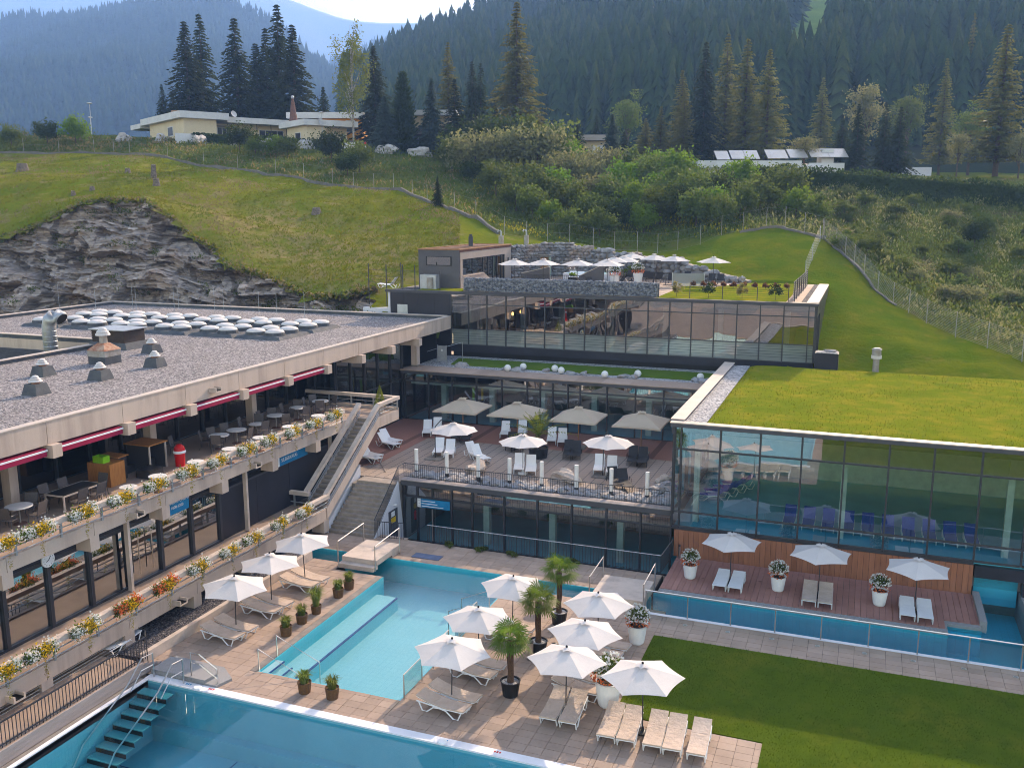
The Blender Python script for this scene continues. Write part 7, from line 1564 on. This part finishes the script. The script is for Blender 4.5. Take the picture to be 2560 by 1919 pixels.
# ---- hedges
def hedge(lab, pts, wd, h, mt, seed, n):
    rg = np.random.default_rng(seed); P0 = [PD(*p) for p in pts]; t = T('hedge', lab, 'hedge', (P0[0].x, P0[0].y, TZ(P0[0].x,P0[0].y)))
    seg = rg.integers(0, len(P0)-1, n); u = rg.random(n); A = np.array([tuple(p) for p in P0]); B = A[seg]*(1-u[:,None])+A[seg+1]*u[:,None]
    off = rg.uniform(-wd,wd,n); B[:,1] += off; hz = np.array([TZ(x,y) for x, y in A[:,:2]]); zb = hz[seg]*(1-u)+hz[seg+1]*u
    hh = h*(1+.18*vnoise(B, .35, seed)); B[:,2] = zb+rg.random(n)**.6*hh
    V, F = cards(B, rg.uniform(.25,.55,n), .6, rng=rg); part(t, 'foliage', V-np.array(WLOC[t.name]), F, mt)
    core = MB()
    for a, b, za, zb2 in zip(P0[:-1], P0[1:], hz[:-1], hz[1:]): core.hexa([(a.x,a.y-wd*.6,za-.5),(b.x,b.y-wd*.6,zb2-.5),(b.x,b.y+wd*.6,zb2-.5),(a.x,a.y+wd*.6,za-.5),(a.x,a.y-wd*.5,za+h*.8),(b.x,b.y-wd*.5,zb2+h*.8),(b.x,b.y+wd*.5,zb2+h*.8),(a.x,a.y+wd*.5,za+h*.8)])
    core.build('twigs', 'leaf_hedge', t)
hedge('long dense dark hedge below the house with tilted panels', [(1805,462,130),(1950,462,130),(2080,470,128),(2300,475,127),(2480,482,126),(2600,490,125)], 1.5, 3.1, 'leaf_hedge', 71, 7000)
hedge('clipped low hedge in front of the cream houses', [(480,352,146),(600,354,147),(740,362,147),(870,372,147)], .6, 1.3, 'leaf_hedge', 72, 2600)
# ---- boulders, stumps, lamps, fences
for k, (px, py) in enumerate(((308,342),(404,346),(502,351),(586,353),(671,360),(761,364),(865,372),(965,376),(1050,378))):
    q = PD(px, py, 145); tag(MB().rock((q.x,q.y,TZ(q.x,q.y)+.35), (1.5+.2*(k%3),.8,.85), 500+k, sub=2).build('boulder', 'white_boulder'), 'white boulder along the road below the cream houses, '+ORD[8-k]+' from the two-storey house', 'boulder', 'boulders along the road')
for k, (px, py, D, r_, h_, lab) in enumerate(((55,416,122,.75,1.0,'big dark tree stump on the meadow by the bank'),(384,440,114,.32,1.6,'upright weathered log on the meadow'),(391,468,108,.38,.8,'pale split stump below the upright log'),(230,472,106,.3,.5,'small stump on the meadow above the rock face'),(183,487,104,.25,.4,'tiny stump near the rock edge'),(319,434,117,.35,.5,'low stump among bumps in the meadow'),(791,532,103,.5,.6,'low dark stump on the dry part of the meadow'))):
    q = PD(px, py, D); z = TZ(q.x,q.y); st_ = T('tree_stump', lab, 'stump', (q.x, q.y, z)); MB().tube([(0,0,-.3),(.03,.02,h_*.4),(.08 if h_ > 1.2 else 0,0,h_)], [r_*1.35,r_,r_*.85], 9).build('wood', 'stump', st_, world=False); MB().lathe([(r_*.8,0),(r_*.75,.03)], 9, (.08 if h_ > 1.2 else 0,0,h_-.005)).build('cut_face', 'boulder', st_, world=False)
for k, (px, yt, yb, D, lab) in enumerate(((231,264,348,147,'tall street lamp left of the long cream house'),(229,297,338,172,'distant street lamp behind the taller one'),(807,287,366,146,'street lamp in front of the second cream house'))):
    q = PD(px, yb, D); h_ = (yb-yt)/FPX*D; z = q.z; lp = T('street_lamp', lab, 'street lamp', (q.x, q.y, z)); MB().tube([(0,0,-1),(0,0,h_)], [.07,.05], 7).build('pole', 'galv', lp, world=False); MB().lathe([(.05,0),(.45,.12),(.4,.2),(0,.28)], 12, (0,0,h_)).build('head', 'house_white', lp, world=False)
hy = T('hydrant', 'small red hydrant at the roadside beside the thuja', 'hydrant', tuple(PD(914,374,146))); MB().cyl(0,0,-.5,.75,.12,.12,10).build('post', 'house_white', hy, world=False); MB().lathe([(.2,.75),(.22,1.0),(.1,1.15),(0,1.2)], 10).build('cap', 'red_paint', hy, world=False)
def wall_line(nm, lab, pts, wd, h, mt, n=8):
    P0 = []
    for a, b in zip(pts[:-1], pts[1:]):
        for k in range(n): P0.append(PD(*[lin(a[i], b[i], k/n) for i in range(3)]))
    P0.append(PD(*pts[-1])); t = T(nm, lab, 'wall', tuple(P0[0]))
    for a, b in zip(P0[:-1], P0[1:]):
        za, zb = TZ(a.x,a.y), TZ(b.x,b.y); d = Vector((b.x-a.x,b.y-a.y,0)); nn = Vector((-d.y,d.x,0)).normalized()*wd
        MB().hexa([(a.x,a.y,za-.5),(b.x,b.y,zb-.5),(b.x+nn.x,b.y+nn.y,zb-.5),(a.x+nn.x,a.y+nn.y,za-.5),(a.x,a.y,za+h),(b.x,b.y,zb+h),(b.x+nn.x,b.y+nn.y,zb+h),(a.x+nn.x,a.y+nn.y,za+h)]).build('wall_section', mt, t)
wall_line('low_wall', 'low grey concrete wall between mown meadow and wild bank', WALL, .25, .32, 'wall_grey')
wall_line('mound_wall', 'low kerb wall round the top of the grass mound', [(1849,592,98),(1880,572,97.5),(1906,565,97),(1954,562,96),(2010,571,94),(2061,587,92)], .25, .22, 'wall_grey', 4)
wall_line('fence_wall', 'low stone kerb under the mesh fence on the right slope', FENCE_R[:4], .2, .15, 'wall_grey', 5)
def post_fence(lab, pts, h, wires, thick=.035, mtp='galv', wr_=.012):
    P0 = [PD(*p) for p in pts]; t = T('wire_fence', lab, 'fence', (P0[0].x, P0[0].y, TZ(P0[0].x,P0[0].y))); tops = []
    for p in P0:
        z = TZ(p.x,p.y); MB().tube([(p.x,p.y,z-.4),(p.x,p.y,z+h)], thick, 6).build('post', mtp, t); tops.append((p.x,p.y,z))
    for k in range(wires): MB().tube([(x,y,z+.12+(h-.15)*k/max(1,wires-1)) for x, y, z in tops], wr_, 4, cap=False).build('wire', mtp, t)
    return t
post_fence('line of thin steel fence posts along the low wall of the meadow', [(60,384,137),(148,383,137),(236,382,136.5),(285,382,136),(325,388,134),(420,402,131),(510,416,128.5),(595,428,125.5),(690,441,122),(760,451,119.5),(832,463,117.5),(884,470,115.5),(935,474,113.5),(984,476,112.5)], 2.0, 3, .028, 'galv_dull', .005)
post_fence('steel fence posts on the slope behind the sauna cabin', [(1031,486,109.5),(1068,500,108),(1137,527,104),(1190,544,101),(1261,580,97),(1317,588,98)], 1.9, 2, .028, 'galv_dull', .005)
post_fence('row of steel fence posts behind the stone wall and parasol terrace', [(1369,604,98.5),(1424,610,98),(1483,616,97.5),(1536,626,97),(1593,630,97),(1644,633,97),(1694,630,97),(1750,625,97),(1803,598,98.5),(1857,584,98.5),(1916,560,97.5),(1963,562,96.5),(2012,567,94.5),(2060,586,92.3)], 2.0, 3, .028, 'galv_dull', .005)
FR = [PD(*p) for p in FENCE_R]
pts_r = [(2057,587,92),(2090,612,90),(2113,638,88),(2135,668,86),(2160,690,84),(2195,720,81.5),(2233,750,79.3),(2272,775,77.2),(2316,804,74.5),(2388,844,70.5),(2467,877,67),(2553,916,63.5),(2640,948,60.5)]
post_fence('grey mesh fence running down the right slope along the lawn', pts_r, 1.9, 16, .035, 'galv_dull', .009)
post_fence('thin wire fence climbing the grass mound from the roof path', [(2012,706,82.5),(2030,655,86),(2050,600,91)], 1.5, 6, .03, 'galv', .008)
tag(post_fence('green framed noise screen fence beside the house with tilted panels', [(1583,432,141),(1615,434,140.5),(1650,436,140),(1690,437,139.5),(1725,438,139),(1760,439,138.5),(1790,440,138)], 1.7, 2, .06, 'green_post', .03))
# ================================================================ houses on the hill
def house_frame(nm, lab, px, py, D, rot=0.0):
    q = PD(px, py, D); ax = Vector((CR.x, CR.y, 0)).normalized(); an = math.atan2(ax.y, ax.x)+rot
    return T(nm, lab, 'house', (q.x, q.y, q.z), an)
def hb(t, nm, x0, x1, y0, y1, z0, z1, mt, par=None):
    o = MB().box(x0,x1,y0,y1,z0,z1).build(nm, mt, par or t, world=False); return o
def win(t, x0, x1, y, z0, z1, split=1):
    o = hb(t, 'window', x0, x1, y-.08, y-.01, z0, z1, 'house_white'); n = split
    for k in range(n): hb(t, 'pane', x0+.1+(x1-x0-.1)*k/n, x0+(x1-x0-.1)*(k+1)/n, y-.10, y-.082, z0+.1, z1-.1, 'dark_panel', o)
h1 = house_frame('cream_house', 'long flat-roofed cream house with white fascia and satellite dish', 452, 341, 146, RAD(38))
hb(h1,'wall',.9,6.2,.9,18,-2,2.9,'cream_wall'); hb(h1,'roof',0,8.0,0,20,2.9,3.95,'house_white'); hb(h1,'wall',6.21,19.4,3.4,9.5,-2,2.6,'cream_wall'); hb(h1,'roof',8.01,20.4,.8,10.2,2.6,3.5,'house_white'); hb(h1,'roof',-.1,6,20.02,25.5,2.5,3.3,'house_white')
hb(h1,'terrace_wall',-1.4,9,-1.6,-1.4,-1.5,.35,'house_white'); hb(h1,'window',.84,.895,6.0,8.6,.4,2.0,'house_white'); hb(h1,'pane',.80,.835,6.2,8.4,.55,1.85,'dark_panel')
win(h1,7.2,9.6,3.4,-.1,2.0,3); win(h1,11.0,12.4,3.4,-.1,1.9,1); win(h1,14.4,18.8,3.4,-.2,1.9,4); hb(h1,'chimney',2.4,3.6,10,11,3.95,4.9,'interior_warm'); hb(h1,'awning',6.6,10.4,2.2,3.39,2.1,2.22,'concrete_dark')
dsh = MB().lathe([(.0,.0),(.3,.05),(.55,.18)], 14, capt=False).build('satellite_dish', 'house_white', h1, world=False); dsh.location = (9.0, .6, 3.9); dsh.rotation_euler = (RAD(70), 0, .3)
for x in (10.6,13.0,15.5): hb(h1,'pergola_post',x,x+.08,.9,.98,-.8,2.59,'dark_metal')
h2 = house_frame('cream_house', 'smaller flat-roofed cream house right of the dark spruces', 761, 353, 145, RAD(36))
hb(h2,'wall',.8,4.2,.9,8.6,-2,2.5,'cream_wall'); hb(h2,'roof',0,9.4,0,10,2.5,3.4,'house_white'); hb(h2,'wall',4.21,8.6,2.6,8.6,-2,2.49,'cream_wall'); hb(h2,'window',.74,.795,3.0,5.2,.1,1.6,'house_white'); hb(h2,'pane',.70,.735,3.2,5.0,.2,1.5,'dark_panel')
win(h2,5.0,6.6,2.6,0,1.4,2); win(h2,7.4,8.3,2.6,0,1.4,1); hb(h2,'garage',3.4,9.6,-1.6,1.0,-1.6,.3,'house_grey'); hb(h2,'garage_window',5.4,8.8,-1.66,-1.61,-.8,.0,'house_white')
b = MB(); b.lathe([(.75,0),(.3,3.2),(.12,4.0)], 10, (1.6,7.6,3.3)); b.build('spire_chimney', 'brick_roof', h2, world=False); V, F = ICO[1]; b = MB(); b.v = [tuple(p*.28+Vector((1.6,7.6,7.4))) for p in V]; b.f = list(F); b.m = [0]*len(F); b.build('spire_ball', 'galv', h2, world=False)
ds2 = MB().lathe([(.0,.0),(.3,.05),(.55,.18)], 14, capt=False).build('satellite_dish', 'house_white', h2, world=False); ds2.location = (2.6, -.2, 3.1); ds2.rotation_euler = (RAD(75), 0, .5)
h3 = house_frame('orange_house', 'orange walled flat-roofed house behind the birch', 770, 345, 160)
hb(h3,'wall',2.0,9.2,0,7,-2,3.2,'orange_wall'); hb(h3,'roof',-3.4,9.8,-.9,8,3.2,4.2,'house_white'); win(h3,6.6,8.2,0,.9,2.9,1)
h4 = house_frame('balcony_house', 'two-storey cream house with balcony beside the thuja', 1036, 374, 152)
hb(h4,'wall',0,6.5,0,6,-1,2.9,'house_dark_wall'); hb(h4,'upper_wall',-.6,6.2,.8,6,2.9,5.4,'cream_wall'); hb(h4,'balcony',-.4,6.2,-1.2,.79,2.4,3.4,'concrete_dark'); hb(h4,'roof',-1,7,-.6,7,5.4,6.2,'house_white'); hb(h4,'side_panel',4,5.6,-.06,-.005,-1,2.3,'white_wall'); win(h4,.6,1.8,0,-.2,1.9,1); hb(h4,'planter',4.6,5.8,-1.5,-1.21,2.7,3.6,'brick_roof')
h5 = house_frame('small_house', 'small flat-roofed house half hidden right of the shrubbery', 1420, 388, 158)
hb(h5,'wall',1.0,7.4,.8,6,-1.5,2.4,'cream_wall'); hb(h5,'roof',-.8,7.8,-.8,7,2.4,3.3,'house_front_wall'); hb(h5,'porch',4.2,6.6,.1,.78,-1.5,1.6,'house_white'); win(h5,5.0,5.9,.1,-.6,1.2,1)
h6 = house_frame('panel_house', 'flat white house carrying rows of tilted solar panels', 1745, 442, 146, RAD(4))
hb(h6,'wall',1.2,16,1.2,8,-2,1.4,'white_wall'); hb(h6,'roof',0,16.6,0,9,1.4,2.5,'house_white'); hb(h6,'wing',18.2,24.0,1,8,-2,2.2,'house_white'); hb(h6,'chimney_block',20.6,22.6,2,4,2.2,4.4,'house_white'); hb(h6,'garage',34,39,2,6,-1,1.6,'white_wall')
b = MB(); b.tube([(16.61,1.5,.9),(20.4,1.5,.9)], 1.15, 18); b.build('tank', 'dome', h6, smooth=False, world=False)
for k in range(3): hb(h6,'garage_door',2.5+3.6*k,5.6+3.6*k,1.1,1.195,-1.8,.9,'white_plastic')
for k, (x, wd_, z) in enumerate(((3.2,2.2,2.5),(5.6,4.6,2.6),(11.4,3.4,2.7),(15.0,3.0,2.8),(18.4,6.2,2.9))):
    n = max(1, int(wd_/2.1))
    for j in range(n):
        xa, xb = x+wd_*j/n, x+wd_*(j+1)/n-.05; MB().hexa([(xa,.9,z+.15),(xb,.9,z+.15),(xb,2.9,z+1.55),(xa,2.9,z+1.55),(xa,.84,z+.22),(xb,.84,z+.22),(xb,2.84,z+1.63),(xa,2.84,z+1.63)]).build('solar_panel', 'solar', h6, world=False)
    MB().tube([(x,.95,z+.2),(x,2.9,z+1.5),(x,2.9,z-.2)], .05, 5).build('panel_frame', 'dark_metal', h6, world=False)
# ================================================================ mountains and forest
def ridge_layer(name, ridge, base, mt, nu, nv, amp, seed, curve=1.0, nsc=.01):
    rx = [p[0] for p in ridge]; R_ = [PD(*p) for p in ridge]; bx_ = [p[0] for p in base]; B_ = [PD(*p) for p in base]; V = []
    for j in range(nv+1):
        t_ = j/nv
        for i in range(nu+1):
            x = lin(rx[0], rx[-1], i/nu); r_ = np.array([np.interp(x, rx, [p[k] for p in R_]) for k in range(3)]); b_ = np.array([np.interp(x, bx_, [p[k] for p in B_]) for k in range(3)])
            p = b_+(r_-b_)*t_; p[2] = b_[2]+(r_[2]-b_[2])*t_**curve
            nz = noise.fractal(Vector((p[0]*nsc+seed, p[1]*nsc, p[2]*nsc)), .9, 2.0, 6); p[2] += nz*amp*min(1, t_*4)*(1 if t_ < .97 else .35); p[1] += nz*amp*.5
            V.append(tuple(p))
    V += [(v[0], v[1]+400, -200) for v in V[nv*(nu+1):]]
    F = [(j*(nu+1)+i, j*(nu+1)+i+1, (j+1)*(nu+1)+i+1, (j+1)*(nu+1)+i) for j in range(nv+1) for i in range(nu)]
    me = bpy.data.meshes.new(name); me.from_pydata(V, [], F); me.materials.append(MAT[mt]); me.polygons.foreach_set('use_smooth', [True]*len(F)); struct(link(name, me)); return np.array(V)[:(nu+1)*(nv+1)].reshape(nv+1, nu+1, 3)
RN = [(860,235,560),(900,214,580),(963,180,600),(1020,143,620),(1093,112,640),(1180,80,650),(1268,56,660),(1340,40,680),(1410,22,690),(1480,-6,700),(1700,-70,720),(2100,-110,700),(2800,-140,660)]
BN = [(860,470,300),(1200,470,260),(1600,460,215),(2000,455,205),(2800,455,200)]
GN = ridge_layer('forest_slope', RN, BN, 'forest_floor', 150, 60, 4, 1, 1.0, .01)
GM = ridge_layer('left_mountain', [(-400,160,1500),(-150,122,1550),(0,93,1600),(150,63,1600),(300,36,1600),(420,12,1600),(530,2,1600),(600,27,1600),(680,66,1580),(740,106,1560),(800,160,1540),(870,216,1500),(960,290,1450)], [(-400,470,700),(300,460,700),(960,460,800)], 'mountain_forest', 130, 60, 30, 2, 1.0, .004)
GR = ridge_layer('middle_ridge', [(800,175,2300),(870,140,2300),(934,118,2300),(1010,97,2300),(1085,80,2300),(1180,62,2300),(1250,46,2300),(1330,30,2300),(1460,-20,2300)], [(800,470,1500),(1460,470,1500)], 'mountain_forest', 90, 40, 14, 3, 1.0, .003)
ridge_layer('far_mountain', [(-500,-30,4400),(0,-40,4400),(300,-40,4400),(560,-38,4400),(650,-30,4400),(722,0,4400),(790,25,4400),(850,45,4400),(900,53,4400),(960,57,4400),(1040,57,4400),(1110,51,4400),(1180,45,4400),(1250,30,4400),(1310,5,4400),(1400,-40,4400),(1800,-40,4400),(2900,-40,4400)], [(-500,470,3200),(2900,470,3200)], 'mountain_meadow', 150, 50, 26, 4, 1.0, .0018)
# forest: low conifers standing in the slopes
def conifer_tpl(tiers, sides, seed):
    rg = np.random.default_rng(seed); V, F = [], []
    for t_ in range(tiers):
        z0 = .05+.84*t_/tiers; z1 = min(1.0, z0+1.15/tiers+.06); r_ = .19*(1-z0)**.85+.012; k = len(V); a0 = rg.random()*6.28
        for i in range(sides): a = a0+6.283*i/sides; rr = r_*(rg.uniform(.95,1.35) if i % 2 == 0 else rg.uniform(.40,.60)); V.append((rr*math.cos(a), rr*math.sin(a), z0-(.035*rg.random()+.02 if i % 2 == 0 else -.03)))
        V.append((0,0,z1))
        F += [(k+i, k+(i+1) % sides, k+sides) for i in range(sides)]
    return np.array(V), np.array(F)
TPL = [conifer_tpl(8, 10, s) for s in range(6)]
def forest(name, lab, grid, n, hr, mts, skip, seed, tmin=0.0, tpls=TPL, tmax=1.0):
    rg = np.random.default_rng(seed); ny, nx, _ = grid.shape; parts = []
    u = rg.random(n)*(nx-1.001); v = (tmin+(tmax-tmin)*rg.random(n))*(ny-1.001); i, j = u.astype(int), v.astype(int); fu, fv = (u-i)[:,None], (v-j)[:,None]
    P = grid[j,i]*(1-fu)*(1-fv)+grid[j,i+1]*fu*(1-fv)+grid[j+1,i]*(1-fu)*fv+grid[j+1,i+1]*fu*fv
    q = P-np.array([0,0,CAMZ]); zz = q@np.array(CF); px = PW/2+FPX*(q@np.array(CR))/zz; py = PH/2-FPX*(q@np.array(CU))/zz
    keep = np.array([not skip(a, b, rg) for a, b in zip(px, py)]) & (px > -150) & (px < 2700) & (py > -200); P = P[keep]
    H_ = rg.uniform(*hr, len(P)); w_ = H_*rg.uniform(.6,1.35,len(P)); a = rg.random(len(P))*6.283; k = rg.integers(0, len(tpls), len(P)); ms = np.where(rg.random(len(P)) < .24, 1, 0)
    for t_ in range(len(tpls)):
        s = k == t_; V0, F0 = tpls[t_]; c, sn = np.cos(a[s])[:,None], np.sin(a[s])[:,None]; m = s.sum()
        X = (V0[None,:,0]*c-V0[None,:,1]*sn)*w_[s][:,None]+P[s][:,0:1]; Y = (V0[None,:,0]*sn+V0[None,:,1]*c)*w_[s][:,None]+P[s][:,1:2]; Z = V0[None,:,2]*H_[s][:,None]+P[s][:,2:3]-.5
        V = np.stack([X,Y,Z], -1).reshape(-1,3); F = (F0[None]+(np.arange(m)*len(V0))[:,None,None]).reshape(-1,3); parts.append((V, F, np.repeat(ms[s], len(F0))))
    Vs, Fs, Ms, off = [], [], [], 0
    for V, F, m in parts: Vs.append(V); Fs.append(F+off); Ms.append(m); off += len(V)
    tag(link(name, np_mesh(name, np.concatenate(Vs), np.concatenate(Fs), mts, np.concatenate(Ms))), lab, 'forest', kind='stuff')
def inpoly(x, y, P):
    r_ = False; n = len(P)
    for i in range(n):
        (x1,y1),(x2,y2) = P[i], P[(i+1) % n]
        if (y1 > y) != (y2 > y) and x < (x2-x1)*(y-y1)/(y2-y1)+x1: r_ = not r_
    return r_
CLR = [[(1205,150),(1290,100),(1420,62),(1425,95),(1300,155),(1215,215)], [(1530,60),(1620,25),(1700,-10),(1700,60),(1600,110)], [(1990,60),(2060,-60),(2215,-60),(2190,70),(2090,90),(2050,130),(1960,140),(1930,130)], [(1935,130),(2060,120),(2055,250),(1975,270)], [(2080,250),(2330,215),(2560,260),(2560,300),(2100,300),(1990,290)]]
def skip_near(x, y, rg): return any(inpoly(x, y, P) for P in CLR[:4]) or (inpoly(x, y, CLR[4]) and rg.random() < .85)
forest('forest', 'dark conifer forest covering the slope behind the houses', GN, 15000, (9,27), ['leaf_forest','leaf_forest_light'], skip_near, 5, .05)
TP2 = [conifer_tpl(3, 6, s) for s in range(3)]
forest('mountain_forest_trees', 'distant conifer forest on the blue mountain', GM, 16000, (14,30), ['leaf_forest','leaf_forest'], lambda x, y, rg: False, 6, .15, TP2)
forest('ridge_forest_trees', 'distant conifer forest on the ridge below the saddle', GR, 5000, (16,28), ['leaf_forest','leaf_forest_light'], lambda x, y, rg: False, 7, .3, TP2)
# open ground in the forest
def patch(name, P, mt):
    # laid on the forest slope a little above it
    cx = [p[0] for p in P]; cyv = [p[1] for p in P]; ny, nx, _ = GN.shape; F = []; q = GN.reshape(-1,3)-np.array([0,0,CAMZ]); zz = q@np.array(CF); px = PW/2+FPX*(q@np.array(CR))/zz; py = PH/2-FPX*(q@np.array(CU))/zz
    ins = np.array([inpoly(a, b, P) for a, b in zip(px, py)]).reshape(ny, nx)
    idx = np.arange(ny*nx).reshape(ny, nx)
    for j in range(ny-1):
        for i in range(nx-1):
            if ins[j:j+2,i:i+2].sum() >= 2: F.append((idx[j,i], idx[j,i+1], idx[j+1,i+1], idx[j+1,i]))
    if F:
        me = bpy.data.meshes.new(name); me.from_pydata((GN.reshape(-1,3)+np.array([0,-.6,.9])).tolist(), [], F); me.materials.append(MAT[mt]); struct(link(name, me))
patch('felled_clearing', CLR[0], 'clearing'); patch('felled_clearing', CLR[1], 'clearing'); patch('alpine_meadow', CLR[2], 'slope_meadow'); patch('felled_clearing', CLR[3], 'clearing'); patch('forest_glade', CLR[4], 'slope_meadow')
# ================================================================ haze
m, nth = _nodes('haze_air'); _ho = nth.nodes.new('ShaderNodeOutputMaterial'); pv_ = nth.nodes.new('ShaderNodeVolumePrincipled')
pv_.inputs['Color'].default_value = (.29,.51,1.0,1); pv_.inputs['Density'].default_value = HAZE; pv_.inputs['Anisotropy'].default_value = .15
nth.links.new(pv_.outputs[0], _ho.inputs['Volume'])
hz_ = MB().box(-4200, 4200, -420, 6800, -300, 1180).build('haze', 'haze_air'); hz_['kind'] = 'stuff'
